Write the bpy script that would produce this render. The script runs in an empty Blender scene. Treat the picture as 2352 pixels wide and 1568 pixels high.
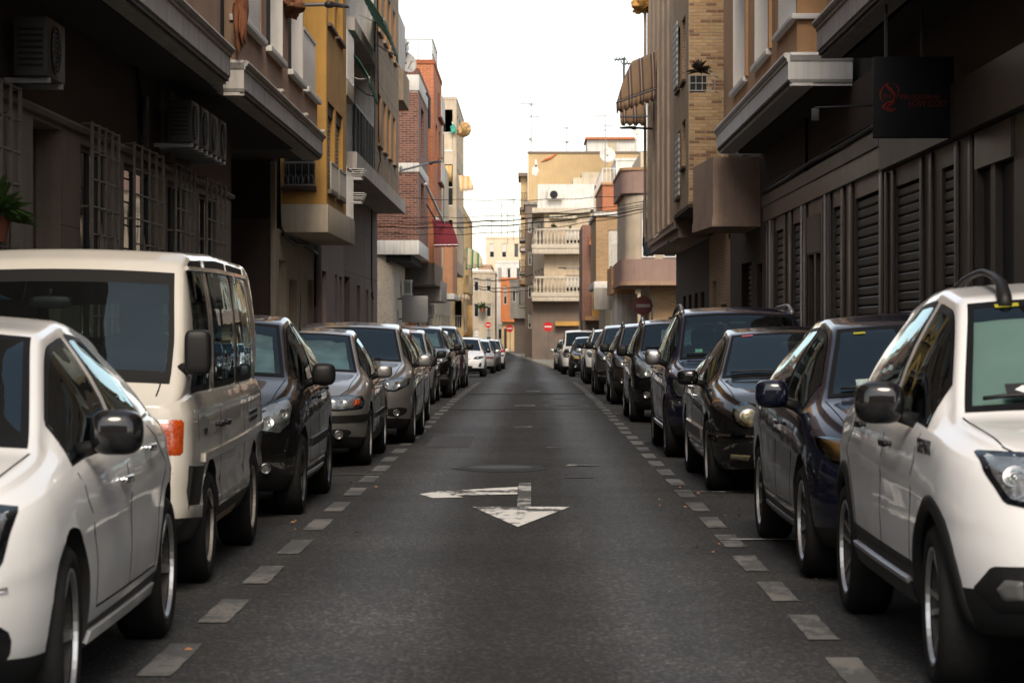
import bpy, bmesh, math, random
import numpy as np
from mathutils import Vector, Matrix, noise as mnoise
from mathutils.bvhtree import BVHTree

random.seed(11)
R = math.radians
scene = bpy.context.scene
COL = scene.collection

# ------------------------------------------------------------------ camera, sky, sun, exposure
CAM_H = 1.38                      # eye height above the road, metres
FOC = 5880.0 / 2352.0             # focal length / picture width
cam_d = bpy.data.cameras.new('camera'); cam = bpy.data.objects.new('camera', cam_d)
COL.objects.link(cam); scene.camera = cam
cam.location = (0, 0, CAM_H); cam.rotation_euler = (R(90), 0, 0)
cam_d.sensor_width = 36; cam_d.lens = 36 * FOC
cam_d.shift_x = -41 / 2352; cam_d.shift_y = -24 / 2352
cam_d.clip_start = 0.5; cam_d.clip_end = 3000
cam_d.dof.use_dof = True; cam_d.dof.focus_distance = 27; cam_d.dof.aperture_fstop = 7.1

SUN_ELEV, SUN_AZ = 43, 177        # degrees; azimuth clockwise from +Y (the view direction)
world = bpy.data.worlds.new('World'); scene.world = world; world.use_nodes = True
wn = world.node_tree; bg = wn.nodes['Background']
sky = wn.nodes.new('ShaderNodeTexSky'); sky.sky_type = 'NISHITA'; sky.sun_disc = False
sky.sun_elevation = R(SUN_ELEV); sky.sun_rotation = R(SUN_AZ)
sky.air_density = 1.0; sky.dust_density = 1.5; sky.ozone_density = 1.0; sky.altitude = 20
hz_ = wn.nodes.new('ShaderNodeHueSaturation'); hz_.inputs['Saturation'].default_value = 0.55      # thin even cloud veil: greyer light from the whole dome
tn_ = wn.nodes.new('ShaderNodeMix'); tn_.data_type = 'RGBA'; tn_.blend_type = 'MULTIPLY'; tn_.inputs[0].default_value = 1; tn_.inputs[7].default_value = (1.0, 0.94, 0.86, 1)
wn.links.new(sky.outputs[0], hz_.inputs['Color']); wn.links.new(hz_.outputs[0], tn_.inputs[6]); wn.links.new(tn_.outputs[2], bg.inputs[0]); bg.inputs[1].default_value = 0.15
sun_d = bpy.data.lights.new('sun', 'SUN'); sun = bpy.data.objects.new('sun', sun_d); COL.objects.link(sun)
sun_d.energy = 1.4; sun_d.angle = R(20); sun_d.color = (1.0, 0.86, 0.68)
_a = R(SUN_AZ); _e = R(SUN_ELEV)
_sv = Vector((math.sin(_a) * math.cos(_e), math.cos(_a) * math.cos(_e), math.sin(_e)))
sun.rotation_euler = _sv.to_track_quat('Z', 'Y').to_euler()
scene.view_settings.view_transform = 'Standard'; scene.view_settings.look = 'None'
scene.view_settings.exposure = 1.05; scene.view_settings.gamma = 1
scene.cycles.max_bounces = 7; scene.cycles.transparent_max_bounces = 12
scene.cycles.diffuse_bounces = 3; scene.cycles.glossy_bounces = 4
scene.cycles.caustics_reflective = False; scene.cycles.caustics_refractive = False
scene.cycles.use_denoising = True

# ------------------------------------------------------------------ small helpers
def tag(o, label=None, cat=None, group=None, kind=None):
    if label: o['label'] = label
    if cat: o['category'] = cat
    if group: o['group'] = group
    if kind: o['kind'] = kind
    return o

def empty(name, loc=(0, 0, 0), rz=0.0, parent=None):
    o = bpy.data.objects.new(name, None); COL.objects.link(o)
    o.location = loc; o.rotation_euler = (0, 0, rz); o.empty_display_size = 0.2
    if parent: o.parent = parent
    return o

def mesh_obj(name, me, parent=None, loc=None):
    o = bpy.data.objects.new(name, me); COL.objects.link(o)
    if parent: o.parent = parent
    if loc is not None: o.location = loc
    return o

def obj(name, bm, mat, parent=None, smooth=False, bevel=0.0, loc=None):
    bmesh.ops.recalc_face_normals(bm, faces=bm.faces)
    if bevel > 0:
        bmesh.ops.bevel(bm, geom=list(bm.edges), offset=bevel, segments=2, profile=0.6, affect='EDGES', clamp_overlap=True)
    me = bpy.data.meshes.new(name); bm.to_mesh(me); bm.free()
    for m in (mat if isinstance(mat, (list, tuple)) else [mat]):
        me.materials.append(m)
    if smooth:
        me.polygons.foreach_set('use_smooth', [True] * len(me.polygons))
        if smooth != 'all':
            me.set_sharp_from_angle(angle=R(smooth if smooth is not True else 38))
    return mesh_obj(name, me, parent, loc)

def hexa(bm, P, mi=0):
    v = [bm.verts.new(p) for p in P]
    for f in ((0, 1, 2, 3), (7, 6, 5, 4), (0, 4, 5, 1), (1, 5, 6, 2), (2, 6, 7, 3), (3, 7, 4, 0)):
        bm.faces.new([v[i] for i in f]).material_index = mi

def box(bm, x0, x1, y0, y1, z0, z1, mi=0):
    hexa(bm, [(x0, y0, z0), (x1, y0, z0), (x1, y1, z0), (x0, y1, z0), (x0, y0, z1), (x1, y0, z1), (x1, y1, z1), (x0, y1, z1)], mi)

def bxo(name, x0, x1, y0, y1, z0, z1, mat, parent=None, bevel=0.0):
    bm = bmesh.new(); box(bm, x0, x1, y0, y1, z0, z1)
    return obj(name, bm, mat, parent, smooth=bevel > 0, bevel=bevel)

def tube(bm, pts, r, seg=8, cap=True, mi=0):
    pts = [Vector(p) for p in pts]; rings = []
    up = Vector((0, 0, 1))
    for i, p in enumerate(pts):
        d = (pts[min(i + 1, len(pts) - 1)] - pts[max(i - 1, 0)]).normalized()
        ref = up if abs(d.z) < 0.93 else Vector((1, 0, 0))
        a = d.cross(ref).normalized(); b = d.cross(a).normalized()
        rr = r[i] if isinstance(r, (list, tuple)) else r
        rings.append([bm.verts.new(p + a * rr * math.cos(2 * math.pi * k / seg) + b * rr * math.sin(2 * math.pi * k / seg)) for k in range(seg)])
    for A, B in zip(rings, rings[1:]):
        for k in range(seg):
            bm.faces.new((A[k], A[(k + 1) % seg], B[(k + 1) % seg], B[k])).material_index = mi
    if cap:
        bm.faces.new(rings[0]).material_index = mi; bm.faces.new(rings[-1][::-1]).material_index = mi

def tubo(name, pts, r, mat, parent=None, seg=8):
    bm = bmesh.new(); tube(bm, pts, r, seg); return obj(name, bm, mat, parent, smooth=45)

def lathe(bm, prof, seg=24, axis='Z', c=(0, 0, 0), mi=0, closed=False):
    """prof: list of (radius, height along axis)"""
    rings = []
    for r, h in prof:
        ring = []
        for k in range(seg):
            a = 2 * math.pi * k / seg; u, v = r * math.cos(a), r * math.sin(a)
            p = (u, v, h) if axis == 'Z' else ((h, u, v) if axis == 'X' else (u, h, v))
            ring.append(bm.verts.new((p[0] + c[0], p[1] + c[1], p[2] + c[2])))
        rings.append(ring)
    n = len(rings)
    for i in range(n if closed else n - 1):
        A, B = rings[i], rings[(i + 1) % n]
        for k in range(seg):
            bm.faces.new((A[k], A[(k + 1) % seg], B[(k + 1) % seg], B[k])).material_index = mi
    if not closed:
        for ring in (rings[0], rings[-1]):
            bm.faces.new(ring).material_index = mi

def blob(bm, c, s, p=2.6, nu=16, nv=10, mi=0):
    """rounded box (superellipsoid) with half sizes s"""
    f = lambda t: math.copysign(abs(t) ** (2 / p), t)
    rows = []
    for j in range(1, nv):
        v = -math.pi / 2 + math.pi * j / nv
        rows.append([bm.verts.new((c[0] + s[0] * f(math.cos(v)) * f(math.cos(2 * math.pi * k / nu)),
                                   c[1] + s[1] * f(math.cos(v)) * f(math.sin(2 * math.pi * k / nu)),
                                   c[2] + s[2] * f(math.sin(v)))) for k in range(nu)])
    lo = bm.verts.new((c[0], c[1], c[2] - s[2])); hi = bm.verts.new((c[0], c[1], c[2] + s[2]))
    for A, B in zip(rows, rows[1:]):
        for k in range(nu): bm.faces.new((A[k], A[(k + 1) % nu], B[(k + 1) % nu], B[k])).material_index = mi
    for k in range(nu):
        bm.faces.new((lo, rows[0][(k + 1) % nu], rows[0][k])).material_index = mi
        bm.faces.new((hi, rows[-1][k], rows[-1][(k + 1) % nu])).material_index = mi

def text_mesh(name, s, size, mat, parent, M, ext=0.002, bold=0.0, sx=1.0):
    cu = bpy.data.curves.new(name, 'FONT'); cu.body = s; cu.size = size; cu.extrude = ext; cu.offset = bold
    t = bpy.data.objects.new(name, cu); COL.objects.link(t)
    bpy.context.view_layer.update()
    me = bpy.data.meshes.new_from_object(t.evaluated_get(bpy.context.evaluated_depsgraph_get()))
    bpy.data.objects.remove(t); bpy.data.curves.remove(cu)
    me.transform(M @ Matrix.Diagonal((sx, 1, 1, 1))); me.materials.clear(); me.materials.append(mat); me.name = name
    return mesh_obj(name, me, parent)

def ground(y):
    """height of the road at depth y: level, then falling gently away past the crossing"""
    return float(np.interp(y, [-30, 50, 62, 75, 93, 104, 125, 160, 400], [0, 0, -.05, -.13, -.28, -.39, -.5, -.54, -.56]))

# ------------------------------------------------------------------ materials
MATS = {}
def nodes(name):
    m = bpy.data.materials.new(name); m.use_nodes = True
    nt = m.node_tree; b = nt.nodes['Principled BSDF']
    return m, nt, b

def N(nt, t, **kw):
    n = nt.nodes.new(t)
    for k, v in kw.items():
        if k in n.inputs: n.inputs[k].default_value = v
        else: setattr(n, k, v)
    return n

def rgb(c, k=1.0): return (c[0] * k, c[1] * k, c[2] * k, 1)

def mat(name, col, rough=0.8, metal=0.0, spec=0.5, var=0.12, vscale=1.5, bump=0.0, bscale=60, streak=0.0, streak_col=(0.05, 0.045, 0.04),
        speck=0.0, speck_col=None, sscale=120, coat=0.0, alpha=None):
    """a procedural surface: base colour with broad variation, optional rain streaks, grit specks and fine relief"""
    if name in MATS: return MATS[name]
    m, nt, b = nodes(name); L = nt.links.new
    tc = N(nt, 'ShaderNodeTexCoord'); co = tc.outputs['Object']
    n1 = N(nt, 'ShaderNodeTexNoise', Scale=vscale, Detail=6.0, Roughness=0.6); L(co, n1.inputs['Vector'])
    r1 = N(nt, 'ShaderNodeMapRange'); L(n1.outputs[0], r1.inputs[0])
    r1.inputs[1].default_value = 0.3; r1.inputs[2].default_value = 0.7; r1.inputs[3].default_value = 1 - var; r1.inputs[4].default_value = 1 + var
    mx = N(nt, 'ShaderNodeMix', data_type='RGBA', blend_type='MULTIPLY'); mx.inputs[0].default_value = 1
    mx.inputs[6].default_value = rgb(col); L(r1.outputs[0], mx.inputs[7]); cur = mx.outputs[2]
    if speck > 0:
        n2 = N(nt, 'ShaderNodeTexNoise', Scale=sscale, Detail=2.0); L(co, n2.inputs['Vector'])
        r2 = N(nt, 'ShaderNodeMapRange'); L(n2.outputs[0], r2.inputs[0])
        r2.inputs[1].default_value = 0.55; r2.inputs[2].default_value = 0.68; r2.inputs[4].default_value = speck
        m2 = N(nt, 'ShaderNodeMix', data_type='RGBA'); L(r2.outputs[0], m2.inputs[0]); L(cur, m2.inputs[6])
        m2.inputs[7].default_value = rgb(speck_col or (col[0] * .4, col[1] * .4, col[2] * .4)); cur = m2.outputs[2]
    if streak > 0:
        mp = N(nt, 'ShaderNodeMapping'); mp.inputs['Scale'].default_value = (4.5, 4.5, 0.28); L(co, mp.inputs[0])
        n3 = N(nt, 'ShaderNodeTexNoise', Scale=2.2, Detail=5.0, Roughness=0.65); L(mp.outputs[0], n3.inputs['Vector'])
        r3 = N(nt, 'ShaderNodeMapRange'); L(n3.outputs[0], r3.inputs[0])
        r3.inputs[1].default_value = 0.48; r3.inputs[2].default_value = 0.75; r3.inputs[4].default_value = streak
        m3 = N(nt, 'ShaderNodeMix', data_type='RGBA'); L(r3.outputs[0], m3.inputs[0]); L(cur, m3.inputs[6])
        m3.inputs[7].default_value = rgb(streak_col); cur = m3.outputs[2]
    L(cur, b.inputs['Base Color'])
    r4 = N(nt, 'ShaderNodeMapRange'); L(n1.outputs[0], r4.inputs[0]); r4.inputs[3].default_value = max(rough - .08, 0.02); r4.inputs[4].default_value = min(rough + .08, 1)
    L(r4.outputs[0], b.inputs['Roughness'])
    b.inputs['Metallic'].default_value = metal; b.inputs['Specular IOR Level'].default_value = spec
    if coat: b.inputs['Coat Weight'].default_value = coat; b.inputs['Coat Roughness'].default_value = 0.04
    if bump > 0:
        nb = N(nt, 'ShaderNodeTexNoise', Scale=bscale, Detail=3.0); L(co, nb.inputs['Vector'])
        bp = N(nt, 'ShaderNodeBump', Strength=bump, Distance=0.02); L(nb.outputs[0], bp.inputs['Height']); L(bp.outputs[0], b.inputs['Normal'])
    MATS[name] = m; return m

def paint(name, col, metal=0.0, rough=0.35, flake=0.0, dust=0.08):
    """car paint under clear coat; the inside of the shell is bare dark trim"""
    if name in MATS: return MATS[name]
    m, nt, b = nodes(name); L = nt.links.new
    tc = N(nt, 'ShaderNodeTexCoord'); co = tc.outputs['Object']
    n1 = N(nt, 'ShaderNodeTexNoise', Scale=3.0, Detail=5.0); L(co, n1.inputs['Vector'])
    n2 = N(nt, 'ShaderNodeTexNoise', Scale=28.0, Detail=4.0); L(co, n2.inputs['Vector'])
    sep = N(nt, 'ShaderNodeSeparateXYZ'); L(co, sep.inputs[0])
    low = N(nt, 'ShaderNodeMapRange'); L(sep.outputs[2], low.inputs[0])
    low.inputs[1].default_value = 0.75; low.inputs[2].default_value = 0.25; low.inputs[3].default_value = 0.25; low.inputs[4].default_value = 1.0
    mul = N(nt, 'ShaderNodeMath', operation='MULTIPLY'); L(n1.outputs[0], mul.inputs[0]); L(low.outputs[0], mul.inputs[1])
    mu2 = N(nt, 'ShaderNodeMath', operation='MULTIPLY'); L(mul.outputs[0], mu2.inputs[0]); mu2.inputs[1].default_value = dust * 4
    mx = N(nt, 'ShaderNodeMix', data_type='RGBA'); L(mu2.outputs[0], mx.inputs[0]); mx.inputs[6].default_value = rgb(col)
    mx.inputs[7].default_value = (0.11, 0.095, 0.08, 1)
    L(mx.outputs[2], b.inputs['Base Color'])
    b.inputs['Metallic'].default_value = metal; b.inputs['Roughness'].default_value = rough; b.inputs['Specular IOR Level'].default_value = .08
    b.inputs['Coat Weight'].default_value = 1.0
    cr = N(nt, 'ShaderNodeMapRange'); L(n2.outputs[0], cr.inputs[0]); cr.inputs[3].default_value = 0.02; cr.inputs[4].default_value = 0.09
    L(cr.outputs[0], b.inputs['Coat Roughness'])
    # very slight panel waviness
    nb = N(nt, 'ShaderNodeTexNoise', Scale=2.2, Detail=1.0); L(co, nb.inputs['Vector'])
    bp = N(nt, 'ShaderNodeBump', Strength=0.10, Distance=0.05); L(nb.outputs[0], bp.inputs['Height']); L(bp.outputs[0], b.inputs['Coat Normal']); L(bp.outputs[0], b.inputs['Normal'])
    dk = N(nt, 'ShaderNodeBsdfDiffuse'); dk.inputs[0].default_value = (0.02, 0.02, 0.022, 1)
    ge = N(nt, 'ShaderNodeNewGeometry'); ms = N(nt, 'ShaderNodeMixShader')
    L(ge.outputs['Backfacing'], ms.inputs[0]); L(b.outputs[0], ms.inputs[1]); L(dk.outputs[0], ms.inputs[2])
    L(ms.outputs[0], nt.nodes['Material Output'].inputs[0])
    MATS[name] = m; return m

def glass(name, tint, refl=1.0, rough=0.0, ior=1.52):
    if name in MATS: return MATS[name]
    m, nt, b = nodes(name); L = nt.links.new; nt.nodes.remove(b)
    tr = N(nt, 'ShaderNodeBsdfTransparent'); tr.inputs[0].default_value = rgb(tint)
    gl = N(nt, 'ShaderNodeBsdfGlossy'); gl.inputs['Color'].default_value = (.70, .90, 1, 1); gl.inputs['Roughness'].default_value = rough
    fr = N(nt, 'ShaderNodeFresnel', IOR=ior)
    tc = N(nt, 'ShaderNodeTexCoord'); nb = N(nt, 'ShaderNodeTexNoise', Scale=2.5, Detail=1.5); L(tc.outputs['Object'], nb.inputs['Vector'])
    bp = N(nt, 'ShaderNodeBump', Strength=0.05, Distance=0.04); L(nb.outputs[0], bp.inputs['Height']); L(bp.outputs[0], gl.inputs['Normal'])
    mu = N(nt, 'ShaderNodeMath', operation='MULTIPLY', use_clamp=True); L(fr.outputs[0], mu.inputs[0]); mu.inputs[1].default_value = refl
    ms = N(nt, 'ShaderNodeMixShader'); L(mu.outputs[0], ms.inputs[0]); L(tr.outputs[0], ms.inputs[1]); L(gl.outputs[0], ms.inputs[2])
    L(ms.outputs[0], nt.nodes['Material Output'].inputs[0])
    MATS[name] = m; return m

def stripes(name, cols, period, axis=1, rough=0.9):
    """awning cloth: woven stripes of solid colour"""
    if name in MATS: return MATS[name]
    m, nt, b = nodes(name); L = nt.links.new
    tc = N(nt, 'ShaderNodeTexCoord'); sep = N(nt, 'ShaderNodeSeparateXYZ'); L(tc.outputs['Object'], sep.inputs[0])
    d = N(nt, 'ShaderNodeMath', operation='DIVIDE'); L(sep.outputs[axis], d.inputs[0]); d.inputs[1].default_value = period
    f = N(nt, 'ShaderNodeMath', operation='FRACT'); L(d.outputs[0], f.inputs[0])
    cr = N(nt, 'ShaderNodeValToRGB'); cr.color_ramp.interpolation = 'CONSTANT'; L(f.outputs[0], cr.inputs[0])
    els = cr.color_ramp.elements
    for i, (p, c) in enumerate(cols):
        e = els[i] if i < 2 else els.new(p)
        e.position = p; e.color = rgb(c)
    n1 = N(nt, 'ShaderNodeTexNoise', Scale=2.0, Detail=5.0); L(tc.outputs['Object'], n1.inputs['Vector'])
    r1 = N(nt, 'ShaderNodeMapRange'); L(n1.outputs[0], r1.inputs[0]); r1.inputs[3].default_value = 0.75; r1.inputs[4].default_value = 1.15
    mx = N(nt, 'ShaderNodeMix', data_type='RGBA', blend_type='MULTIPLY'); mx.inputs[0].default_value = 1
    L(cr.outputs[0], mx.inputs[6]); L(r1.outputs[0], mx.inputs[7]); L(mx.outputs[2], b.inputs['Base Color'])
    b.inputs['Roughness'].default_value = rough
    MATS[name] = m; return m

m_black = mat('black plastic', (0.009, 0.009, 0.0095), 0.5, var=.1, spec=.28)
m_blackgloss = mat('gloss black trim', (0.007, 0.007, 0.008), 0.5, var=.05, coat=1.0, spec=.05)
m_rubber = mat('rubber', (0.0085, 0.0085, 0.0085), 0.8, spec=.2, var=.25, vscale=8, bump=.15, bscale=40)
m_seal = mat('window seal', (0.006, 0.006, 0.0065), 0.5, var=.05, spec=.12)
m_inside = mat('cabin trim', (0.022, 0.023, 0.026), 0.85, var=.2)
m_seat = mat('seat cloth', (0.045, 0.052, 0.062), 0.95, var=.25, bump=.2, bscale=300)
m_chrome = mat('chrome', (0.75, 0.75, 0.76), 0.08, metal=1.0, var=.03)
m_alloy = mat('alloy', (0.50, 0.50, 0.50), 0.38, metal=1.0, var=.1, vscale=10)
m_alloy_dark = mat('dark alloy', (0.10, 0.10, 0.105), 0.35, metal=0.9, var=.1)
m_steelwheel = mat('steel wheel', (0.30, 0.28, 0.25), 0.55, metal=.4, var=.3, vscale=14, speck=.5, speck_col=(.12, .06, .03))
m_brake = mat('brake', (0.03, 0.028, 0.026), 0.7, var=.3)
m_well = mat('wheel well', (0.010, 0.010, 0.010), 0.95, var=.1)
m_reflector = mat('lamp reflector', (0.62, 0.62, 0.62), 0.22, metal=.9, var=.30, vscale=9, bump=.35, bscale=38)
m_fogring = mat('fog lamp chrome', (0.40, 0.40, 0.40), 0.25, metal=.9, var=.2, vscale=20)
m_amber = mat('amber lens', (0.34, 0.045, 0.004), 0.25, var=.35, vscale=14, coat=1.0, bump=.3, bscale=60)
m_red = mat('red lens', (0.45, 0.02, 0.015), 0.2, var=.1, coat=1.0)
m_lens = glass('lamp lens', (0.95, 0.96, 0.95), 0.6)
m_lens_old = glass('yellowed lamp lens', (0.80, 0.72, 0.55), 1.0, rough=.08)
m_glass = glass('car glass', (0.50, 0.60, 0.59), 0.95)
m_glass_dark = glass('tinted car glass', (0.22, 0.25, 0.25), 1.15)
m_plate = mat('plate white', (0.72, 0.72, 0.70), 0.45, var=.05)
m_ink = mat('black ink', (0.012, 0.012, 0.014), 0.6, var=.05)
m_silver = mat('silver sunshade', (0.62, 0.70, 0.72), 0.32, metal=.75, var=.2, vscale=6, bump=.6, bscale=9)
m_shade_green = mat('pale green sunshade', (0.38, 0.45, 0.40), 0.55, var=.15, vscale=2)
# ------------------------------------------------------------------ ground, road, pavements
def asphalt():
    m, nt, b = nodes('asphalt'); L = nt.links.new
    tc = N(nt, 'ShaderNodeTexCoord'); co = tc.outputs['Object']
    fine = N(nt, 'ShaderNodeTexNoise', Scale=62.0, Detail=4.0, Roughness=0.8); L(co, fine.inputs['Vector'])
    vor = N(nt, 'ShaderNodeTexVoronoi', Scale=66.0); L(co, vor.inputs['Vector'])
    broad = N(nt, 'ShaderNodeTexNoise', Scale=0.55, Detail=6.0, Roughness=0.65); L(co, broad.inputs['Vector'])
    mp = N(nt, 'ShaderNodeMapping'); mp.inputs['Scale'].default_value = (1.6, 0.05, 1); L(co, mp.inputs[0])
    trk = N(nt, 'ShaderNodeTexNoise', Scale=1.3, Detail=4.0); L(mp.outputs[0], trk.inputs['Vector'])
    # stones of the wearing course: separate pale and dark grains in a dark binder
    mot = N(nt, 'ShaderNodeTexNoise', Scale=24.0, Detail=6.0, Roughness=0.75); L(co, mot.inputs['Vector'])
    sc = N(nt, 'ShaderNodeSeparateColor'); L(vor.outputs['Color'], sc.inputs[0])
    st = N(nt, 'ShaderNodeMapRange'); L(sc.outputs[0], st.inputs[0]); st.inputs[1].default_value = .72; st.inputs[2].default_value = 1.0; st.inputs[4].default_value = 1.0
    cr = N(nt, 'ShaderNodeValToRGB'); L(mot.outputs[0], cr.inputs[0]); e = cr.color_ramp.elements
    e[0].position = .36; e[0].color = (.0120, .0120, .0121, 1); e[1].position = .66; e[1].color = (.034, .0338, .0335, 1)
    gm = N(nt, 'ShaderNodeMix', data_type='RGBA'); L(st.outputs[0], gm.inputs[0]); L(cr.outputs[0], gm.inputs[6]); gm.inputs[7].default_value = (.100, .100, .098, 1)
    r1 = N(nt, 'ShaderNodeMapRange'); L(broad.outputs[0], r1.inputs[0]); r1.inputs[1].default_value = .3; r1.inputs[2].default_value = .7; r1.inputs[3].default_value = .62; r1.inputs[4].default_value = 1.35
    r2 = N(nt, 'ShaderNodeMapRange'); L(trk.outputs[0], r2.inputs[0]); r2.inputs[1].default_value = .3; r2.inputs[2].default_value = .7; r2.inputs[3].default_value = .78; r2.inputs[4].default_value = 1.25
    mu = N(nt, 'ShaderNodeMath', operation='MULTIPLY'); L(r1.outputs[0], mu.inputs[0]); L(r2.outputs[0], mu.inputs[1])
    # tyres have polished two tracks; between them and along the parking strips oil and dust stay
    sep = N(nt, 'ShaderNodeSeparateXYZ'); L(co, sep.inputs[0])
    ad = N(nt, 'ShaderNodeMath', operation='ADD'); ad.inputs[1].default_value = 0.09; L(sep.outputs[0], ad.inputs[0])
    ab = N(nt, 'ShaderNodeMath', operation='ABSOLUTE'); L(ad.outputs[0], ab.inputs[0])
    wb = N(nt, 'ShaderNodeMath', operation='MULTIPLY_ADD'); L(trk.outputs[0], wb.inputs[0]); wb.inputs[1].default_value = .35; wb.inputs[2].default_value = -.92
    dd = N(nt, 'ShaderNodeMath', operation='ADD'); L(ab.outputs[0], dd.inputs[0]); L(wb.outputs[0], dd.inputs[1])
    da = N(nt, 'ShaderNodeMath', operation='ABSOLUTE'); L(dd.outputs[0], da.inputs[0])
    lane = N(nt, 'ShaderNodeMapRange', interpolation_type='SMOOTHSTEP'); L(da.outputs[0], lane.inputs[0]); lane.inputs[1].default_value = .62; lane.inputs[2].default_value = .05
    oil = N(nt, 'ShaderNodeMapRange'); L(lane.outputs[0], oil.inputs[0]); oil.inputs[3].default_value = .62; oil.inputs[4].default_value = 1.25
    mu2 = N(nt, 'ShaderNodeMath', operation='MULTIPLY'); L(mu.outputs[0], mu2.inputs[0]); L(oil.outputs[0], mu2.inputs[1])
    mx = N(nt, 'ShaderNodeMix', data_type='RGBA', blend_type='MULTIPLY'); mx.inputs[0].default_value = 1; L(gm.outputs[2], mx.inputs[6]); L(mu2.outputs[0], mx.inputs[7])
    L(mx.outputs[2], b.inputs['Base Color'])
    ro = N(nt, 'ShaderNodeMapRange'); L(lane.outputs[0], ro.inputs[0]); ro.inputs[3].default_value = .88; ro.inputs[4].default_value = .62
    L(ro.outputs[0], b.inputs['Roughness']); b.inputs['Specular IOR Level'].default_value = .40
    ad2 = N(nt, 'ShaderNodeMath', operation='ADD'); L(fine.outputs[0], ad2.inputs[0]); L(vor.outputs[0], ad2.inputs[1])
    bp = N(nt, 'ShaderNodeBump', Strength=.7, Distance=.008); L(ad2.outputs[0], bp.inputs['Height']); L(bp.outputs[0], b.inputs['Normal'])
    return m
m_asphalt = asphalt()

def worn_paint(name, col, wear=.5, scale=14.0):
    """thermoplastic road paint rubbed through to the asphalt below"""
    m, nt, b = nodes(name); L = nt.links.new
    tc = N(nt, 'ShaderNodeTexCoord'); co = tc.outputs['Object']
    oi = N(nt, 'ShaderNodeObjectInfo'); sh_ = N(nt, 'ShaderNodeVectorMath', operation='MULTIPLY_ADD'); L(oi.outputs['Random'], sh_.inputs[0]); sh_.inputs[1].default_value = (37, 53, 11); L(co, sh_.inputs[2]); co = sh_.outputs[0]
    mp = N(nt, 'ShaderNodeMapping'); mp.inputs['Scale'].default_value = (1, .35, 1); L(co, mp.inputs[0])
    n1 = N(nt, 'ShaderNodeTexNoise', Scale=scale, Detail=8.0, Roughness=.75); L(mp.outputs[0], n1.inputs['Vector'])
    n2 = N(nt, 'ShaderNodeTexNoise', Scale=1.6, Detail=3.0); L(co, n2.inputs['Vector'])
    ad = N(nt, 'ShaderNodeMath', operation='ADD'); L(n1.outputs[0], ad.inputs[0]); L(n2.outputs[0], ad.inputs[1])
    r = N(nt, 'ShaderNodeMapRange'); L(ad.outputs[0], r.inputs[0]); r.inputs[1].default_value = wear + .40; r.inputs[2].default_value = wear + .52
    mx = N(nt, 'ShaderNodeMix', data_type='RGBA'); L(r.outputs[0], mx.inputs[0]); mx.inputs[6].default_value = (.05, .05, .048, 1); mx.inputs[7].default_value = rgb(col)
    L(mx.outputs[2], b.inputs['Base Color']); b.inputs['Roughness'].default_value = .75
    return m
m_dash = worn_paint('worn dash paint', (.125, .119, .108), .555)
m_arrow = worn_paint('worn arrow paint', (.64, .64, .62), .47, 9.0)
m_stem = worn_paint('rubbed arrow paint', (.40, .40, .385), .60, 8.0)
m_faint = worn_paint('faint road paint', (.28, .275, .26), .62, 7.0)
m_pave = mat('pavement slabs', (.20, .185, .165), .85, var=.2, bump=.2, bscale=30)
m_kerb = mat('kerb stone', (.25, .24, .22), .8, var=.2, bump=.2)
m_earth = mat('ground', (.16, .15, .135), .95, var=.25, vscale=.2)

def sheet(name, rows, dz, mt, parent=None, kind=None):
    """rows: (y, x0, x1); a strip of ground following the road's fall"""
    bm = bmesh.new(); prev = None
    for y, x0, x1 in rows:
        cur = [bm.verts.new((x0, y, ground(y) + dz)), bm.verts.new((x1, y, ground(y) + dz))]
        if prev: bm.faces.new((prev[0], prev[1], cur[1], cur[0]))
        prev = cur
    o = obj(name, bm, mt, parent)
    if kind: o['kind'] = kind
    return o

YS = [-30, 0, 20, 40, 50, 56, 62, 68, 75, 84, 93, 99, 104, 114, 125, 140, 160, 200, 300, 400]
sheet('ground', [(-60, -300, 300)] + [(y, -300, 300) for y in YS] + [(1200, -300, 300)], -.02, m_earth, kind='structure')
def lx(y): return -3.65 if y < 170 else -3.65 - .037 * (y - 170)
def rx(y): return 3.45 if y < 128 else float(np.interp(y, [128, 131, 233, 400], [1.9, 1.17, -2.06, -7.5]))
road = sheet('road', [(y, lx(y), rx(y)) for y in sorted(YS + [77.4, 86, 94, 127.9, 128, 131, 170, 233])], 0, m_asphalt, kind='structure')
for nm, x0, x1, y0, y1 in (('side_street', -40, -3.65, 77.6, 85.6), ('side_street', 3.45, 40, 79.2, 94.2)):
    sheet(nm, [(y0, x0, x1), (84, x0, x1), (y1, x0, x1)] if y1 < 93 else [(y0, x0, x1), (84, x0, x1), (93, x0, x1), (y1, x0, x1)], -.004, m_asphalt, kind='structure')

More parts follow.
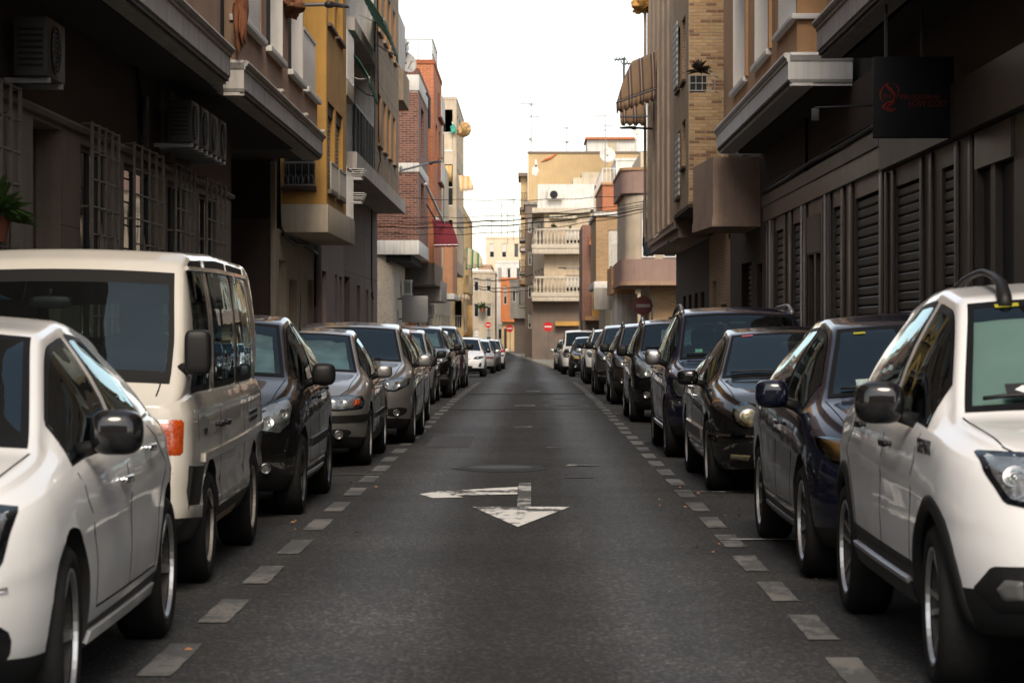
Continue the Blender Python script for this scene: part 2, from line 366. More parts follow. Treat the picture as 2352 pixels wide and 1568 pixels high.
def pavement(x0, x1, y0, y1, kerb_x, right=False, xf=None):
    """raised pavement with a kerb of separate stones"""
    bm = bmesh.new(); ys = sorted({y0, y1, *[y for y in YS if y0 < y < y1]}); prev = None
    for y in ys:
        a, b_ = (x0, x1) if xf is None else xf(y)
        g = ground(y); q = [(a, g - .3), (a, g + .13), (b_, g + .13), (b_, g - .3)]
        cur = [bm.verts.new((x, y, z)) for x, z in q]
        if prev:
            for k in range(3): bm.faces.new((prev[k], prev[k + 1], cur[k + 1], cur[k]))
        else: bm.faces.new(cur)
        prev = cur
    bm.faces.new(prev[::-1])
    o = obj('pavement', bm, m_pave); o['kind'] = 'structure'
    y = y0; shared = None
    while y < y1 - .1:
        l = min(1.0, y1 - y)
        kx = kerb_x if xf is None else (xf(y)[0] if right else xf(y)[1])
        if l == 1.0 and shared is None:
            bm = bmesh.new(); box(bm, -.07, .07, .004, .996, -.2, 0)
            k = obj('kerb_stone', bm, m_kerb, o, smooth=30, bevel=.012); shared = k.data
        else:
            k = mesh_obj('kerb_stone', shared, o)
            if l < 1.0: k.scale.y = l
        k.location = (kx, y, ground(y + .5) + .136)
        y += 1.0
    return o
pavement(-4.75, -3.65, 5, 77.4, -3.65); pavement(-4.75, -3.65, 86.2, 170, -3.65)
pavement(3.45, 4.65, 5, 79, 3.45, True); pavement(3.45, 4.65, 94.4, 128, 3.45, True)
pavement(0, 0, 131, 260, 0, True, xf=lambda y: (rx(y), rx(y) + 3.4))

# painted dashes along both parking strips, bay lines, arrow, worn marks
def quad(name, P4, mt, parent, dz=.004, loc_y=None):
    bm = bmesh.new(); bm.faces.new([bm.verts.new((x, y, ground(y) + dz)) for x, y in P4]); return obj(name, bm, mt, parent)
def dash_row(x, ys, ln, w):
    shared = None
    for y in ys:
        if shared is None:
            bm = bmesh.new(); n = 8
            L_ = [(-w / 2 + random.uniform(-.004, .004), ln * i / n) for i in range(n + 1)]; R_ = [(w / 2 + random.uniform(-.004, .004), ln * i / n) for i in range(n + 1)]
            for i in range(n): bm.faces.new([bm.verts.new((q[0], q[1] - ln / 2, 0)) for q in (L_[i], R_[i], R_[i + 1], L_[i + 1])])
            shared = obj('dash_marking', bm, m_dash, road).data; o = bpy.data.objects[-1] if False else [c_ for c_ in road.children][-1]
        else: o = mesh_obj('dash_marking', shared, road)
        o.location = (x + random.uniform(-.01, .01), y, ground(y) + .005)
        o.rotation_euler.x = math.atan2(ground(y + .5) - ground(y - .5), 1)
        o.rotation_euler.z = random.uniform(-.006, .006)
dash_row(1.316, [10.3 + 1.63 * k for k in range(-1, 42) if not 77 < 10.3 + 1.63 * k < 95], 1.0, .138)
dash_row(-1.50, [10.75 + 1.87 * k for k in range(0, 36) if not 76 < 10.75 + 1.87 * k < 87], 1.05, .142)
for y in (16.9, 21.9, 31.8, 36.8, 42.7, 47.6, 52.5, 57.4): quad('bay_line', [(1.24, y - .05), (3.4, y - .05), (3.4, y + .05), (1.24, y + .05)], m_faint, road, .009)
for y in (24.6, 40.8, 45.9, 51.2, 57.0): quad('bay_line', [(-3.6, y - .05), (-1.42, y - .05), (-1.42, y + .05), (-3.6, y + .05)], m_faint, road, .009)
# straight-or-left arrow pointing at the camera
arrow = empty('road_arrow', (0, 0, 0), 0, road)
def fan(name, pts, mt, parent, dz=.006):
    bm = bmesh.new(); bm.faces.new([bm.verts.new((x, y, dz)) for x, y in pts]); bmesh.ops.triangulate(bm, faces=bm.faces); return obj(name, bm, mt, parent)
fan('arrow_head', [(-.085, 18.0), (.315, 20.05), (-.45, 20.05)], m_arrow, arrow)
fan('arrow_stem', [(-.10, 20.06), (.01, 20.06), (.01, 23.2), (-.10, 23.2)], m_stem, arrow)
fan('arrow_branch', [(-.105, 21.6), (-.105, 22.6), (-.30, 22.45), (-.80, 21.95), (-.93, 21.6), (-.80, 21.1), (-.55, 21.2), (-.62, 21.45)], m_arrow, arrow)
# oily patched cover, scuffs
m_patch = mat('dark patch', (.009, .009, .008), .75, var=.35, vscale=3, bump=.3, bscale=60)
fan('dark_patch', [(-.80 + .0, 25.6), (-.5, 25.1), (-.05, 25.1), (.17, 25.5), (.10, 26.2), (-.25, 26.5), (-.6, 26.3)], m_patch, road, .004)
bm = bmesh.new(); lathe(bm, [(.01, .006), (.30, .006), (.32, .004), (.33, .0)], 36, 'Z', (-.30, 25.85, .004)); obj('manhole_cover', bm, mat('iron cover', (.05, .048, .045), .6, metal=.6, bump=.5, bscale=45), road)
for x0, x1, y, d in ((.36, .72, 26.1, .5), (.30, .62, 24.0, .18), (-.25, .05, 36.5, .5), (.18, .42, 30.2, .15), (-.10, .25, 60, .9), (-.3, .1, 47, .7)):
    quad('scuff_mark', [(x0, y), (x1, y + .06), (x1 - .03, y + d), (x0 + .05, y + d * .8)], m_faint, road, .007)
m_tar = mat('tar seam', (.020, .020, .020), .95, var=.3, spec=.05)
for P4 in ([(-1.4, 44.6), (1.25, 45.0), (1.25, 45.25), (-1.4, 44.9)], [(-1.4, 56.5), (1.25, 57.0), (1.25, 57.6), (-1.4, 57.2)]):
    quad('tar_seam', P4, m_tar, road, .0035)
m_cut = mat('trench patch', (.026, .026, .027), .8, var=.3, vscale=5, speck=.6, speck_col=(.09, .09, .09), sscale=50)
for P4 in ([(.28, 46.5), (1.1, 46.6), (1.1, 53), (.28, 52.8)], [(-1.25, 30.4), (-.72, 30.4), (-.72, 33.6), (-1.25, 33.4)]): quad('trench_patch', P4, m_cut, road, .003)
# leaves and grit blown against the parking strips
bm = bmesh.new()
for k in range(46):
    sd = random.choice((-1, 1)); x = sd * random.uniform(1.0, 2.2) - .1; y = random.uniform(9.8, 24)
    a = random.random() * 6.3; s = random.uniform(.008, .022); ca, sa = math.cos(a) * s, math.sin(a) * s
    bm.faces.new([bm.verts.new(p) for p in ((x + ca, y + sa, .008), (x - sa * .5, y + ca * .5, .016), (x - ca, y - sa, .008), (x + sa * .5, y - ca * .5, .007))])
tag(obj('leaf_litter', bm, mat('dry leaves', (.28, .13, .05), .8, var=.5, vscale=4)), 'dry leaves and crumbs lying on the asphalt', 'leaves', kind='stuff')
# ------------------------------------------------------------------ buildings: wall frames and fittings
class Fr:
    """a wall plane: u runs along it, v is height, d is outwards"""
    def __init__(s, o, u, n): s.o, s.u, s.n = Vector(o), Vector(u), Vector(n)
    def P(s, u, v, d=0.0): return s.o + s.u * u + Vector((0, 0, v)) + s.n * d
def left(x): return Fr((x, 0, 0), (0, 1, 0), (1, 0, 0))       # facade of a left-hand house, facing the street
def right(x): return Fr((x, 0, 0), (0, 1, 0), (-1, 0, 0))
def facing(y): return Fr((0, y, 0), (1, 0, 0), (0, -1, 0))    # wall facing the camera

def fb(bm, f, u0, u1, v0, v1, d0, d1, mi=0):
    hexa(bm, [f.P(u0, v0, d0), f.P(u1, v0, d0), f.P(u1, v0, d1), f.P(u0, v0, d1), f.P(u0, v1, d0), f.P(u1, v1, d0), f.P(u1, v1, d1), f.P(u0, v1, d1)], mi)
def fbo(name, f, u0, u1, v0, v1, d0, d1, mt, parent, bevel=0.0):
    bm = bmesh.new(); fb(bm, f, u0, u1, v0, v1, d0, d1); return obj(name, bm, mt, parent, smooth=bevel > 0, bevel=bevel)

def wall(name, f, u0, u1, v0, v1, mt, parent, holes=(), depth=.22):
    """a wall skin with real openings and reveals; holes are (u0, u1, v0, v1)"""
    us = sorted({u0, u1, *[min(max(q, u0), u1) for h in holes for q in h[:2]]}); vs = sorted({v0, v1, *[min(max(q, v0), v1) for h in holes for q in h[2:4]]})
    bm = bmesh.new(); V = {}
    def vert(u, v, d):
        k = (round(u, 4), round(v, 4), round(d, 4))
        if k not in V: V[k] = bm.verts.new(f.P(u, v, d))
        return V[k]
    for a, b in zip(us, us[1:]):
        for c, d in zip(vs, vs[1:]):
            mu, mv = (a + b) / 2, (c + d) / 2
            if any(h[0] < mu < h[1] and h[2] < mv < h[3] for h in holes): continue
            bm.faces.new((vert(a, c, 0), vert(b, c, 0), vert(b, d, 0), vert(a, d, 0)))
    for h in holes:
        a, b = max(h[0], u0), min(h[1], u1); c, d = max(h[2], v0), min(h[3], v1)
        for (p, q) in (((a, c), (b, c)), ((b, c), (b, d)), ((b, d), (a, d)), ((a, d), (a, c))):
            bm.faces.new((vert(*p, 0), vert(*q, 0), vert(*q, -depth), vert(*p, -depth)))
    me = bpy.data.meshes.new(name); bm.to_mesh(me); bm.free(); me.materials.append(mt)
    return mesh_obj(name, me, parent)

def rect_bars(bm, f, u0, u1, v0, v1, d0, d1, w):
    fb(bm, f, u0, u1, v0, v0 + w, d0, d1); fb(bm, f, u0, u1, v1 - w, v1, d0, d1)
    fb(bm, f, u0, u0 + w, v0 + w, v1 - w, d0, d1); fb(bm, f, u1 - w, u1, v0 + w, v1 - w, d0, d1)

def slats(f, u0, u1, v0, v1, d, pitch, mt, parent, th=.014, name='slat'):
    """roller-shutter slats, each a piece, bulging a little and lapping the one below"""
    n = max(1, int(round((v1 - v0) / pitch))); pt = (v1 - v0) / n
    bm = bmesh.new(); prof = [(0, 0), (pt * .18, th), (pt * .75, th), (pt * .93, .0)]
    A = [bm.verts.new(f.P(u0, v0 + z, d + q)) for z, q in prof]; B = [bm.verts.new(f.P(u1, v0 + z, d + q)) for z, q in prof]
    for k in range(3): bm.faces.new((A[k], B[k], B[k + 1], A[k + 1]))
    bm.faces.new(A); bm.faces.new(B[::-1]); bm.faces.new((A[3], B[3], B[0], A[0]))
    o = obj(name, bm, mt, parent)
    for k in range(1, n): mesh_obj(name, o.data, parent, (0, 0, pt * k))

def window(f, u0, u1, v0, v1, parent, frame, depth=.16, shut=0.0, shut_mat=None, sill=None, mull=1, pitch=.055, bar=.05, gm=None, name='window'):
    """framed window set back in its reveal, roller shutter lowered by the share `shut`"""
    bm = bmesh.new(); rect_bars(bm, f, u0 + .004, u1 - .004, v0 + .004, v1 - .004, -depth - .05, -depth, bar)
    for k in range(1, mull + 1):
        uc = u0 + (u1 - u0) * k / (mull + 1); fb(bm, f, uc - bar * .45, uc + bar * .45, v0 + bar, v1 - bar, -depth - .05, -depth + .004)
    w = obj(name, bm, frame, parent)
    fbo('pane', f, u0 + bar * .7, u1 - bar * .7, v0 + bar * .7, v1 - bar * .7, -depth - .034, -depth - .026, gm or m_winglass, w)
    if shut > 0:
        s_ = w if False else w
        slats(f, u0 + .03, u1 - .03, v1 - (v1 - v0 - .03) * shut, v1 - .01, -depth + .03, pitch, shut_mat or m_shutter, w)
    if sill: fbo('sill', f, u0 - .05, u1 + .05, v0 - .07, v0 - .003, -depth, .07, sill, w, bevel=.008)
    return w

def railing(f, u0, u1, v0, v1, d, mt, parent, step=.11, r=.008, name='railing', post=.6):
    """metal railing: rails and single bars"""
    rl = empty(name, (0, 0, 0), 0, parent)
    bm = bmesh.new(); fb(bm, f, u0, u1, v1 - .035, v1, d - .02, d + .02); obj('top_rail', bm, mt, rl)
    bm = bmesh.new(); fb(bm, f, u0, u1, v0, v0 + .025, d - .012, d + .012); obj('bottom_rail', bm, mt, rl)
    n = max(2, int((u1 - u0) / step)); shared = None
    for k in range(n + 1):
        u = u0 + (u1 - u0) * k / n
        if shared is None:
            bm = bmesh.new(); fb(bm, f, u0 - r, u0 + r, v0 + .03, v1 - .036, d - r, d + r); shared = obj('bar', bm, mt, rl).data
        else: mesh_obj('bar', shared, rl, f.u * (u - u0))
    return rl

def moulding(name, f, u0, u1, prof, mt, parent):
    """a moulded band: prof is (d, v) outline run along the wall"""
    bm = bmesh.new(); A = [bm.verts.new(f.P(u0, v, d)) for d, v in prof]; B = [bm.verts.new(f.P(u1, v, d)) for d, v in prof]
    n = len(prof)
    for k in range(n): bm.faces.new((A[k], B[k], B[(k + 1) % n], A[(k + 1) % n]))
    bm.faces.new(A); bm.faces.new(B[::-1])
    return obj(name, bm, mt, parent)

BR_MESH = {}
def bricks(f, u0, u1, v0, v1, mats, parent, holes=(), bl=.24, bh=.062, pu=.252, pv=.076, proud=.006, limit=300, visible=None):
    """running-bond bricks standing proud of the mortar wall; the first `limit` are pieces, the rest one joined part"""
    key = (bl, bh, proud, id(f.n) if False else tuple(f.n), tuple(f.u))
    rest = bmesh.new(); cnt = 0
    rows = int((v1 - v0) / pv)
    def put(a, b, v, m_):
        nonlocal cnt
        if b - a < .03: return
        if cnt < limit and (visible is None or visible(a, v)):
            cnt += 1
            full = abs(b - a - bl) < .002
            k = key + (m_.name, round(b - a, 3))
            if k not in BR_MESH:
                bm = bmesh.new()
                P = [f.u * q[0] + Vector((0, 0, q[1])) + f.n * q[2] for q in ((.002, .002, proud), (b - a - .002, .002, proud), (b - a - .002, bh - .002, proud), (.002, bh - .002, proud),
                     (0, 0, -.01), (b - a, 0, -.01), (b - a, bh, -.01), (0, bh, -.01))]
                vs = [bm.verts.new(p) for p in P]
                for q in ((0, 1, 2, 3), (0, 4, 5, 1), (1, 5, 6, 2), (2, 6, 7, 3), (3, 7, 4, 0)): bm.faces.new([vs[i] for i in q])
                bmesh.ops.recalc_face_normals(bm, faces=bm.faces)
                me = bpy.data.meshes.new('brick'); bm.to_mesh(me); bm.free(); me.materials.append(m_); BR_MESH[k] = me
            mesh_obj('brick', BR_MESH[k], parent, f.P(a, v, random.uniform(0, .004)))
        else: fb(rest, f, a, b, v, v + bh, -.01, proud, mats.index(m_))
    order = []
    for r in range(rows):
        v = v0 + r * pv + .007; u = u0 - (pu / 2 if r % 2 else 0) + .005
        while u < u1:
            a, b = max(u, u0 + .003), min(u + bl, u1 - .003)
            for h in holes:
                if h[2] - .03 < v + bh / 2 < h[3] + .03:
                    if a < h[0] < b: b = h[0]
                    elif a < h[1] < b: a = h[1]
                    elif h[0] <= a and b <= h[1]: b = a
            order.append((a, b, v)); u += pu
    for a, b, v in order:
        k = random.random(); put(a, b, v, mats[0 if k < .5 else (1 if k < .8 else 2)])
    if rest.faces:
        o = obj('brickwork', rest, mats, parent); o['kind'] = 'stuff'
    else: rest.free()

def awning(name, label, A, B, C, D, mt, valance=.18, sag=.05, grp=None, scallop=.22, arms=True, back=None):
    """cloth awning: A-B along the wall, D-C the outer edge (A next to D); with a scalloped valance and folding arms"""
    A, B, C, D = map(Vector, (A, B, C, D)); root = empty(name, A); tag(root, label, 'awning', grp)
    bm = bmesh.new(); nu, nv = 22, 10; g = []; nrm = (B - A).cross(D - A).normalized(); nrm = nrm if nrm.z > 0 else -nrm
    for j in range(nv + 1):
        t = j / nv; g.append([bm.verts.new((A.lerp(B, i / nu)).lerp(D.lerp(C, i / nu), t) - A + nrm * (sag * math.sin(math.pi * t) + .008 * math.sin(i * 1.7 + t * 5))) for i in range(nu + 1)])
    for j in range(nv):
        for i in range(nu): bm.faces.new((g[j][i], g[j][i + 1], g[j + 1][i + 1], g[j + 1][i])).smooth = True
    cl = obj('cloth', bm, mt, root); sol = cl.modifiers.new('t', 'SOLIDIFY'); sol.thickness = .006
    bm = bmesh.new(); prev = None; n = 44; ln = (C - D).length
    for i in range(n + 1):
        t = i / n; p = D.lerp(C, t) - A; w = valance * (.72 + .28 * abs(math.sin(math.pi * t * ln / scallop))); sw = .015 * math.sin(i * .9)
        cur = [bm.verts.new(p), bm.verts.new(p + Vector((sw, sw, -w)))]
        if prev: bm.faces.new((prev[0], cur[0], cur[1], prev[1])).smooth = True
        prev = cur
    v = obj('valance', bm, mt, root); sol = v.modifiers.new('t', 'SOLIDIFY'); sol.thickness = .006
    tubo('front_bar', [D - A, C - A], .018, m_metal, root)
    if arms:
        for q in (.06, .94):
            a = A.lerp(B, q) - A + Vector((0, 0, -.55)) if back is None else A.lerp(B, q) - A + Vector(back); d = D.lerp(C, q) - A
            tubo('arm', [a, a.lerp(d, .5) + Vector((0, 0, -.05)), d], .014, m_metal, root)
    return root

def aircon(name, label, f, u, v, d, w=.80, h=.55, t=.28, parent=None, grp=None, fan=True, case=None):
    """outdoor air-conditioning unit: case, fan grille, louvred end, brackets"""
    root = empty(name, f.P(u, v, 0)); tag(root, label, 'air conditioner', grp); o = root.location
    g = Fr(f.o - o, f.u, f.n)
    fbo('case', g, u, u + w, v, v + h, d, d + t, case or m_ac, root, bevel=.02)
    bm = bmesh.new(); c = g.P(u + w * .42, v + h * .5, d + t + .004); rr_ = h * .40
    q = f.n.to_track_quat('Z', 'Y').to_matrix().to_4x4(); q.translation = c
    for k in range(5):
        r0 = rr_ * (.25 + .75 * k / 4); lathe(bm, [(r0 - .006, 0), (r0 - .006, .012), (r0 + .006, .012), (r0 + .006, 0)], 26, 'Z', closed=True)
    for k in range(8):
        a = k * math.pi / 4; tube(bm, [(.03 * math.cos(a), .03 * math.sin(a), .008), (rr_ * math.cos(a), rr_ * math.sin(a), .008)], .005, 4)
    bmesh.ops.transform(bm, matrix=q, verts=bm.verts); obj('fan_grille', bm, m_black, root)
    bm = bmesh.new(); lathe(bm, [(.004, 0), (rr_, 0), (rr_, .003), (.004, .003)], 26, 'Z'); bmesh.ops.transform(bm, matrix=q, verts=bm.verts); obj('fan_opening', bm, m_inside, root)
    for k in range(7):
        z = v + h * (.16 + .1 * k); fbo('louvre', g, u - .007, u - .001, z, z + h * .045, d + .04, d + t - .04, m_black, root)
    for uu in (u + .1, u + w - .14): fbo('bracket', g, uu, uu + .04, v - .05, v - .003, 0, d + t, m_metal, root)
    return root

def dish(name, label, c, r, aim, grp='satellite dishes'):
    root = empty(name, c); tag(root, label, 'satellite dish', grp)
    bm = bmesh.new(); lathe(bm, [(r * k / 8, .18 * r * (k / 8) ** 2 * 1.4) for k in range(1, 9)] + [(r * k / 8, .18 * r * (k / 8) ** 2 * 1.4 - .012) for k in range(8, 0, -1)], 30, 'Z', closed=True)
    lathe(bm, [(.003, 0), (r / 8, .003)], 30, 'Z')
    q = Vector(aim).to_track_quat('Z', 'Y').to_matrix().to_4x4(); bmesh.ops.transform(bm, matrix=q, verts=bm.verts); obj('reflector', bm, m_dish, root, smooth='all')
    a = Vector(aim).normalized(); foc = a * r * .95 + Vector((0, 0, -r * .2))
    tubo('feed_arm', [Vector((0, 0, -r * .9)), foc], .012, m_metal, root); bm = bmesh.new(); blob(bm, foc, (.04, .05, .04)); obj('receiver', bm, m_ac, root, smooth='all')
    tubo('mast', [(0, 0, -r * 1.3), (0, 0, 0), -a * .06], .02, m_metal, root); return root

def antenna(name, label, base, h, booms, grp='television aerials'):
    """mast with yagi booms: (height share, direction degrees, length)"""
    root = empty(name, base); tag(root, label, 'antenna', grp)
    tubo('mast', [(0, 0, -.3), (0, 0, h)], .040, m_metal, root, 6)
    for t, dg, ln in booms:
        a = R(dg); d = Vector((math.cos(a), math.sin(a), 0)); s = Vector((-d.y, d.x, 0)) * .9 + Vector((0, 0, .35)); z = Vector((0, 0, h * t))
        bm = bmesh.new(); tube(bm, [z - d * ln * .2, z + d * ln], .028, 5)
        n = max(4, int(ln / .11))
        for k in range(n + 1):
            c = z + d * ln * (-.2 + 1.2 * k / n); l = .22 - .10 * k / n; tube(bm, [c - s * l, c + s * l], .016, 4)
        obj('yagi_boom', bm, m_metal, root)
    return root

m_winglass = None
def winglass():
    m, nt, b = nodes('window glass'); b.inputs['Base Color'].default_value = (.02, .024, .026, 1); b.inputs['Roughness'].default_value = .04
    tc = N(nt, 'ShaderNodeTexCoord'); nb = N(nt, 'ShaderNodeTexNoise', Scale=1.3, Detail=1.0); nt.links.new(tc.outputs['Object'], nb.inputs['Vector'])
    bp = N(nt, 'ShaderNodeBump', Strength=.15, Distance=.05); nt.links.new(nb.outputs[0], bp.inputs['Height']); nt.links.new(bp.outputs[0], b.inputs['Normal'])
    return m
m_winglass = winglass()
m_metal = mat('galvanised metal', (.30, .30, .30), .45, metal=.8, var=.2)
m_darkmetal = mat('dark painted metal', (.030, .030, .032), .5, metal=.3, var=.2)
m_ac_dark = mat('shaded air conditioner casing', (.040, .037, .032), .6, var=.2, streak=.4)  # rain-streaked casing; dimness of the near wall is put into its colour
m_ac = mat('air conditioner casing', (.52, .51, .47), .5, var=.15, streak=.3)
m_dish = mat('dish white', (.55, .53, .50), .5, var=.15, streak=.25)
m_shutter = mat('grey shutter', (.33, .31, .28), .55, var=.15, streak=.35)
m_shutter_w = mat('white shutter', (.62, .59, .53), .55, var=.1, streak=.2)
m_shutter_d = mat('dark shutter', (.078, .070, .060), .5, metal=.4, var=.25, streak=.3)
m_white = mat('white painted render', (.62, .60, .56), .85, var=.12, streak=.45, bump=.15)
m_whitetrim = mat('white trim', (.64, .62, .59), .6, var=.08, streak=.2)
m_fascia = mat('moulded stone fascia', (.50, .47, .43), .75, var=.15, streak=.55, bump=.1)
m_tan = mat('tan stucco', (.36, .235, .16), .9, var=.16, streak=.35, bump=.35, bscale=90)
m_orange = mat('orange tan stucco', (.42, .24, .12), .9, var=.14, streak=.3, bump=.35, bscale=90)
m_ochre = mat('ochre yellow render', (.47, .26, .065), .88, var=.16, streak=.3, bump=.15, streak_col=(.20, .12, .05))
m_cream = mat('cream render', (.50, .43, .32), .88, var=.12, streak=.35, bump=.12)
m_beige = mat('beige render', (.44, .37, .28), .88, var=.12, streak=.35, bump=.12)
m_taupe = mat('taupe panels', (.37, .285, .195), .9, var=.14, streak=.4, bump=.3, bscale=120)
m_mauve = mat('mauve render', (.26, .205, .195), .88, var=.12, streak=.3, bump=.12)
m_mauve2 = mat('dusty rose pebbledash', (.29, .19, .155), .92, var=.12, speck=.5, speck_col=(.42, .34, .32), sscale=70, streak=.2, bump=.5, bscale=80)
m_brownr = mat('brown render', (.17, .13, .105), .88, var=.14, streak=.3, bump=.12)
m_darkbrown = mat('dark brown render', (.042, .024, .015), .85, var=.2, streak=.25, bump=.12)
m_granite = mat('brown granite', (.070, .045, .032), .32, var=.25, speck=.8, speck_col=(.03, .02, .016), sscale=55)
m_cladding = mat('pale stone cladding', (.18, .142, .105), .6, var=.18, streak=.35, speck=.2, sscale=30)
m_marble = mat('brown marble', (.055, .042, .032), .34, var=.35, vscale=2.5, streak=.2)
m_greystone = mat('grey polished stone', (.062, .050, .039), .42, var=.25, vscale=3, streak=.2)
m_rough = mat('rough granite render', (.42, .36, .29), .9, var=.12, speck=.7, speck_col=(.10, .085, .07), sscale=26, bump=.5, bscale=30)
m_pebble = mat('brown pebbledash', (.42, .295, .22), .95, var=.12, speck=.6, speck_col=(.09, .06, .05), sscale=60, streak=.3, bump=.8, bscale=60)
m_rib = mat('ribbed concrete', (.44, .33, .235), .9, var=.15, streak=.45, bump=.5, bscale=70)
m_concrete = mat('raw concrete', (.28, .26, .23), .9, var=.2, streak=.5, bump=.3, bscale=50)
m_mortar = mat('mortar', (.40, .34, .28), .95, var=.12)
m_mortar_d = mat('grey mortar', (.34, .27, .23), .95, var=.12)
BRK_BROWN = [mat('brown brick', (.155, .060, .042), .85, var=.2, vscale=6), mat('brown brick light', (.20, .082, .055), .85, var=.2, vscale=6), mat('brown brick dark', (.105, .040, .030), .85, var=.2, vscale=6)]
BRK_TAN = [mat('tan brick', (.36, .225, .105), .85, var=.2, vscale=6), mat('tan brick light', (.42, .28, .14), .85, var=.2, vscale=6), mat('tan brick dark', (.20, .105, .05), .85, var=.2, vscale=6)]
BRK_ORANGE = [mat('orange brick', (.42, .13, .045), .85, var=.2, vscale=6), mat('orange brick light', (.48, .17, .06), .85, var=.2, vscale=6), mat('orange brick dark', (.32, .09, .035), .85, var=.2, vscale=6)]
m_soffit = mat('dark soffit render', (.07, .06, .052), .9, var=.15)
m_core = mat('dark interior', (.02, .018, .016), .95, var=.1)
m_brass = mat('varnished wood', (.22, .10, .035), .45, var=.3, vscale=4)

def brickmat(name, c1, c2, mortar, bw=.252, bh=.076):
    m, nt, b = nodes(name); L = nt.links.new
    tc = N(nt, 'ShaderNodeTexCoord'); sep = N(nt, 'ShaderNodeSeparateXYZ'); L(tc.outputs['Object'], sep.inputs[0])
    ad = N(nt, 'ShaderNodeMath', operation='ADD'); L(sep.outputs[0], ad.inputs[0]); L(sep.outputs[1], ad.inputs[1])
    cb = N(nt, 'ShaderNodeCombineXYZ'); L(ad.outputs[0], cb.inputs[0]); L(sep.outputs[2], cb.inputs[1])
    br = N(nt, 'ShaderNodeTexBrick', Scale=1.0); br.inputs['Brick Width'].default_value = bw; br.inputs['Row Height'].default_value = bh; br.inputs['Mortar Size'].default_value = .007
    br.inputs['Color1'].default_value = rgb(c1); br.inputs['Color2'].default_value = rgb(c2); br.inputs['Mortar'].default_value = rgb(mortar); L(cb.outputs[0], br.inputs['Vector'])
    n1 = N(nt, 'ShaderNodeTexNoise', Scale=1.2, Detail=6.0); L(tc.outputs['Object'], n1.inputs['Vector'])
    r1 = N(nt, 'ShaderNodeMapRange'); L(n1.outputs[0], r1.inputs[0]); r1.inputs[3].default_value = .75; r1.inputs[4].default_value = 1.2
    mx = N(nt, 'ShaderNodeMix', data_type='RGBA', blend_type='MULTIPLY'); mx.inputs[0].default_value = 1; L(br.outputs[0], mx.inputs[6]); L(r1.outputs[0], mx.inputs[7])
    L(mx.outputs[2], b.inputs['Base Color']); b.inputs['Roughness'].default_value = .88
    bp = N(nt, 'ShaderNodeBump', Strength=.5, Distance=.006, invert=True); L(br.outputs['Fac'], bp.inputs['Height']); L(bp.outputs[0], b.inputs['Normal']); return m
m_bk_brown = brickmat('brown brickwork', (.155, .060, .042), (.20, .082, .055), (.36, .29, .24))
m_bk_orange = brickmat('orange brickwork', (.42, .13, .045), (.36, .10, .04), (.45, .30, .2))
m_bk_tan = brickmat('tan brickwork', (.36, .225, .105), (.28, .165, .075), (.42, .34, .25))

XF, XO = -4.60, -3.75       # left: ground-floor facade, face of the overhanging floors
XR, XP = 4.50, 3.60         # right

def core(x0, x1, y0, y1, z0, z1, parent, name='core'):
    return bxo(name, x0, x1, y0, y1, z0, z1, m_core, parent)

def house(name, label): 
    o = empty(name, (0, 0, 0)); tag(o, label, 'building', 'houses along the street'); return o

def fascia_prof(z, h):
    """moulded balcony edge: roll at the top, flat face, ogee at the bottom"""
    return [(-.30, z), (.0, z), (.0, z + .03), (.03, z + .05), (.03, z + .075), (.055, z + .09), (.055, z + h - .13), (.075, z + h - .115), (.075, z + h - .085), (.10, z + h - .07), (.12, z + h - .035), (.115, z + h - .01), (.09, z + h), (-.30, z + h)]

# ================================================================= LEFT SIDE
# --- tan house with the barred windows, nearest on the left
H = house('apartment_house', 'dark tan apartment house with barred ground-floor windows at the near left')
f = left(XF); TOP = 13.5
pitch_w = [(21.0, 22.5), (26.2, 27.9), (29.0, 31.3)]
holes = [(a, b, 1.0, 3.30) for a, b in pitch_w] + [(23.7, 25.1, .13, 3.35)]
wall('wall', f, 6, 31.9, .1, 3.43, m_cladding, H, holes, .28)
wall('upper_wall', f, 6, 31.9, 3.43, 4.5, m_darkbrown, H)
moulding('string_course', f, 6, 31.9, [(0, 3.40), (.05, 3.40), (.07, 3.44), (.05, 3.47), (0, 3.47)], m_cladding, H)
core(-12, XF - .34, 6, 31.9, 0, 4.5, H); core(-12, -4.0, 6, 32.9, 4.45, TOP, H)
for a, b in pitch_w: window(f, a, b, 1.0, 3.30, H, m_darkmetal, depth=.06, mull=1)
bxo('door', XF - .29, XF - .24, 23.71, 25.09, .14, 3.34, m_granite, H)
for y in np.arange(5.0, 31.8, 1.12):   # joints between the cladding slabs
    if not any(a - .05 < y < b + .05 for a, b, *_ in holes): fbo('slab_joint', f, y, y + .008, .12, 3.40, -.002, .0012, m_seal, H)
for z in (1.35, 2.42): fbo('slab_joint', f, 22.52, 23.68, z, z + .007, -.002, .0012, m_seal, H); fbo('slab_joint', f, 25.12, 26.18, z, z + .007, -.002, .0012, m_seal, H); fbo('slab_joint', f, 27.92, 28.98, z, z + .007, -.002, .0012, m_seal, H)
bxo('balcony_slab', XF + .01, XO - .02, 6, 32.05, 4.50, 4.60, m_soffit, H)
moulding('balcony_fascia', left(XO - .06), 6, 32.1, fascia_prof(4.47, .46), m_fascia, H)
bxo('fascia_end', XF + .02, XO - .06, 32.05, 32.1, 4.48, 4.92, m_fascia, H)
wall('upper_storey_wall', left(XO - .12), 6, 32.0, 4.93, TOP, m_tan, H, [(y, y + 1.6, 5.5, 7.3) for y in (12, 16, 20, 24, 28)], .2)
bxo('storey_end_wall', -4.6, XO - .13, 31.94, 31.99, 4.93, TOP, m_tan, H)
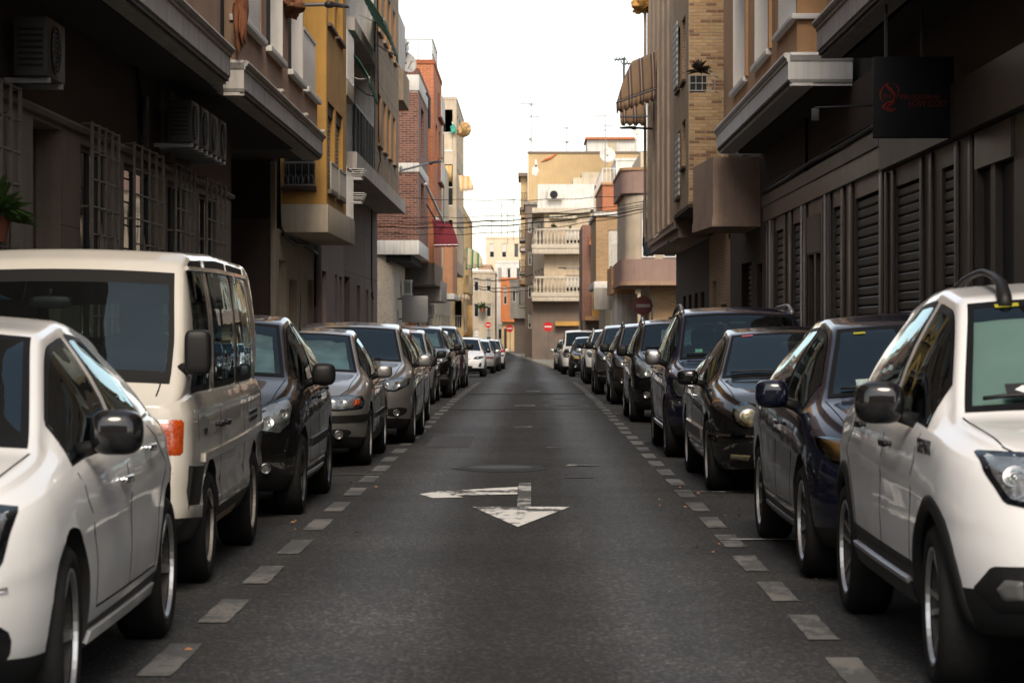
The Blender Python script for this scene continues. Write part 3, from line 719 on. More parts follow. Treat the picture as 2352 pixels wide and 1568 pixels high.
for y in (12, 16, 20, 24, 28): window(left(XO - .12), y, y + 1.6, 5.5, 7.3, H, m_whitetrim, depth=.12, shut=.5, shut_mat=m_shutter_w)

def grille(f, u0, u1, v0, v1, label, d=.12, rows=9, cols=4):
    """projecting window cage: flat posts, round rails, pointed leaf ornaments"""
    g = empty('window_grille', f.P(u0, v0, 0)); tag(g, label, 'window grille', 'window cages on the near left house'); o = g.location; q = Fr(f.o - o, f.u, f.n)
    for k in range(cols + 1):
        u = u0 + (u1 - u0) * k / cols; w = .034 if k in (0, cols) else .018
        fbo('upright', q, u - w, u + w, v0, v1, d - .012, d + .012, m_cage, g)
    for k in range(rows + 1):
        v = v0 + .02 + (v1 - v0 - .04) * k / rows; bm = bmesh.new(); tube(bm, [q.P(u0, v, d), q.P(u1, v, d)], .011, 6)
        obj('cross_bar', bm, m_cage, g)
    for u in (u0, u1):
        for k in (0, 3, 6, rows):
            v = v0 + .02 + (v1 - v0 - .04) * k / rows; bm = bmesh.new(); tube(bm, [q.P(u, v, -.01), q.P(u, v, d)], .013, 6); obj('wall_tie', bm, m_cage, g)
    for uc in ((u0 + u1) / 2 - (u1 - u0) / cols, (u0 + u1) / 2 + (u1 - u0) / cols):
        vc = v0 + (v1 - v0) * .45; bm = bmesh.new(); r = .40; w = .13
        V = [bm.verts.new(q.P(uc + a * w, vc + b * r, d + .02 + c)) for a, b, c in ((0, 1, 0), (1, 0, 0), (0, -1, 0), (-1, 0, 0), (0, 0, .06), (0, 0, -.03))]
        for i in range(4): bm.faces.new((V[i], V[(i + 1) % 4], V[4])); bm.faces.new((V[(i + 1) % 4], V[i], V[5]))
        obj('leaf_ornament', bm, m_cage, g)
m_cage = mat('worn cream ironwork', (.17, .152, .125), .6, var=.2, vscale=8, speck=.5, speck_col=(.12, .06, .03), sscale=45)
f = left(XF)
grille(f, 20.9, 22.5, .95, 3.52, 'cream window cage at the picture edge behind the potted plant')
grille(f, 26.2, 27.9, .95, 3.52, 'cream window cage just past the dark doorway')
grille(f, 29.0, 31.3, .95, 3.52, 'widest cream window cage, between two narrower ones')

# --- second tan house: moulded balcony, air-conditioning row, dark porch
H2 = house('apartment_house', 'tan apartment house with moulded white balcony edge and black porch')
holes = [(32.5, 34.1, 1.0, 3.30), (35.6, 37.6, 1.0, 3.30)]
wall('wall', f, 31.9, 39.4, .1, 3.43, m_cladding, H2, holes, .28); wall('upper_wall', f, 31.9, 39.4, 3.43, 4.5, m_brownr, H2)
moulding('string_course', f, 31.9, 39.4, [(0, 3.40), (.05, 3.40), (.07, 3.44), (.05, 3.47), (0, 3.47)], m_cladding, H2)
for a, b, *_ in holes: window(f, a, b, 1.0, 3.30, H2, m_darkmetal, depth=.06, mull=1)
core(-12, XF - .34, 31.9, 39.4, 0, 4.5, H2); core(-12, -4.02, 33.1, 43.4, 4.45, TOP, H2); core(-12, -4.02, 43.45, 46.3, 4.65, 5.40, H2)
bxo('porch_side', -8, XF, 39.35, 39.4, .1, 4.5, m_darkbrown, H2); bxo('porch_back', -8.1, -8.0, 39.4, 46.5, .1, 4.5, m_core, H2)
bxo('porch_end_wall', -8, XF - .02, 46.44, 46.5, .1, 3.42, m_granite, H2); bxo('porch_end_upper', -8, XF - .06, 46.45, 46.5, 3.42, 4.5, m_darkbrown, H2)
bxo('corner_post', XF - .10, XF + .0, 46.36, 46.5, .1, 4.45, m_cream, H2, bevel=.01)
bxo('porch_post', XF - .26, XF - .02, 39.42, 39.60, .1, 4.5, m_cladding, H2)
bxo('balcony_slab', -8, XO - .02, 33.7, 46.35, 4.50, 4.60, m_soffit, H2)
moulding('balcony_fascia', left(XO - .06), 33.6, 46.4, fascia_prof(4.47, .46), m_fascia, H2)
fe = facing(33.62); moulding('fascia_return', fe, XF + .02, XO - .0, [(0, 4.47), (0, 4.50), (.03, 4.52), (.055, 4.56), (.055, 4.80), (.075, 4.82), (.10, 4.86), (.12, 4.89), (.09, 4.93), (-.02, 4.93), (-.02, 4.47)], m_fascia, H2)
for y in (38.2, 42.4, 45.9): bxo('drain_spout', XO - .04, XO + .085, y - .07, y + .07, 4.935, 4.985, m_fascia, H2, bevel=.02)
fw = left(XO - .10); 
uh = [(33.7, 36.7, 5.55, 7.4), (37.4, 39.7, 5.55, 7.6), (40.8, 43.2, 5.55, 7.6), (43.7, 46.2, 5.55, 7.4)]
wall('upper_storey_wall', fw, 33.7, 43.5, 4.93, TOP, m_tan, H2, uh[:3], .35); wall('terrace_parapet', fw, 43.5, 46.35, 4.93, 5.46, m_tan, H2); bxo('storey_end_wall', -4.6, XO - .11, 33.68, 33.73, 4.93, TOP, m_tan, H2)
bxo('storey_far_wall', -12, XO - .11, 43.42, 43.49, 5.47, TOP, m_tan, H2)
for a, b, c_, d_ in uh: fbo('sill', fw, a - .06, b + .06, c_ - .09, c_ - .003, -.1, .09, m_whitetrim, H2, bevel=.01)
for a, b, c_, d_ in (uh[1], uh[2]): window(fw, a, b, c_, d_, H2, m_whitetrim, depth=.28, mull=1, bar=.07, shut=.35, shut_mat=m_shutter_w)
for a, b, c_, d_ in (uh[1], uh[2]): fbo('window_jamb', fw, b - .03, b - .003, c_ + .003, d_ - .003, -.345, .02, m_whitetrim, H2)
for a, b in ((33.75, 36.65), (43.75, 46.15)):
    rl = empty('terrace_screen', (0, 0, 0), 0, H2); fbo('top_rail', fw, a, b, 6.52, 6.57, -.05, .0, m_whitetrim, rl)
    n = int((b - a) / .09)
    bm = bmesh.new(); fb(bm, fw, a, a + .075, 5.56, 6.515, -.035, -.015); sp = obj('screen_panel', bm, m_whitetrim, rl, smooth=30, bevel=.006).data
    for k in range(1, n): mesh_obj('screen_panel', sp, rl, (0, k * (b - a) / n, 0))
for k, (lab) in enumerate(('nearest of the four air conditioners in a row under the balcony', 'second of the four air conditioners under the balcony', 'third of the four air conditioners under the balcony', 'farthest of the four air conditioners under the balcony')):
    aircon('air_conditioner', lab, f, 31.2 + .95 * k, 3.68, .18, .72, .52, .30, grp='air conditioners on the left wall', case=m_ac_dark)
aircon('air_conditioner', 'single dark air conditioner high on the near left wall', f, 22.3, 3.60, .10, .85, .52, .30, grp='air conditioners on the left wall', case=m_ac_dark)
grille(f, 32.4, 34.2, .95, 3.52, 'cream window cage below the air conditioners'); grille(f, 35.5, 37.7, .95, 3.52, 'farthest cream window cage next to the black porch')
bxo('meter_box', XF + .005, XF + .09, 30.1, 30.35, 3.55, 4.15, m_darkmetal, H, bevel=.01)
for k in range(3): tubo('cable_run', [(XF + .03, 29.7 + .05 * k, 4.45), (XF + .05, 29.9 + .08 * k, 4.1), (XF + .03, 30.2, 3.5 - .1 * k), (XF + .04, 31.0, 3.35), (XF + .03, 33.5 + k * .3, 3.5)], .012, m_seal, H, 5)

# --- ochre house
H3 = house('ochre_house', 'ochre yellow house with bay window and pale shutters')
gh = [(46.9, 48.2, .13, 2.70), (48.9, 50.6, .13, 2.38), (53.0, 54.2, .3, 2.45)]
wall('ground_floor_wall', left(XF), 46.52, 54.5, .05, 3.25, m_cream, H3, gh, .3); core(-12, XF - .34, 46.55, 54.5, 0, 3.25, H3); core(-12, -4.65, 47.3, 54.4, 3.2, TOP, H3); core(-12, -4.05, 47.6, 52.2, 3.3, TOP, H3)
fbo('door', left(XF), 46.92, 48.18, .14, 2.68, -.28, -.22, m_cream, H3); fbo('door_bell', left(XF), 46.66, 46.76, 1.35, 1.62, 0, .02, m_darkmetal, H3)
rs = empty('roller_shutter', (0, 0, 0), 0, H3); slats(left(XF), 48.92, 50.58, .14, 2.36, -.2, .09, m_shutter, rs)
window(left(XF), 53.0, 54.2, .3, 2.45, H3, m_darkmetal, depth=.18)
fo, fe = left(XO), facing(47.2)
sh = [(47.5, 49.15, 4.0, 5.65), (49.55, 51.3, 4.0, 5.65), (47.5, 49.15, 7.1, 8.8), (49.55, 51.3, 7.1, 8.8)]
wall('bay_wall', fo, 47.2, 52.3, 3.72, TOP, m_ochre, H3, sh, .2)
eh = [(-4.54, -3.97, 4.05, 5.25)]
wall('bay_end_wall', fe, XF, XO, 3.72, TOP, m_ochre, H3, eh, .12); bxo('bay_far_wall', XF, XO - .01, 52.25, 52.3, 3.72, TOP, m_ochre, H3)
bxo('bay_base', XF + .01, XO + .03, 47.17, 54.4, 3.20, 3.715, m_beige, H3, bevel=.006)
for q in sh: window(fo, *q, H3, m_brownframe if 'm_brownframe' in globals() else m_darkbrown, depth=.13, shut=1.0 if q[2] < 6 else .55, shut_mat=m_shutter, pitch=.075, sill=m_brownr)
for q in sh[:2]:
    fbo('shutter_box', fo, q[0] + .01, q[1] - .01, q[3] - .22, q[3] - .01, -.10, -.04, m_darkbrown, H3)
    railing(fo, q[0] - .02, q[1] + .02, 4.0, 4.52, .06, m_shutter, H3, step=.05, r=.012, name='window_guard')
w = window(fe, *eh[0], H3, m_darkbrown, depth=.09, shut=.28, shut_mat=m_shutter, mull=0, bar=.04)
railing(fe, -4.56, -3.95, 4.06, 4.50, .05, m_metal, H3, step=.11, r=.005, name='window_guard'); fbo('sill', fe, -4.58, -3.93, 3.96, 4.04, -.05, .08, m_darkbrown, H3)
for k in range(6):
    bm = bmesh.new(); u = -4.5 + k * .095; tube(bm, [fe.P(u + .045 * math.cos(a), 4.10 + .16 * math.sin(a), .055) for a in np.linspace(0, math.pi, 9)], .006, 5); obj('guard_loop', bm, m_metal, H3)
bl = railing(left(XO + .0), 52.35, 54.3, 3.72, 4.75, .0, m_whitetrim, H3, step=.10, name='balcony_railing')
bxo('upper_balcony_slab', XF, XO + .02, 52.31, 54.4, 6.20, 6.50, m_beige, H3, bevel=.01); railing(left(XO), 52.35, 54.3, 6.5, 7.55, 0, m_whitetrim, H3, step=.07, r=.02, name='balcony_railing')
wall('set_back_wall', left(XF + .3), 52.3, 54.4, 3.72, TOP, m_cream, H3)
for z, lab in ((4.55, 'upper wire flower basket on the ochre house balcony'), (4.05, 'lower wire flower basket on the ochre house balcony')):
    k = empty('flower_basket', (XO + .02, 52.9, z)); tag(k, lab, 'basket', 'wire flower baskets')
    for zz in (0, .09, .18): tubo('wire', [(0, 0, zz), (.24 + zz * .3, .03, zz), (.24 + zz * .3, .75, zz), (0, .78, zz)], .009, m_whitetrim, k, 5)
    for yy in (.05, .28, .5, .73): tubo('wire', [(.0, yy, 0), (.24, yy, 0), (.30, yy, .19)], .009, m_whitetrim, k, 5)
bm = bmesh.new(); lathe(bm, [(.10, 0), (.10, 3.2)], 14, 'Z', (XF + .06, 54.62, .1)); obj('drain_pipe', bm, m_mauve, H3, smooth='all')
tubo('cable_run', [(XF + .04, 46.6, 4.3), (XF + .06, 46.62, 3.3), (XF + .08, 47.4, 3.1), (XF + .05, 50, 3.12), (XF + .06, 54.2, 3.08), (XF + .05, 54.3, 1.9)], .02, m_seal, H3, 6)
tubo('cable_run', [(XF + .07, 47.0, 3.15), (XF + .08, 49, 3.05), (XF + .07, 52, 3.13), (XF + .09, 54.2, 3.0)], .03, m_seal, H3, 6)

# --- grey-brown house with black-screened balcony and slot windows
H4 = house('panelled_house', 'taupe panelled house with slot windows and black-screened balcony')
slots = [(56.7, 57.9, .13, 2.72), (60.4, 61.3, .13, 2.72), (61.8, 62.8, .13, 2.7)]
wall('ground_floor_wall', left(XF), 54.7, 63.2, -.1, 4.95, m_mauve, H4, slots, .25)
sl2 = [(63.5, 65.4, .05, 2.75), (68.1, 69.4, 0, 2.6), (71.9, 72.9, 0, 2.55), (74.1, 75.1, 0, 2.5)]
wall('ground_floor_wall', left(XF), 63.2, 77.2, -.15, 4.95, m_brownr, H4, sl2, .25); core(-12, XF - .30, 54.7, 77.1, -.3, 4.95, H4)
for a, b, c_, d_ in slots[:2]: fbo('yellow_door', left(XF), a + .01, b - .01, c_ + .01, d_ - .01, -.22, -.16, m_ochre, H4)
fbo('dark_door', left(XF), 61.81, 62.79, .14, 2.69, -.22, -.17, m_darkbrown, H4)
rs = empty('roller_shutter', (0, 0, 0), 0, H4); slats(left(XF), 63.52, 65.38, .06, 2.7, -.15, .09, m_shutter, rs)
for a, b, c_, d_ in sl2[1:]: fbo('narrow_door', left(XF), a + .01, b - .01, c_ + .01, d_ - .01, -.22, -.16, m_shutter, H4)
fbo('wall_joint', left(XF), 63.18, 77.15, 2.86, 2.89, -.002, .003, m_seal, H4); fbo('wall_joint', left(XF), 63.18, 77.15, 4.05, 4.07, -.002, .003, m_seal, H4); fbo('wall_joint', left(XF), 71.2, 71.22, -.1, 4.9, -.002, .003, m_seal, H4)
def slab(y0, y1, z0, z1, mt, par, nm='balcony_slab', xo=XO, xi=XF):
    bm = bmesh.new(); c = .28
    for (xa, ya) in (): pass
    pts = [(xi, y0), (xo - c, y0), (xo, y0 + c), (xo, y1), (xi, y1)] if xo > xi else [(xi, y0), (xo + c, y0), (xo, y0 + c), (xo, y1), (xi, y1)]
    A = [bm.verts.new((x, y, z0)) for x, y in pts]; B = [bm.verts.new((x, y, z1)) for x, y in pts]; n = len(pts)
    for k in range(n): bm.faces.new((A[k], A[(k + 1) % n], B[(k + 1) % n], B[k]))
    bm.faces.new(A[::-1]); bm.faces.new(B); return obj(nm, bm, mt, par)
m_grime = mat('stained white concrete', (.50, .46, .41), .85, var=.2, streak=.6, streak_col=(.16, .08, .04), bump=.15)
slab(55.2, 77.1, 4.90, 5.26, m_grime, H4); 
slab(54.6, 62, 7.82, 8.10, m_grime, H4); slab(54.6, 62, 10.8, 11.1, m_grime, H4)
wall('balcony_back_wall', left(XF + .02), 54.7, 62, 5.26, TOP, m_white, H4, [(56.5, 58.0, 5.3, 7.4), (56.5, 58.0, 8.2, 10.2)], .2)
for v in (5.3, 8.2): window(left(XF + .02), 56.5, 58.0, v, v + 2.05, H4, m_whitetrim, depth=.12)
bxo('party_wall', XF + .03, XO - .02, 61.9, 62.0, 5.27, TOP, m_white, H4)
fbo('wall_duct', facing(61.88), -4.28, -4.24, 5.6, 7.05, -.01, .02, m_darkmetal, H4); fbo('wall_duct', facing(61.88), -4.6, -4.28, 7.01, 7.05, -.01, .02, m_darkmetal, H4)
br_ = empty('screened_railing', (0, 0, 0), 0, H4)
m_net = mat('black balcony screen', (.012, .013, .016), .9, var=.2, bump=.4, bscale=20)
bxo('screen', XO - .055, XO - .045, 55.5, 61.8, 5.30, 6.28, m_net, br_); bxo('top_rail', XO - .07, XO - .03, 55.4, 61.85, 6.28, 6.32, m_darkmetal, br_)
bxo('end_screen', XF + .05, XO - .3, 55.24, 55.26, 5.30, 6.28, m_whitetrim, br_); bxo('end_rail', XF + .05, XO - .3, 55.23, 55.27, 6.281, 6.32, m_darkmetal, br_)
for y in np.arange(55.5, 61.9, 1.05): bxo('post', XO - .044, XO - .02, y, y + .03, 5.28, 6.28, m_darkmetal, br_)
fs = left(XO)
sw = [(63.0, 64.5, 6.0, 7.27), (65.5, 66.8, 6.0, 7.27), (67.8, 69.0, 6.0, 7.27), (63.0, 64.5, 8.8, 10.2), (65.5, 66.8, 8.8, 10.2), (67.8, 69.0, 8.8, 10.2), (70.2, 71.4, 6.0, 7.27), (70.2, 71.4, 8.8, 10.2)]
wall('panel_wall', fs, 62.0, 73.2, 5.26, TOP, m_taupe, H4, sw, .18); core(-12, XO - .3, 62.1, 73.1, 5.2, TOP, H4); core(-12, XF - .1, 54.8, 62, 5.2, TOP, H4)
for q in sw: window(fs, *q, H4, m_orange if q[2] < 8 else m_tan, depth=.10, mull=0, shut=.8, shut_mat=m_shutter, pitch=.07, sill=m_taupe)
for q in sw: fbo('window_jamb', fs, q[1] - .02, q[1] - .003, q[2] + .003, q[3] - .003, -.175, .012, m_orange, H4)
for z in (5.72, 7.52, 8.35, 10.5): fbo('panel_joint', fs, 62.02, 73.15, z, z + .025, -.002, .003, m_seal, H4)
for y in (64.9, 67.3, 69.5): fbo('panel_joint', fs, y, y + .025, 5.28, TOP, -.002, .003, m_seal, H4)
tubo('cable_run', [(XO + .02, 62.6, 10), (XO + .03, 62.7, 8), (XO + .02, 63.1, 6.2), (XO + .05, 63.4, 5.6), (XO + .02, 62.9, 5.3), (XO - .3, 61, 4.88), (XF + .1, 57.5, 4.86)], .014, m_seal, H4, 5)
tubo('lamp_cable', [(XF + .03, 74, 4.9), (XF + .03, 74.0, 2.7), (XF + .05, 74.3, 2.3)], .02, m_seal, H4, 5)
slab(73.2, 77.1, 8.0, 8.9, m_taupe, H4, 'upper_balcony', XO + .12); slab(73.2, 77.1, 11.6, 12.5, m_taupe, H4, 'upper_balcony', XO + .12)
bxo('balcony_screen', XO - .03, XO + .0, 73.3, 77.0, 9.0, 10.5, m_white, H4); bxo('end_block', -6, XO - .35, 73.2, 77.0, 5.26, TOP, m_taupe, H4)
bm = bmesh.new(); lathe(bm, [(.07, 0), (.09, .03), (.11, .20), (.125, .22), (.12, .25), (.09, .26)], 16, 'Z', (XO - .15, 61.78, 6.05)); 
po = obj('wall_planter', bm, mat('blue glazed pot', (.45, .46, .52), .3, var=.5, vscale=18, speck=.7, speck_col=(.05, .06, .2), sscale=25), None, smooth='all'); tag(po, 'small blue and white pot on the white balcony wall', 'plant pot')

# --- brown brick corner house past the side street
H5 = house('brick_house', 'brown brick corner house with white bands past the side street')
YB = 86.0; gz = ground(YB)
fe, fs = facing(YB), left(XO)
core(-12, XO - .25, YB + .25, 94.4, 3.7, 10.2, H5); core(-12, XF - .2, YB + .3, 94.4, -.5, 3.8, H5)
wall('brick_end_wall', fe, -9, XO, 4.42, 10.08, m_mortar_d, H5)
for z0, z1, nm in ((3.95, 4.42, 'white_band'), (6.72, 7.02, 'white_band'), (9.45, 9.98, 'white_band')): bxo(nm, -9, XO + .03, YB - .03, 94.3, z0, z1, m_white, H5, bevel=.006)
vis = lambda a, v: a > -5.45
bricks(fe, -9, XO - .005, 4.43, 6.71, BRK_BROWN, H5, limit=160, visible=vis); bricks(fe, -9, XO - .005, 7.03, 9.44, BRK_BROWN, H5, limit=140, visible=vis)
bw = [(88.2, 90.6, 4.9, 6.5), (88.2, 90.6, 7.5, 9.1)]
wall('brick_street_wall', fs, YB, 94.3, 4.42, 10.08, m_bk_brown, H5, bw, .2)
for q in bw: window(fs, *q, H5, m_brass, depth=.12)
bm = bmesh.new(); n = 30
for k in range(60): fb(bm, fe, -9 + k * .088, -9 + k * .088 + .076, 9.99, 10.2, -.25, .02)
o = obj('coping_course', bm, BRK_BROWN[0], H5); o['kind'] = 'stuff'
bxo('coping', XO - .2, XO + .02, YB + .01, 94.3, 9.99, 10.2, BRK_BROWN[0], H5)
# rounded rough-granite ground floor
bm = bmesh.new(); pts = [(-9, YB + .05)] + [(XF - .75 + .75 * math.sin(a), YB + .80 - .75 * math.cos(a)) for a in np.linspace(0, math.pi / 2, 9)] + [(XF, 94.3), (-9, 94.3)]
A = [bm.verts.new((x, y, gz - .2)) for x, y in pts]; B = [bm.verts.new((x, y, 3.95)) for x, y in pts]
for k in range(len(pts)): bm.faces.new((A[k], A[(k + 1) % len(pts)], B[(k + 1) % len(pts)], B[k]))
bm.faces.new(B); obj('ground_floor', bm, m_rough, H5, smooth=30)
fbo('service_door', left(XF), 88.6, 90.2, gz + .13, 2.1, .002, .05, m_shutter, H5); fbo('stone_joint', fe, -8.9, XF - .7, 1.25, 1.28, -.053, -.045, m_seal, H5)
tubo('gutter_pipe', [(XO + .05, 91.5, 9.9), (XO + .16, 91.5, 9.7), (XO + .16, 91.5, 8.6)], .05, m_darkmetal, H5)

# --- orange brick house, grey balcony
H6 = house('brick_house', 'orange brick house with maroon awning on the left')
X6 = -3.55; gz = ground(96)
core(-12, X6 - .25, 94.9, 103, 3.4, 11.2, H6); core(-12, XF - .2, 94.5, 103, -.6, 3.5, H6)
wall('brick_end_wall', facing(94.6), -9, X6, 3.9, 11.25, m_bk_orange, H6)
ow = [(96.5, 98.2, 4.6, 6.2), (96.5, 98.2, 7.6, 9.2), (100, 101.4, 4.6, 6.2), (100, 101.4, 7.6, 9.2)]
wall('brick_street_wall', left(X6), 94.6, 103, 3.9, 11.25, m_bk_orange, H6, ow, .2)
for q in ow: window(left(X6), *q, H6, m_brass, depth=.1)
bxo('base_band', -6, X6 + .03, 94.57, 103, 3.1, 3.9, m_greystone, H6); bxo('coping', -9, X6 + .03, 94.56, 103, 11.25, 11.4, BRK_ORANGE[2], H6)
wall('ground_floor_wall', left(XF), 94.4, 103, gz - .2, 3.12, m_bk_orange, H6, [(97, 99.4, gz + .13, 2.3)], .2); rs = empty('roller_shutter', (0, 0, 0), 0, H6); slats(left(XF), 97.02, 99.38, gz + .15, 2.28, -.12, .12, m_shutter, rs)
for z in (7.1, 9.6): bxo('balcony_box', X6 - .05, X6 + .12, 98.6, 102.6, z, z + .95, BRK_BROWN[1], H6)
bxo('balcony_front', X6 + .121, X6 + .15, 98.7, 102.5, 7.15, 8.0, m_white, H6); bxo('balcony_front', X6 + .121, X6 + .15, 98.7, 102.5, 9.65, 10.5, m_white, H6)
rt = empty('roof_railing', (0, 0, 0), 0, H6)
for y in (98, 99.5, 101, 102.5): bxo('post', X6 - .2, X6 - .15, y, y + .05, 11.4, 12.5, m_metal, rt)
bxo('top_rail', X6 - .2, X6 - .15, 97.9, 102.6, 12.5, 12.55, m_metal, rt); bxo('end_rail', -5.0, X6 - .2, 97.9, 97.95, 12.5, 12.55, m_metal, rt); bxo('mid_rail', X6 - .2, X6 - .15, 97.9, 102.6, 11.95, 12.0, m_metal, rt)
for x in (-4.9, -4.3): bxo('post', x, x + .05, 97.9, 97.95, 11.4, 12.5, m_metal, rt)
bxo('concrete_balcony', XF - .3, -3.50, 101.0, 108.0, 2.55, 3.38, m_concrete, H6, bevel=.02); 

# --- cream and salmon house
H7 = house('rendered_house', 'narrow cream and salmon house between orange brick and beige balconies')
gz = ground(110)
core(-12, XO - .2, 103.2, 118, 2.9, 10.4, H7)
wall('cream_wall', left(XO), 103, 111, 3.4, 10.4, m_cream, H7, [(104 + 2.4 * k, 105.6 + 2.4 * k, z, z + 1.6) for k in range(3) for z in (4.2, 7.2)], .2)
for k in range(3):
    for z in (4.2, 7.2): window(left(XO), 104 + 2.4 * k, 105.6 + 2.4 * k, z, z + 1.6, H7, m_whitetrim, depth=.08)
bxo('cream_end', -9, XO - .01, 103.05, 103.2, 3.4, 10.9, m_cream, H7); bxo('parapet', -9, XO + .02, 103.05, 111, 10.4, 11.0, m_cream, H7)
bxo('salmon_bay', -6, -3.35, 111, 118, 3.0, 5.15, mat('salmon render', (.47, .24, .13), .88, var=.12, streak=.3, bump=.1), H7); bxo('bay_cornice', -6, -3.28, 110.9, 118, 2.75, 3.0, m_white, H7, bevel=.02)
wall('ground_floor_wall', left(XF), 103, 119, gz - .3, 3.0, m_cream, H7, [(104.5, 106.3, gz + .1, 2.1), (109, 111, gz + .1, 2.1), (114, 116, gz + .1, 2.1)], .2); core(-12, XF - .24, 103, 119, gz - .3, 3.0, H7)
for a in (104.5, 109, 114): fbo('door', left(XF), a + .01, a + 1.7, gz + .12, 2.08, -.17, -.12, m_shutter, H7)
aircon('air_conditioner', 'air conditioner above the street on the cream and salmon house', left(XF), 111.3, 2.0, .12, grp='air conditioners on the left wall')
aircon('air_conditioner', 'air conditioner on the brick corner house beside its grey shop sign', left(XF), 91.0, 2.65, .12, grp='air conditioners on the left wall')

# --- beige house with glazed balconies
H8 = house('beige_house', 'tall beige house with glazed corner balconies and striped awnings')
YB = 131.0; gz = ground(YB); fe = facing(YB)
eh = [(-4.50, -3.95, z, z + 2.15) for z in (4.9, 7.75, 10.55)]
core(-12, XO - .6, YB + .9, 145, 4.3, 13.0, H8); core(-12, XF - .2, 119, 145, gz - .3, 4.4, H8)
wall('balcony_end_wall', fe, -6, XO, 4.46, 13.2, m_beige, H8, eh, .12); 
sw = [(132.5 + 3 * k, 134.6 + 3 * k, z, z + 1.9) for k in range(4) for z in (5.0, 7.9, 10.7)]
wall('street_wall', left(XO), YB, 145, 4.46, 13.2, m_beige, H8, sw, .2); bxo('roof_slab', -12, XO + .02, YB - .02, 145, 13.2, 13.35, m_beige, H8); bxo('underside', -6, XO - .01, YB + .02, 145, 4.40, 4.46, m_beige, H8)
for q in sw: window(left(XO), *q, H8, m_whitetrim, depth=.1, shut=random.choice((0, .4, .7)), shut_mat=m_shutter_w, pitch=.1)
for k, q in enumerate(eh):
    fbo('glazing_rail', fe, q[0] + .004, q[1] - .004, q[2] + .95, q[2] + 1.0, -.10, -.04, m_whitetrim, H8); fbo('glazing_sill', fe, q[0] + .004, q[1] - .004, q[2] + .003, q[2] + .07, -.10, .02, m_whitetrim, H8)
    fbo('balcony_panel', fe, q[0] + .01, q[1] - .01, q[2] + .07, q[2] + .95, -.09, -.07, (m_orange, m_winglass, m_cream)[k], H8)
wall('ground_floor_wall', left(XF), 119, 150, gz - .3, 4.4, m_cream, H8, [(121 + 4.5 * k, 123.4 + 4.5 * k, gz + .1, 2.2) for k in range(6)], .2)
for k in range(6): fbo('door', left(XF), 121.01 + 4.5 * k, 123.39 + 4.5 * k, gz + .1, 2.19, -.17, -.12, m_shutter, H8)
bxo('low_block', -9, -4.15, 119.2, 130.8, 4.4, 9.4, m_cream, H8)

# --- yellow house with balconies, far left
H9 = house('yellow_house', 'pale yellow house with green striped awning far along the left')
YB = 163.0; gz = ground(YB); m_py = mat('pale yellow render', (.60, .43, .22), .88, var=.12, streak=.3)
core(-12, XO - .3, YB - 10, 176, gz, 8.6, H9)
wall('end_wall', facing(YB - 11), -9, XO - .2, gz - .3, 8.8, m_py, H9, [(-4.45, -4.05, 1.6, 3.2)], .2)
wall('street_wall', left(XO - .2), YB - 11, 176, gz - .3, 8.8, m_py, H9, [(153.5 + 3.2 * k, 155.5 + 3.2 * k, z, z + 2.0) for k in range(6) for z in (.0, 3.8, 6.4)], .25)
for k in range(6):
    for z in (.0, 3.8, 6.4): window(left(XO - .2), 153.5 + 3.2 * k, 155.5 + 3.2 * k, z, z + 2.0, H9, m_darkbrown, depth=.15, shut=.4, shut_mat=m_shutter, pitch=.12)
bxo('balcony', XO - .25, XO + .1, 152.2, 164, 3.65, 4.70, m_py, H9, bevel=.02); bxo('balcony', XO - .25, XO + .1, 152.2, 164, 1.10, 1.35, m_orange, H9, bevel=.02); railing(left(XO + .05), 152.3, 164, 1.35, 2.3, 0, m_whitetrim, H9, step=.18, r=.02, name='balcony_railing')
railing(facing(152.25), XO - .7, XO + .05, 1.35, 2.3, 0, m_whitetrim, H9, step=.12, r=.015, name='balcony_railing')

# --- far houses where the street bends away
m_far = [m_brownr, m_beige, m_tan, m_white, m_py]
def far_house(label, x0, x1, y0, y1, z1, mt, mt2=None, wins=3, floors=3, band=None, name='far_house', z0=None):
    """a distant house: walls with real window openings on the two faces that show"""
    o = house(name, label); g = ground(y0) - .3 if z0 is None else z0; fl = (z1 - g - .6) / floors
    fe = facing(y0); w = (x1 - x0) / wins
    hs = [(x0 + w * k + w * .3, x0 + w * k + w * .7, g + .6 + fl * q + fl * .30, g + .6 + fl * q + fl * .82) for k in range(wins) for q in range(floors)]
    wall('end_wall', fe, x0, x1, g, z1, mt, o, hs, .15)
    for q in hs: window(fe, *q, o, m_whitetrim, depth=.1, shut=random.choice((0, .3, .6, 1)), shut_mat=random.choice((m_shutter_w, m_shutter)), pitch=.12, mull=1 if w > 1.4 else 0)
    core(x0 + .2, x1 - .2, y0 + .3, y1, g, z1 - .05, o)
    for side, xx in ((left, x1), (right, x0)):
        ff = side(xx); n = max(1, int((y1 - y0) / 3.2)); hw = (y1 - y0) / n
        hh = [(y0 + hw * k + hw * .3, y0 + hw * k + hw * .7, g + .6 + fl * q + fl * .25, g + .6 + fl * q + fl * .82) for k in range(n) for q in range(floors)]
        wall('side_wall', ff, y0, y1, g, z1, mt2 or mt, o, hh, .15)
        for q in hh: window(ff, *q, o, m_whitetrim, depth=.1, shut=random.choice((0, .4, .8)), shut_mat=m_shutter, pitch=.14, mull=0)
    bxo('roof', x0 - .05, x1 + .05, y0 - .05, y1 + .05, z1, z1 + .18, mt, o)
    if band: bxo('cornice', x0 - .12, x1 + .12, y0 - .12, y1, z1 - .45, z1 - .3, m_whitetrim, o)
    return o
def fx(u, y): return (u - 1217) * y / 5880.0
def fz(v, y): return CAM_H + (760 - v) * y / 5880.0
far_house('brown narrow house past the yellow house', fx(1080, 215), fx(1137, 215), 215, 226, fz(628, 215), m_beige, m_tan, wins=2)
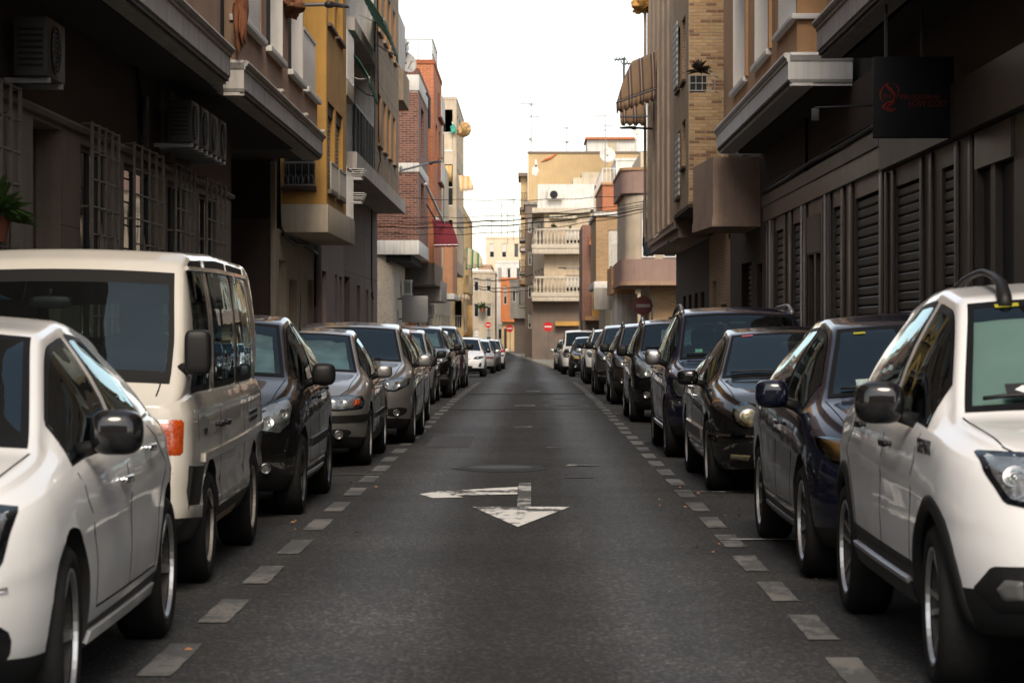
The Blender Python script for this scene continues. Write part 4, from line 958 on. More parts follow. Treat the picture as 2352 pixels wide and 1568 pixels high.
far_house('tan house with flower balcony in the bend', fx(1098, 232), fx(1128, 232), 232, 246, fz(612, 232), m_tan, wins=1, band=1)
far_house('tall pale peach house closing the view', fx(1116, 262), fx(1200, 262), 262, 284, fz(548, 262), mat('peach render', (.62, .50, .36), .88, var=.1, streak=.2), m_cream, wins=3, floors=4)
far_house('white house with sun-room at the end of the view', fx(1138, 244), fx(1200, 244), 244, 258, fz(604, 244), m_white, wins=3, floors=3)
HO = far_house('orange house below the white sun-room', fx(1150, 228), fx(1192, 228), 228, 240, fz(642, 228), mat('strong orange render', (.50, .17, .06), .88, var=.12, streak=.3), wins=2, floors=1, z0=fz(739, 228))
bxo('ground_floor', fx(1153, 228.5), fx(1190, 228.5), 228.5, 240, ground(228) - .3, fz(739, 228) - .005, m_py, HO); fbo('door', facing(228.5), fx(1158, 228.5), fx(1164, 228.5), ground(228), 1.6, .002, .04, m_darkbrown, HO)
HG = far_house('grey house with square bay on the far right of the lane', fx(1171, 205), fx(1210, 205), 205, 222, fz(646, 205), m_concrete, m_greystone, wins=2, floors=1, z0=fz(731, 205))
bxo('ground_floor', fx(1181, 205.6), fx(1212, 205.6), 205.6, 222, ground(205) - .3, fz(731, 205) - .005, m_brownr, HG)
# narrow dark house whose balconies stack up over the lane
J11 = house('balcony_house', 'narrow shaded house with stacked iron balconies beside the balustrade house')
YB = 176.0; fe = facing(YB); x0_, x1_ = fx(1206, YB), fx(1250, YB); z1_ = fz(470, YB)
wh = [(fx(1213, YB), fx(1221, YB), fz(v + 34, YB), fz(v, YB)) for v in (500, 575, 650, 720)] + [(fx(1227, YB), fx(1236, YB), fz(v + 34, YB), fz(v, YB)) for v in (500, 575, 650)]
wall('end_wall', fe, x0_, x1_, ground(YB) - .3, z1_, m_brownr, J11, wh, .2); core(x0_ + .25, x1_, YB + .4, YB + 10, -1, z1_ - .05, J11)
for q in wh: window(fe, *q, J11, m_whitetrim, depth=.1, shut=random.choice((.3, .7)), shut_mat=m_shutter, mull=0, pitch=.12)
wall('street_wall', right(x0_), YB, YB + 10, ground(YB) - .3, z1_, m_brownr, J11); bxo('roof', x0_ - .1, x1_, YB - .1, YB + 10, z1_, z1_ + .2, m_concrete, J11)
for v in (545, 622, 698):
    bxo('balcony_slab', fx(1193, YB), x0_ - .004, YB - .2, YB + 6, fz(v + 8, YB), fz(v + 3, YB), m_concrete, J11); railing(facing(YB - .18), fx(1193, YB), x0_ - .01, fz(v + 3, YB), fz(v - 26, YB), 0, m_darkmetal, J11, step=.09, r=.014, name='balcony_railing')
    bxo('side_screen', fx(1193, YB), fx(1193, YB) + .03, YB - .1, YB + 6, fz(v + 3, YB) + .1, fz(v - 26, YB), m_darkmetal, J11)
    bxo('folded_blind', fx(1196, YB), x0_ - .01, YB + .2, YB + 4, fz(v - 52, YB), fz(v - 46, YB), random.choice((m_concrete, m_white, m_orange)), J11)
far_house('low pale house furthest away in the bend', -16, -6.5, 300, 320, 6.5, m_cream, wins=5)
far_house('distant beige block closing the bend', -26, -14, 285, 310, 8.5, m_beige, wins=5)

# --- unseen facade added behind the viewpoint to darken what car noses and windscreens mirror
o = empty('added_facade', (0, 0, 0)); o['kind'] = 'structure'
fbk = Fr((0, -34, 0), (1, 0, 0), (0, 1, 0)); hs = [(-19.2 + 3.2 * k, -17.7 + 3.2 * k, z, z + 1.7) for k in range(12) for z in (.9, 4.2, 7.3)]
wall('wall', fbk, -22, 22, -.1, 10.5, m_tan, o, hs, .2); bxo('core', -22, 22, -46, -34.3, -.1, 10.4, m_core, o)
for q in hs: fbo('pane', fbk, q[0], q[1], q[2], q[3], -.15, -.12, m_winglass, o)
bxo('cornice', -22.2, 22.2, -34.2, -33.6, 10.5, 10.8, m_fascia, o)

# ================================================================= RIGHT SIDE
f = right(XR)
J1 = house('apartment_house', 'dark house with hairdresser sign and roller shutters at the near right')
sh = [(27.0, 27.95, .13, 3.15), (29.4, 31.5, .13, 3.15)]
dr = [(23.8, 24.75, .13, 3.0), (25.0, 25.75, .13, 3.0)]
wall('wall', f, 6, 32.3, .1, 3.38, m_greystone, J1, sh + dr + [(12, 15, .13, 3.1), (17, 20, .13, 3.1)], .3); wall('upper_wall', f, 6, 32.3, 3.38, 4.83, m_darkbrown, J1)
core(XR + .34, 12, 6, 32.3, 0, 4.83, J1); core(XP + .3, 12, 6, 32.1, 4.8, TOP, J1)
for q in sh:
    rs = empty('roller_shutter', (0, 0, 0), 0, J1); slats(f, q[0] + .02, q[1] - .02, .14, 3.13, -.05, .115, m_shutter_d, rs, th=.025)
for q in dr: fbo('door', f, q[0] + .02, q[1] - .02, .14, 2.98, -.12, -.07, m_darkmetal, J1)
fbo('door_transom', f, 23.8, 25.75, 3.0, 3.36, -.002, .03, m_marble, J1)
for q in (12, 17):
    rs = empty('roller_shutter', (0, 0, 0), 0, J1); slats(f, q + .02, q + 2.98, .14, 3.08, -.05, .115, m_shutter_d, rs, th=.025)
for u in (26.05, 26.9, 28.6, 29.3, 31.6, 32.2): fbo('pilaster', f, u - .09, u + .09, .12, 3.37, .002, .03, m_greystone, J1, bevel=.006)
fbo('stone_band', f, 20, 32.3, 3.40, 3.95, .002, .10, m_greystone, J1)
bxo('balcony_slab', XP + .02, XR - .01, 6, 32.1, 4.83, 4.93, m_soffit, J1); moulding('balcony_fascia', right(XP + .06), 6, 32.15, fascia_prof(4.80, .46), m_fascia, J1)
bxo('fascia_end', XP + .06, XR, 32.1, 32.14, 4.81, 5.25, m_fascia, J1); wall('upper_storey_wall', right(XP + .12), 6, 32.05, 5.26, TOP, m_tan, J1, [(y, y + 1.6, 5.8, 7.6) for y in (12, 16, 20, 24, 28)], .2)
for y in (12, 16, 20, 24, 28): window(right(XP + .12), y, y + 1.6, 5.8, 7.6, J1, m_whitetrim, depth=.12, shut=.5, shut_mat=m_shutter_w)
bxo('storey_end_wall', XP + .13, XR, 32.0, 32.04, 5.26, TOP, m_tan, J1)

J2 = house('apartment_house', 'orange tan house with bright white balcony edge on the right')
sh = [(33.0, 35.4, .13, 3.2), (37.0, 37.95, .13, 3.2), (42.2, 43.7, .13, 3.2), (45.3, 46.8, .13, 3.2)]; dr = [(39.5, 40.3, .13, 2.6), (40.5, 41.3, .13, 2.6)]
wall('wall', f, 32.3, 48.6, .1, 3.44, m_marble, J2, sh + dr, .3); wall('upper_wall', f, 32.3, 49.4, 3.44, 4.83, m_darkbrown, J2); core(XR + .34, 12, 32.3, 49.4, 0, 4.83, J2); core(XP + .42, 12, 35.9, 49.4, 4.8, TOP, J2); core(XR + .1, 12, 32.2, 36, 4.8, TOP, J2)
for q in sh:
    rs = empty('roller_shutter', (0, 0, 0), 0, J2); slats(f, q[0] + .02, q[1] - .02, .14, 3.18, -.06, .13, m_shutter_d, rs, th=.03)
for q in dr: fbo('door', f, q[0] + .02, q[1] - .02, .14, 2.58, -.12, -.07, m_darkmetal, J2)
fbo('door_transom', f, 39.45, 41.35, 2.62, 3.2, .002, .03, m_greystone, J2)
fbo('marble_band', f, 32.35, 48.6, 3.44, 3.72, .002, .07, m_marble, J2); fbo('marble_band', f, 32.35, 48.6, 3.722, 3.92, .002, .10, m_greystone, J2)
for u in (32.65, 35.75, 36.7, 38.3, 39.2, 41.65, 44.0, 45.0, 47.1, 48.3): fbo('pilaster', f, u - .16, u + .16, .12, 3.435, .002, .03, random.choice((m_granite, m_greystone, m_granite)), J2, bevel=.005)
for u in (38.55, 41.9, 47.4): fbo('steel_trim', f, u - .03, u + .03, .12, 3.43, .052, .075, m_alloy, J2)
tubo('cable_run', [f.P(32.6, 4.0, .08), f.P(36, 3.97, .12), f.P(40, 4.02, .10), f.P(44, 3.96, .13), f.P(48.5, 4.0, .08)], .035, m_seal, J2, 6)
tubo('cable_run', [f.P(33.6, 4.06, .05), f.P(37, 4.08, .10), f.P(41, 4.04, .06), f.P(45, 4.07, .1), f.P(48.5, 4.05, .05)], .02, m_seal, J2, 6)
tubo('wall_duct', [f.P(41.2, 3.95, .05), f.P(41.2, 4.8, .05)], .03, m_seal, J2, 6)
m_bright = mat('bright white fascia', (.66, .65, .63), .6, var=.08, streak=.25)
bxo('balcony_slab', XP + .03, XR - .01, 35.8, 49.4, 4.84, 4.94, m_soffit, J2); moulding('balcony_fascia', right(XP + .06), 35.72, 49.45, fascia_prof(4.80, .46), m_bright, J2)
moulding('fascia_return', facing(35.74), XP + .03, XR + .0, [(0, 4.80), (0, 4.83), (.03, 4.85), (.055, 4.89), (.055, 5.13), (.075, 5.15), (.10, 5.19), (.12, 5.22), (.09, 5.26), (-.02, 5.26), (-.02, 4.80)], m_bright, J2)
fw = right(XP + .14)
uh = [(36.0, 38.6, 5.82, 7.5), (39.7, 42.4, 5.75, 8.0), (44.0, 46.9, 5.75, 8.0)]
wall('upper_storey_wall', fw, 35.85, 49.4, 5.26, TOP, m_orange, J2, uh, .35); wall('storey_end_wall', facing(35.86), XP + .14, 6.5, 5.26, TOP, m_orange, J2, [(4.35, 6.2, 5.85, 7.6)], .3)
for q in uh[1:]:
    window(fw, *q, J2, m_whitetrim, depth=.25, mull=1, bar=.07, shut=.2, shut_mat=m_shutter_w); fbo('sill', fw, q[0] - .08, q[1] + .08, q[2] - .09, q[2] - .003, -.1, .09, m_whitetrim, J2, bevel=.01)
    fbo('window_jamb', fw, q[1] - .03, q[1] - .004, q[2] + .004, q[3] - .004, -.345, .02, m_whitetrim, J2); fbo('window_surround', fw, q[0] - .16, q[0] - .004, q[2] - .003, q[3], -.01, .05, m_orange, J2)
fbo('sill', fw, 35.9, 38.7, 5.74, 5.815, -.1, .09, m_whitetrim, J2, bevel=.01); fbo('sill', facing(35.86), XP + .06, 6.3, 5.74, 5.815, -.1, .09, m_whitetrim, J2, bevel=.01)
railing(fw, 36.0, 38.55, 5.83, 6.7, -.03, m_whitetrim, J2, step=.08, r=.025, name='terrace_railing'); railing(facing(35.88), XP + .3, 6.1, 5.83, 6.7, -.03, m_whitetrim, J2, step=.28, r=.014, name='terrace_railing')
bxo('far_end_wall', XP + .15, XR, 49.34, 49.4, 5.26, TOP, m_orange, J2)

# brown balcony house and tan brick bay
J3 = house('brick_house', 'tan brick house with brown pebbledash balcony on the right')
wall('ground_floor_wall', f, 48.7, 57.5, .05, 3.45, m_darkbrown, J3, [(49.6, 50.7, .13, 2.7), (52.0, 54.4, .13, 2.8)], .3); wall('brick_ground_wall', f, 57.5, 64.2, -.05, 3.75, m_bk_tan, J3, [(58.6, 60.3, .1, 2.0), (61.8, 63.0, .1, 2.6)], .25)
core(XR + .34, 12, 48.7, 79, -.3, 3.75, J3); core(XR + .1, 12, 49.4, 58, 3.4, TOP, J3); core(XP + .3, 12, 58.3, 64, 4.2, TOP, J3)
rs = empty('roller_shutter', (0, 0, 0), 0, J3); slats(f, 52.02, 54.38, .14, 2.78, -.16, .11, m_shutter_d, rs, th=.025); fbo('door', f, 49.62, 50.68, .14, 2.68, -.26, -.2, m_darkmetal, J3)
window(f, 58.6, 60.3, .1, 2.0, J3, m_shutter, depth=.15); fbo('door', f, 61.82, 62.98, .1, 2.58, -.22, -.17, m_darkmetal, J3)
wall('balcony_back_wall', right(XR), 49.42, 58, 3.45, TOP, m_darkbrown, J3, [(52, 54, 4.8, 6.8)], .2)
bm = bmesh.new(); pts = [(XR, 50.0), (3.58, 50.0), (3.40, 53.3), (3.42, 53.6), (XR, 53.6)]
for z0, z1, ex in ((3.42, 3.60, .02), (3.60, 4.78, 0.0)):
    A = [bm.verts.new((x - (ex if x < 4 else 0), y - ex, z0)) for x, y in pts]; B = [bm.verts.new((x - (ex if x < 4 else 0), y - ex, z1)) for x, y in pts]
    for k in range(5): bm.faces.new((A[k], A[(k + 1) % 5], B[(k + 1) % 5], B[k]))
    bm.faces.new(A[::-1]); bm.faces.new(B)
obj('pebbledash_balcony', bm, m_pebble, J3); bxo('balcony_rail', 3.7, XR, 50.02, 50.06, 4.82, 4.95, m_whitetrim, J3)
for x in (3.75, 4.1, 4.4): bxo('rail_post', x, x + .03, 50.02, 50.05, 4.78, 4.82, m_whitetrim, J3)
fe, fs = facing(58.0), right(XP)
wall('brick_bay_end', fe, XP, 9, 4.25, TOP, m_mortar, J3); bricks(fe, XP + .005, 5.6, 4.25, 9.6, BRK_TAN, J3, limit=290, visible=lambda a, v: a < 4.7 and v < 9.05)
bh_ = [(59.2, 60.6, 5.2, 6.3), (61.3, 62.6, 4.6, 6.2), (59.2, 60.6, 7.2, 8.7), (61.3, 62.6, 7.2, 8.7)]
wall('brick_bay_wall', fs, 58.0, 64.2, 4.25, TOP, m_bk_tan, J3, bh_, .15); bxo('bay_underside', XP + .01, XR, 58.02, 64.2, 4.18, 4.25, m_darkbrown, J3)
for q in bh_: window(fs, *q, J3, m_whitetrim, depth=.08, mull=0, sill=m_darkbrown)
m_striped = stripes('grey striped blind', [(0, (.50, .48, .45)), (.5, (.22, .20, .19))], .16, axis=2)
fbo('striped_blind', fs, 61.25, 62.65, 4.62, 6.1, .01, .05, m_striped, J3); fbo('striped_blind', fs, 62.0, 63.4, 7.3, 8.9, .01, .05, m_striped, J3)

# ribbed pebbledash house on the corner
J4 = house('ribbed_house', 'ribbed concrete corner house with striped awning on the right')
YB = 64.2; fe, fs = facing(YB), right(XP)
core(XP + .35, 12, YB + .3, 78.6, 3.9, TOP, J4); wall('ground_floor_wall', f, 64.2, 78.8, -.2, 3.75, m_darkbrown, J4, [(66 + 2.6 * k, 67.3 + 2.6 * k, .05, 2.4) for k in range(4)], .3)
for k in range(4): fbo('door', f, 66.02 + 2.6 * k, 67.28 + 2.6 * k, .06, 2.38, -.2, -.15, m_brownr, J4)
wall('end_wall', fe, XP, 9, 4.1, TOP, m_pebble, J4)
sl = [(66.4 + 2.6 * k, 67.3 + 2.6 * k, z, z + 1.5) for k in range(5) for z in (4.8, 7.6, 10.4)]
wall('street_wall', fs, YB, 78.6, 4.1, TOP, m_rib, J4, sl, .22)
for q in sl: window(fs, *q, J4, m_brownr, depth=.14, mull=0, shut=.6, shut_mat=m_shutter, pitch=.1)
for k in range(6):
    fbo('rib', fs, 65.9 + 2.6 * k, 66.02 + 2.6 * k, 4.12, TOP, .002, .06, m_rib, J4)
bm = bmesh.new()
for (a, z0, z1) in ((.0, 3.72, 3.95), (.10, 3.95, 4.1)):
    fb(bm, fs, YB - .02, 78.7, z0, z1, -.9, -.12 + a)
obj('base_moulding', bm, m_pebble, J4)
tubo('cable_run', [fs.P(78.5, 5.4, .1), fs.P(78.55, 4.0, .12), fs.P(77.8, 3.66, .05), fs.P(72, 3.66, .02), fs.P(66, 3.68, .02)], .03, m_seal, J4, 6)
tubo('drain_pipe', [fs.P(76.9, 12, .14), fs.P(76.9, 4.2, .14)], .045, m_rib, J4)

# dusty-rose rounded house beyond the crossing
J5 = house('rounded_house', 'dusty rose house with rounded corner bay beyond the crossing')
gz = ground(95); m_rose = m_mauve2
def rounded(z0, z1, x, y, r, mt, nm, x1=9, y1=104, ex=0.0):
    bm = bmesh.new(); x -= ex; y -= ex; pts = [(x1, y)] + [(x + r - r * math.sin(a), y + r - r * math.cos(a)) for a in np.linspace(0, math.pi / 2, 10)] + [(x, y1), (x1, y1)]
    A = [bm.verts.new((p, q, z0)) for p, q in pts]; B = [bm.verts.new((p, q, z1)) for p, q in pts]; n = len(pts)
    for k in range(n): bm.faces.new((A[k], A[(k + 1) % n], B[(k + 1) % n], B[k]))
    bm.faces.new(A[::-1]); bm.faces.new(B); return obj(nm, bm, mt, J5, smooth=30)
rounded(3.22, 4.05, 3.40, 95.0, .8, m_rose, 'bay_band'); rounded(4.05, 6.5, 3.55, 95.1, .7, m_beige, 'bay_wall'); rounded(6.5, 7.35, 3.40, 95.0, .8, m_rose, 'parapet'); rounded(3.08, 3.22, 3.34, 94.94, .85, m_tan, 'base_trim'); rounded(7.35, 7.45, 3.36, 94.96, .82, m_orange, 'coping')
for x in (4.15, 4.95):
    w = window(Fr((0, 95.1, 0), (1, 0, 0), (0, -1, 0)), x, x + .5, 4.1, 6.3, J5, m_whitetrim, depth=-.06, shut=.35, shut_mat=m_shutter, mull=0)
wall('ground_floor_wall', facing(96.2), 4.5, 9, gz - .3, 3.1, m_bk_tan, J5, [(5.2, 6.6, gz + .1, 1.9)], .2); wall('ground_floor_side', right(4.5), 96.2, 104, gz - .3, 3.1, m_cream, J5, [(98, 99.5, gz + .1, 2.1)], .2)
core(4.8, 9, 96.6, 104, gz - .3, 3.1, J5); fbo('window_guard', facing(96.2), 5.2, 6.6, gz + .4, 1.9, -.1, -.05, m_darkmetal, J5)

J6 = house('terraced_house', 'orange brick mirador with white roof terrace railing on the right')
gz = ground(136)
bxo('wall', 3.7, 9, 136, 150, gz - .3, 6.9, m_white, J6); bxo('mirador_base', 3.8, 9, 135.4, 149, 6.9, 7.75, m_orange, J6); wall('brick_end', facing(135.5), 3.85, 9, 7.75, 9.1, m_bk_orange, J6); wall('brick_side', right(3.85), 135.5, 149, 7.75, 9.1, m_bk_orange, J6)
core(4.1, 9, 135.8, 149, 7.7, 9.0, J6); bxo('cornice', 3.78, 9, 135.4, 149, 9.1, 9.25, m_orange, J6, bevel=.02)
railing(facing(135.6), 3.85, 6.3, 9.25, 10.0, 0, m_whitetrim, J6, step=.2, r=.018, name='terrace_railing'); railing(right(3.85), 135.6, 148, 9.25, 10.0, 0, m_whitetrim, J6, step=.3, r=.02, name='terrace_railing')
bxo('stair_head', 5.9, 9, 136.5, 148, 9.25, 10.9, m_cream, J6)
bxo('low_porch', 3.55, 4.4, 104.5, 110, ground(105) - .3, 2.9, m_white, J5); bxo('porch_balcony', 3.32, 4.3, 104.3, 110, 2.9, 4.0, m_orange, J5); railing(facing(104.32), 3.35, 4.2, 4.0, 4.9, 0, m_whitetrim, J5, step=.1, r=.012, name='balcony_railing')

J7 = house('brick_house', 'tan brick house with white shuttered window and grey concrete balcony')
gz = ground(112); fe = facing(112.2)
wall('brick_end', fe, 2.9, 9, 3.55, 6.4, m_bk_tan, J7, [(3.45, 4.0, 4.1, 5.8)], .15); window(fe, 3.45, 4.0, 4.1, 5.8, J7, m_whitetrim, depth=.08, shut=.95, shut_mat=m_shutter_w, mull=0)
wall('brick_side', right(2.9), 112.2, 122, 3.55, 6.4, m_bk_tan, J7); core(3.2, 9, 112.6, 122, 3.4, 6.3, J7); bxo('cornice', 2.8, 9, 112.1, 122, 6.4, 6.6, m_white, J7, bevel=.03); bxo('base_cornice', 2.8, 9, 112.1, 122, 3.25, 3.55, m_white, J7, bevel=.03)
bxo('concrete_balcony', 2.76, 3.7, 110.6, 112.0, 2.3, 3.22, m_concrete, J7, bevel=.02); bxo('ground_floor', 3.3, 9, 112.4, 122, gz - .3, 3.25, m_cream, J7)
J8 = house('brick_house', 'slim dark red brick house with tiled ledge next to the balustrade house')
fe = facing(126)
wall('brick_end', fe, 2.58, 9, 1.9, 6.6, m_bk_brown, J8); wall('brick_side', right(2.58), 126, 134, 1.9, 6.6, m_bk_brown, J8); bxo('ledge', 3.0, 3.9, 125.3, 126, 4.9, 5.1, m_tan, J8); bxo('bay', 3.05, 3.8, 125.4, 125.98, 5.1, 6.0, m_ochre, J8)
bxo('bay', 3.05, 3.8, 125.4, 125.98, 2.0, 3.3, m_ochre, J8); bxo('base', 2.62, 9, 126.02, 134, -1, 1.9, m_brownr, J8); bxo('ledge', 2.7, 3.9, 125.2, 126, 1.9, 2.1, m_orange, J8)
bm = bmesh.new(); hexa(bm, [(2.9, 125.1, 5.6), (4.0, 125.1, 5.6), (4.0, 126, 6.0), (2.9, 126, 6.0), (3.2, 125.5, 6.5), (3.7, 125.5, 6.5), (3.7, 126, 6.5), (3.2, 126, 6.5)]); obj('tiled_hood', bm, BRK_ORANGE[0], J8)

# balustrade house facing us where the street narrows
J9 = house('balustrade_house', 'beige corner house with white stone balustrades facing down the street')
m_balcream = mat('cream stone balustrade', (.50, .44, .35), .8, var=.12, streak=.35)
YB = 162.0; g = ground(YB); k_ = YB / 5880.0
def hx(u): return (u - 1217) * k_
def hz(v): return CAM_H + (760 - v) * k_
fe = facing(YB); xa, xb = hx(1250), hx(1345)
m_stone = mat('warm beige render', (.50, .40, .28), .88, var=.12, streak=.35, bump=.1)  # a little lighter and warmer than the plain beige render
ww = [(hx(1299), hx(1336), hz(670), hz(632)), (hx(1299), hx(1336), hz(560), hz(528))]
wall('end_wall', fe, xa, xb + .6, hz(690), hz(490), m_stone, J9, ww, .2)
for q in ww: window(fe, *q, J9, m_whitetrim, depth=.12, shut=.75, shut_mat=m_shutter_w, pitch=.1)
wall('ground_floor_wall', fe, hx(1222), xb + .6, g - .3, hz(692), m_brownr, J9, [(hx(1300), hx(1338), g + .1, hz(760))], .25)
rs = empty('roller_shutter', (0, 0, 0), 0, J9); slats(fe, hx(1300) + .02, hx(1338) - .02, g + .15, hz(760) - .02, -.15, .12, m_shutter, rs)
# chamfered street side
def slant(x0, y0, x1, y1):
    d = Vector((x1 - x0, y1 - y0, 0)); L_ = d.length; u = d / L_; n = Vector((u.y, -u.x, 0)); n = -n if n.x > 0 else n
    return Fr((x0, y0, 0), u, n), L_
fsl, LL = slant(xa, YB, hx(1225) * 1.0, YB + 12)
wall('street_wall', fsl, 0, LL, g - .3, hz(490), m_stone, J9, [(2 + 3.2 * k, 3.6 + 3.2 * k, z, z + 1.7) for k in range(3) for z in (.5, 3.7, 6.6)], .2)
for k in range(3):
    for z in (.5, 3.7, 6.6): window(fsl, 2 + 3.2 * k, 3.6 + 3.2 * k, z, z + 1.7, J9, m_darkbrown, depth=.12, shut=.5, shut_mat=m_shutter, pitch=.12)
core(xa + .6, xb + .5, YB + .5, YB + 14, g - .3, hz(492), J9)
for v0, v1, nm in ((692, 672, 'lower'), (584, 562, 'upper')):
    bxo('balcony_slab', hx(1222), xb + .02, YB - .95, YB - .003, hz(v0), hz(v1 + 10), m_balcream, J9, bevel=.02); bxo('balcony_edge', hx(1221), xb + .04, YB - .99, YB - .003, hz(v1 + 10) + .003, hz(v1), m_balcream, J9, bevel=.02)
    ba = empty('balustrade', (0, 0, 0), 0, J9)
    bxo('coping', hx(1228), xb, YB - .93, YB - .75, hz(v1 - 32), hz(v1 - 37), m_balcream, ba, bevel=.01); bm = bmesh.new(); hh = hz(v1 - 32) - hz(v1) - .01
    lathe(bm, [(.05, 0), (.065, hh * .05), (.06, hh * .10), (.04, hh * .14), (.075, hh * .32), (.085, hh * .42), (.06, hh * .58), (.036, hh * .72), (.034, hh * .86), (.06, hh * .92), (.055, hh)], 12, 'Z')
    me_b = obj('baluster', bm, m_balcream, ba, smooth=40, loc=(hx(1232), YB - .84, hz(v1) + .005)).data
    n = 14
    for k in range(1, n): mesh_obj('baluster', me_b, ba, (hx(1232) + (xb - hx(1232) - .1) * k / (n - 1), YB - .84, hz(v1) + .005))
    for k in range(7): mesh_obj('baluster', me_b, ba, (hx(1229) - .02 * k, YB - .6 + .75 * k, hz(v1) + .005))
bxo('roof_slab', hx(1222), xb + .3, YB - .4, YB + 14, hz(490), hz(478), m_balcream, J9, bevel=.02)
bxo('penthouse', hx(1235), xb + .6, YB + 1.5, YB + 12, hz(478), hz(420), m_white, J9); bxo('penthouse_block', hx(1318), xb + .8, YB + 3, YB + 12, hz(420), hz(402), m_cream, J9)
aw_m = stripes('cream fringed awning', [(0, (.50, .45, .36)), (.5, (.40, .34, .24))], .3, axis=0)
fbo('folded_awning', fe, hx(1262), hx(1325), hz(502), hz(494), .05, .3, aw_m, J9); fbo('shop_awning', fe, hx(1275), hx(1330), hz(748), hz(738), .05, .5, m_ochre, J9)

# big ochre block behind
J10 = house('ochre_block', 'tall ochre block with stained blank wall and rooftop hut')
YB = 190.0; k_ = YB / 5880.0
m_blank = mat('stained ochre render', (.50, .36, .19), .9, var=.18, vscale=.35, streak=.4, streak_col=(.30, .22, .13), bump=.1)
fe = facing(YB)
wall('blank_wall', fe, hx(1213), hx(1490), ground(YB) - .3, hz(352), m_blank, J10); core(hx(1216), hx(1490), YB + .3, YB + 15, -1, hz(353), J10); bxo('coping', hx(1211), hx(1490), YB - .1, YB + .5, hz(352), hz(348), m_brownr, J10)
wall('street_wall', right(hx(1213)), YB, YB + 15, -1, hz(352), m_blank, J10, [(YB + 2 + 4 * k, YB + 4 + 4 * k, z, z + 1.8) for k in range(3) for z in (4, 7, 10)], .2)
for a_, b_ in ((405, 470), (485, 560), (575, 640)):
    bxo('balcony', hx(1193), hx(1212), YB + .4, YB + 9, hz(b_ + 12), hz(b_ + 6), m_brownr, J10); railing(facing(YB + .45), hx(1193), hx(1212), hz(b_ + 6), hz(b_ - 28), 0, m_darkmetal, J10, step=.12, r=.012, name='balcony_railing')
bxo('balcony_roof', hx(1190), hx(1212), YB + .3, YB + 9, hz(404), hz(396), m_brownr, J10); bxo('loggia_wall', hx(1196), hx(1212), YB + .9, YB + 9, hz(655), hz(404), m_blank, J10)
bm = bmesh.new(); tube(bm, [fe.P(hx(1243), hz(372), .02), fe.P(hx(1256), hz(366), .03), fe.P(hx(1266), hz(362), .02), fe.P(hx(1282), hz(352), .03)], [.03, .12, .10, .03], 6); obj('tile_patch', bm, BRK_ORANGE[0], J10)
for pts in ([(1222, 385), (1232, 378), (1238, 392), (1232, 405), (1221, 400)], [(1228, 366), (1233, 366), (1235, 382), (1229, 384)]):
    bm = bmesh.new(); bm.faces.new([bm.verts.new(fe.P(hx(u), hz(v), .006)) for u, v in pts]); obj('plaster_patch', bm, m_white, J10)
hut = bxo('rooftop_hut', hx(1350), hx(1468), YB + 2, YB + 8, hz(350), hz(316), m_white, J10); bxo('hut_roof', hx(1346), hx(1462), YB + 1.7, YB + 8.2, hz(316), hz(311), BRK_ORANGE[0], J10); fbo('hut_door', facing(YB + 2), hx(1398), hx(1418), hz(348), hz(320), .002, .03, m_cream, J10)
far_house('white stepped house between ochre block and terrace', hx(1400), hx(1480), 176, 188, hz(398), m_white, wins=3)
bxo('chimney_block', hx(1330), hx(1400), 180, 186, 7.0, hz(415), m_cream, J10)
# ------------------------------------------------------------------ cars
class Sm:
    """a polyline smoothed with a gaussian, sampled every 5 mm"""
    def __init__(s, pts, rad, L):
        s.g = np.arange(-0.6, L + 0.6, 0.005)
        v = np.interp(s.g, [p[0] for p in pts], [p[1] for p in pts])
        k = np.arange(-int(3 * rad / .005) - 1, int(3 * rad / .005) + 2); w = np.exp(-.5 * (k * .005 / rad) ** 2); w /= w.sum()
        pad = len(k) // 2
        s.v = np.convolve(np.pad(v, pad, mode='edge'), w, mode='valid')
    def __call__(s, y): return float(np.interp(y, s.g, s.v))

NB, NS, NG, NC, NT = 5, 10, 5, 3, 5
IG = NB + NS            # greenhouse base index
IC = IG + NG            # roof corner index
IT = IC + NC            # first top point
NP = IT + NT + 1 - 0

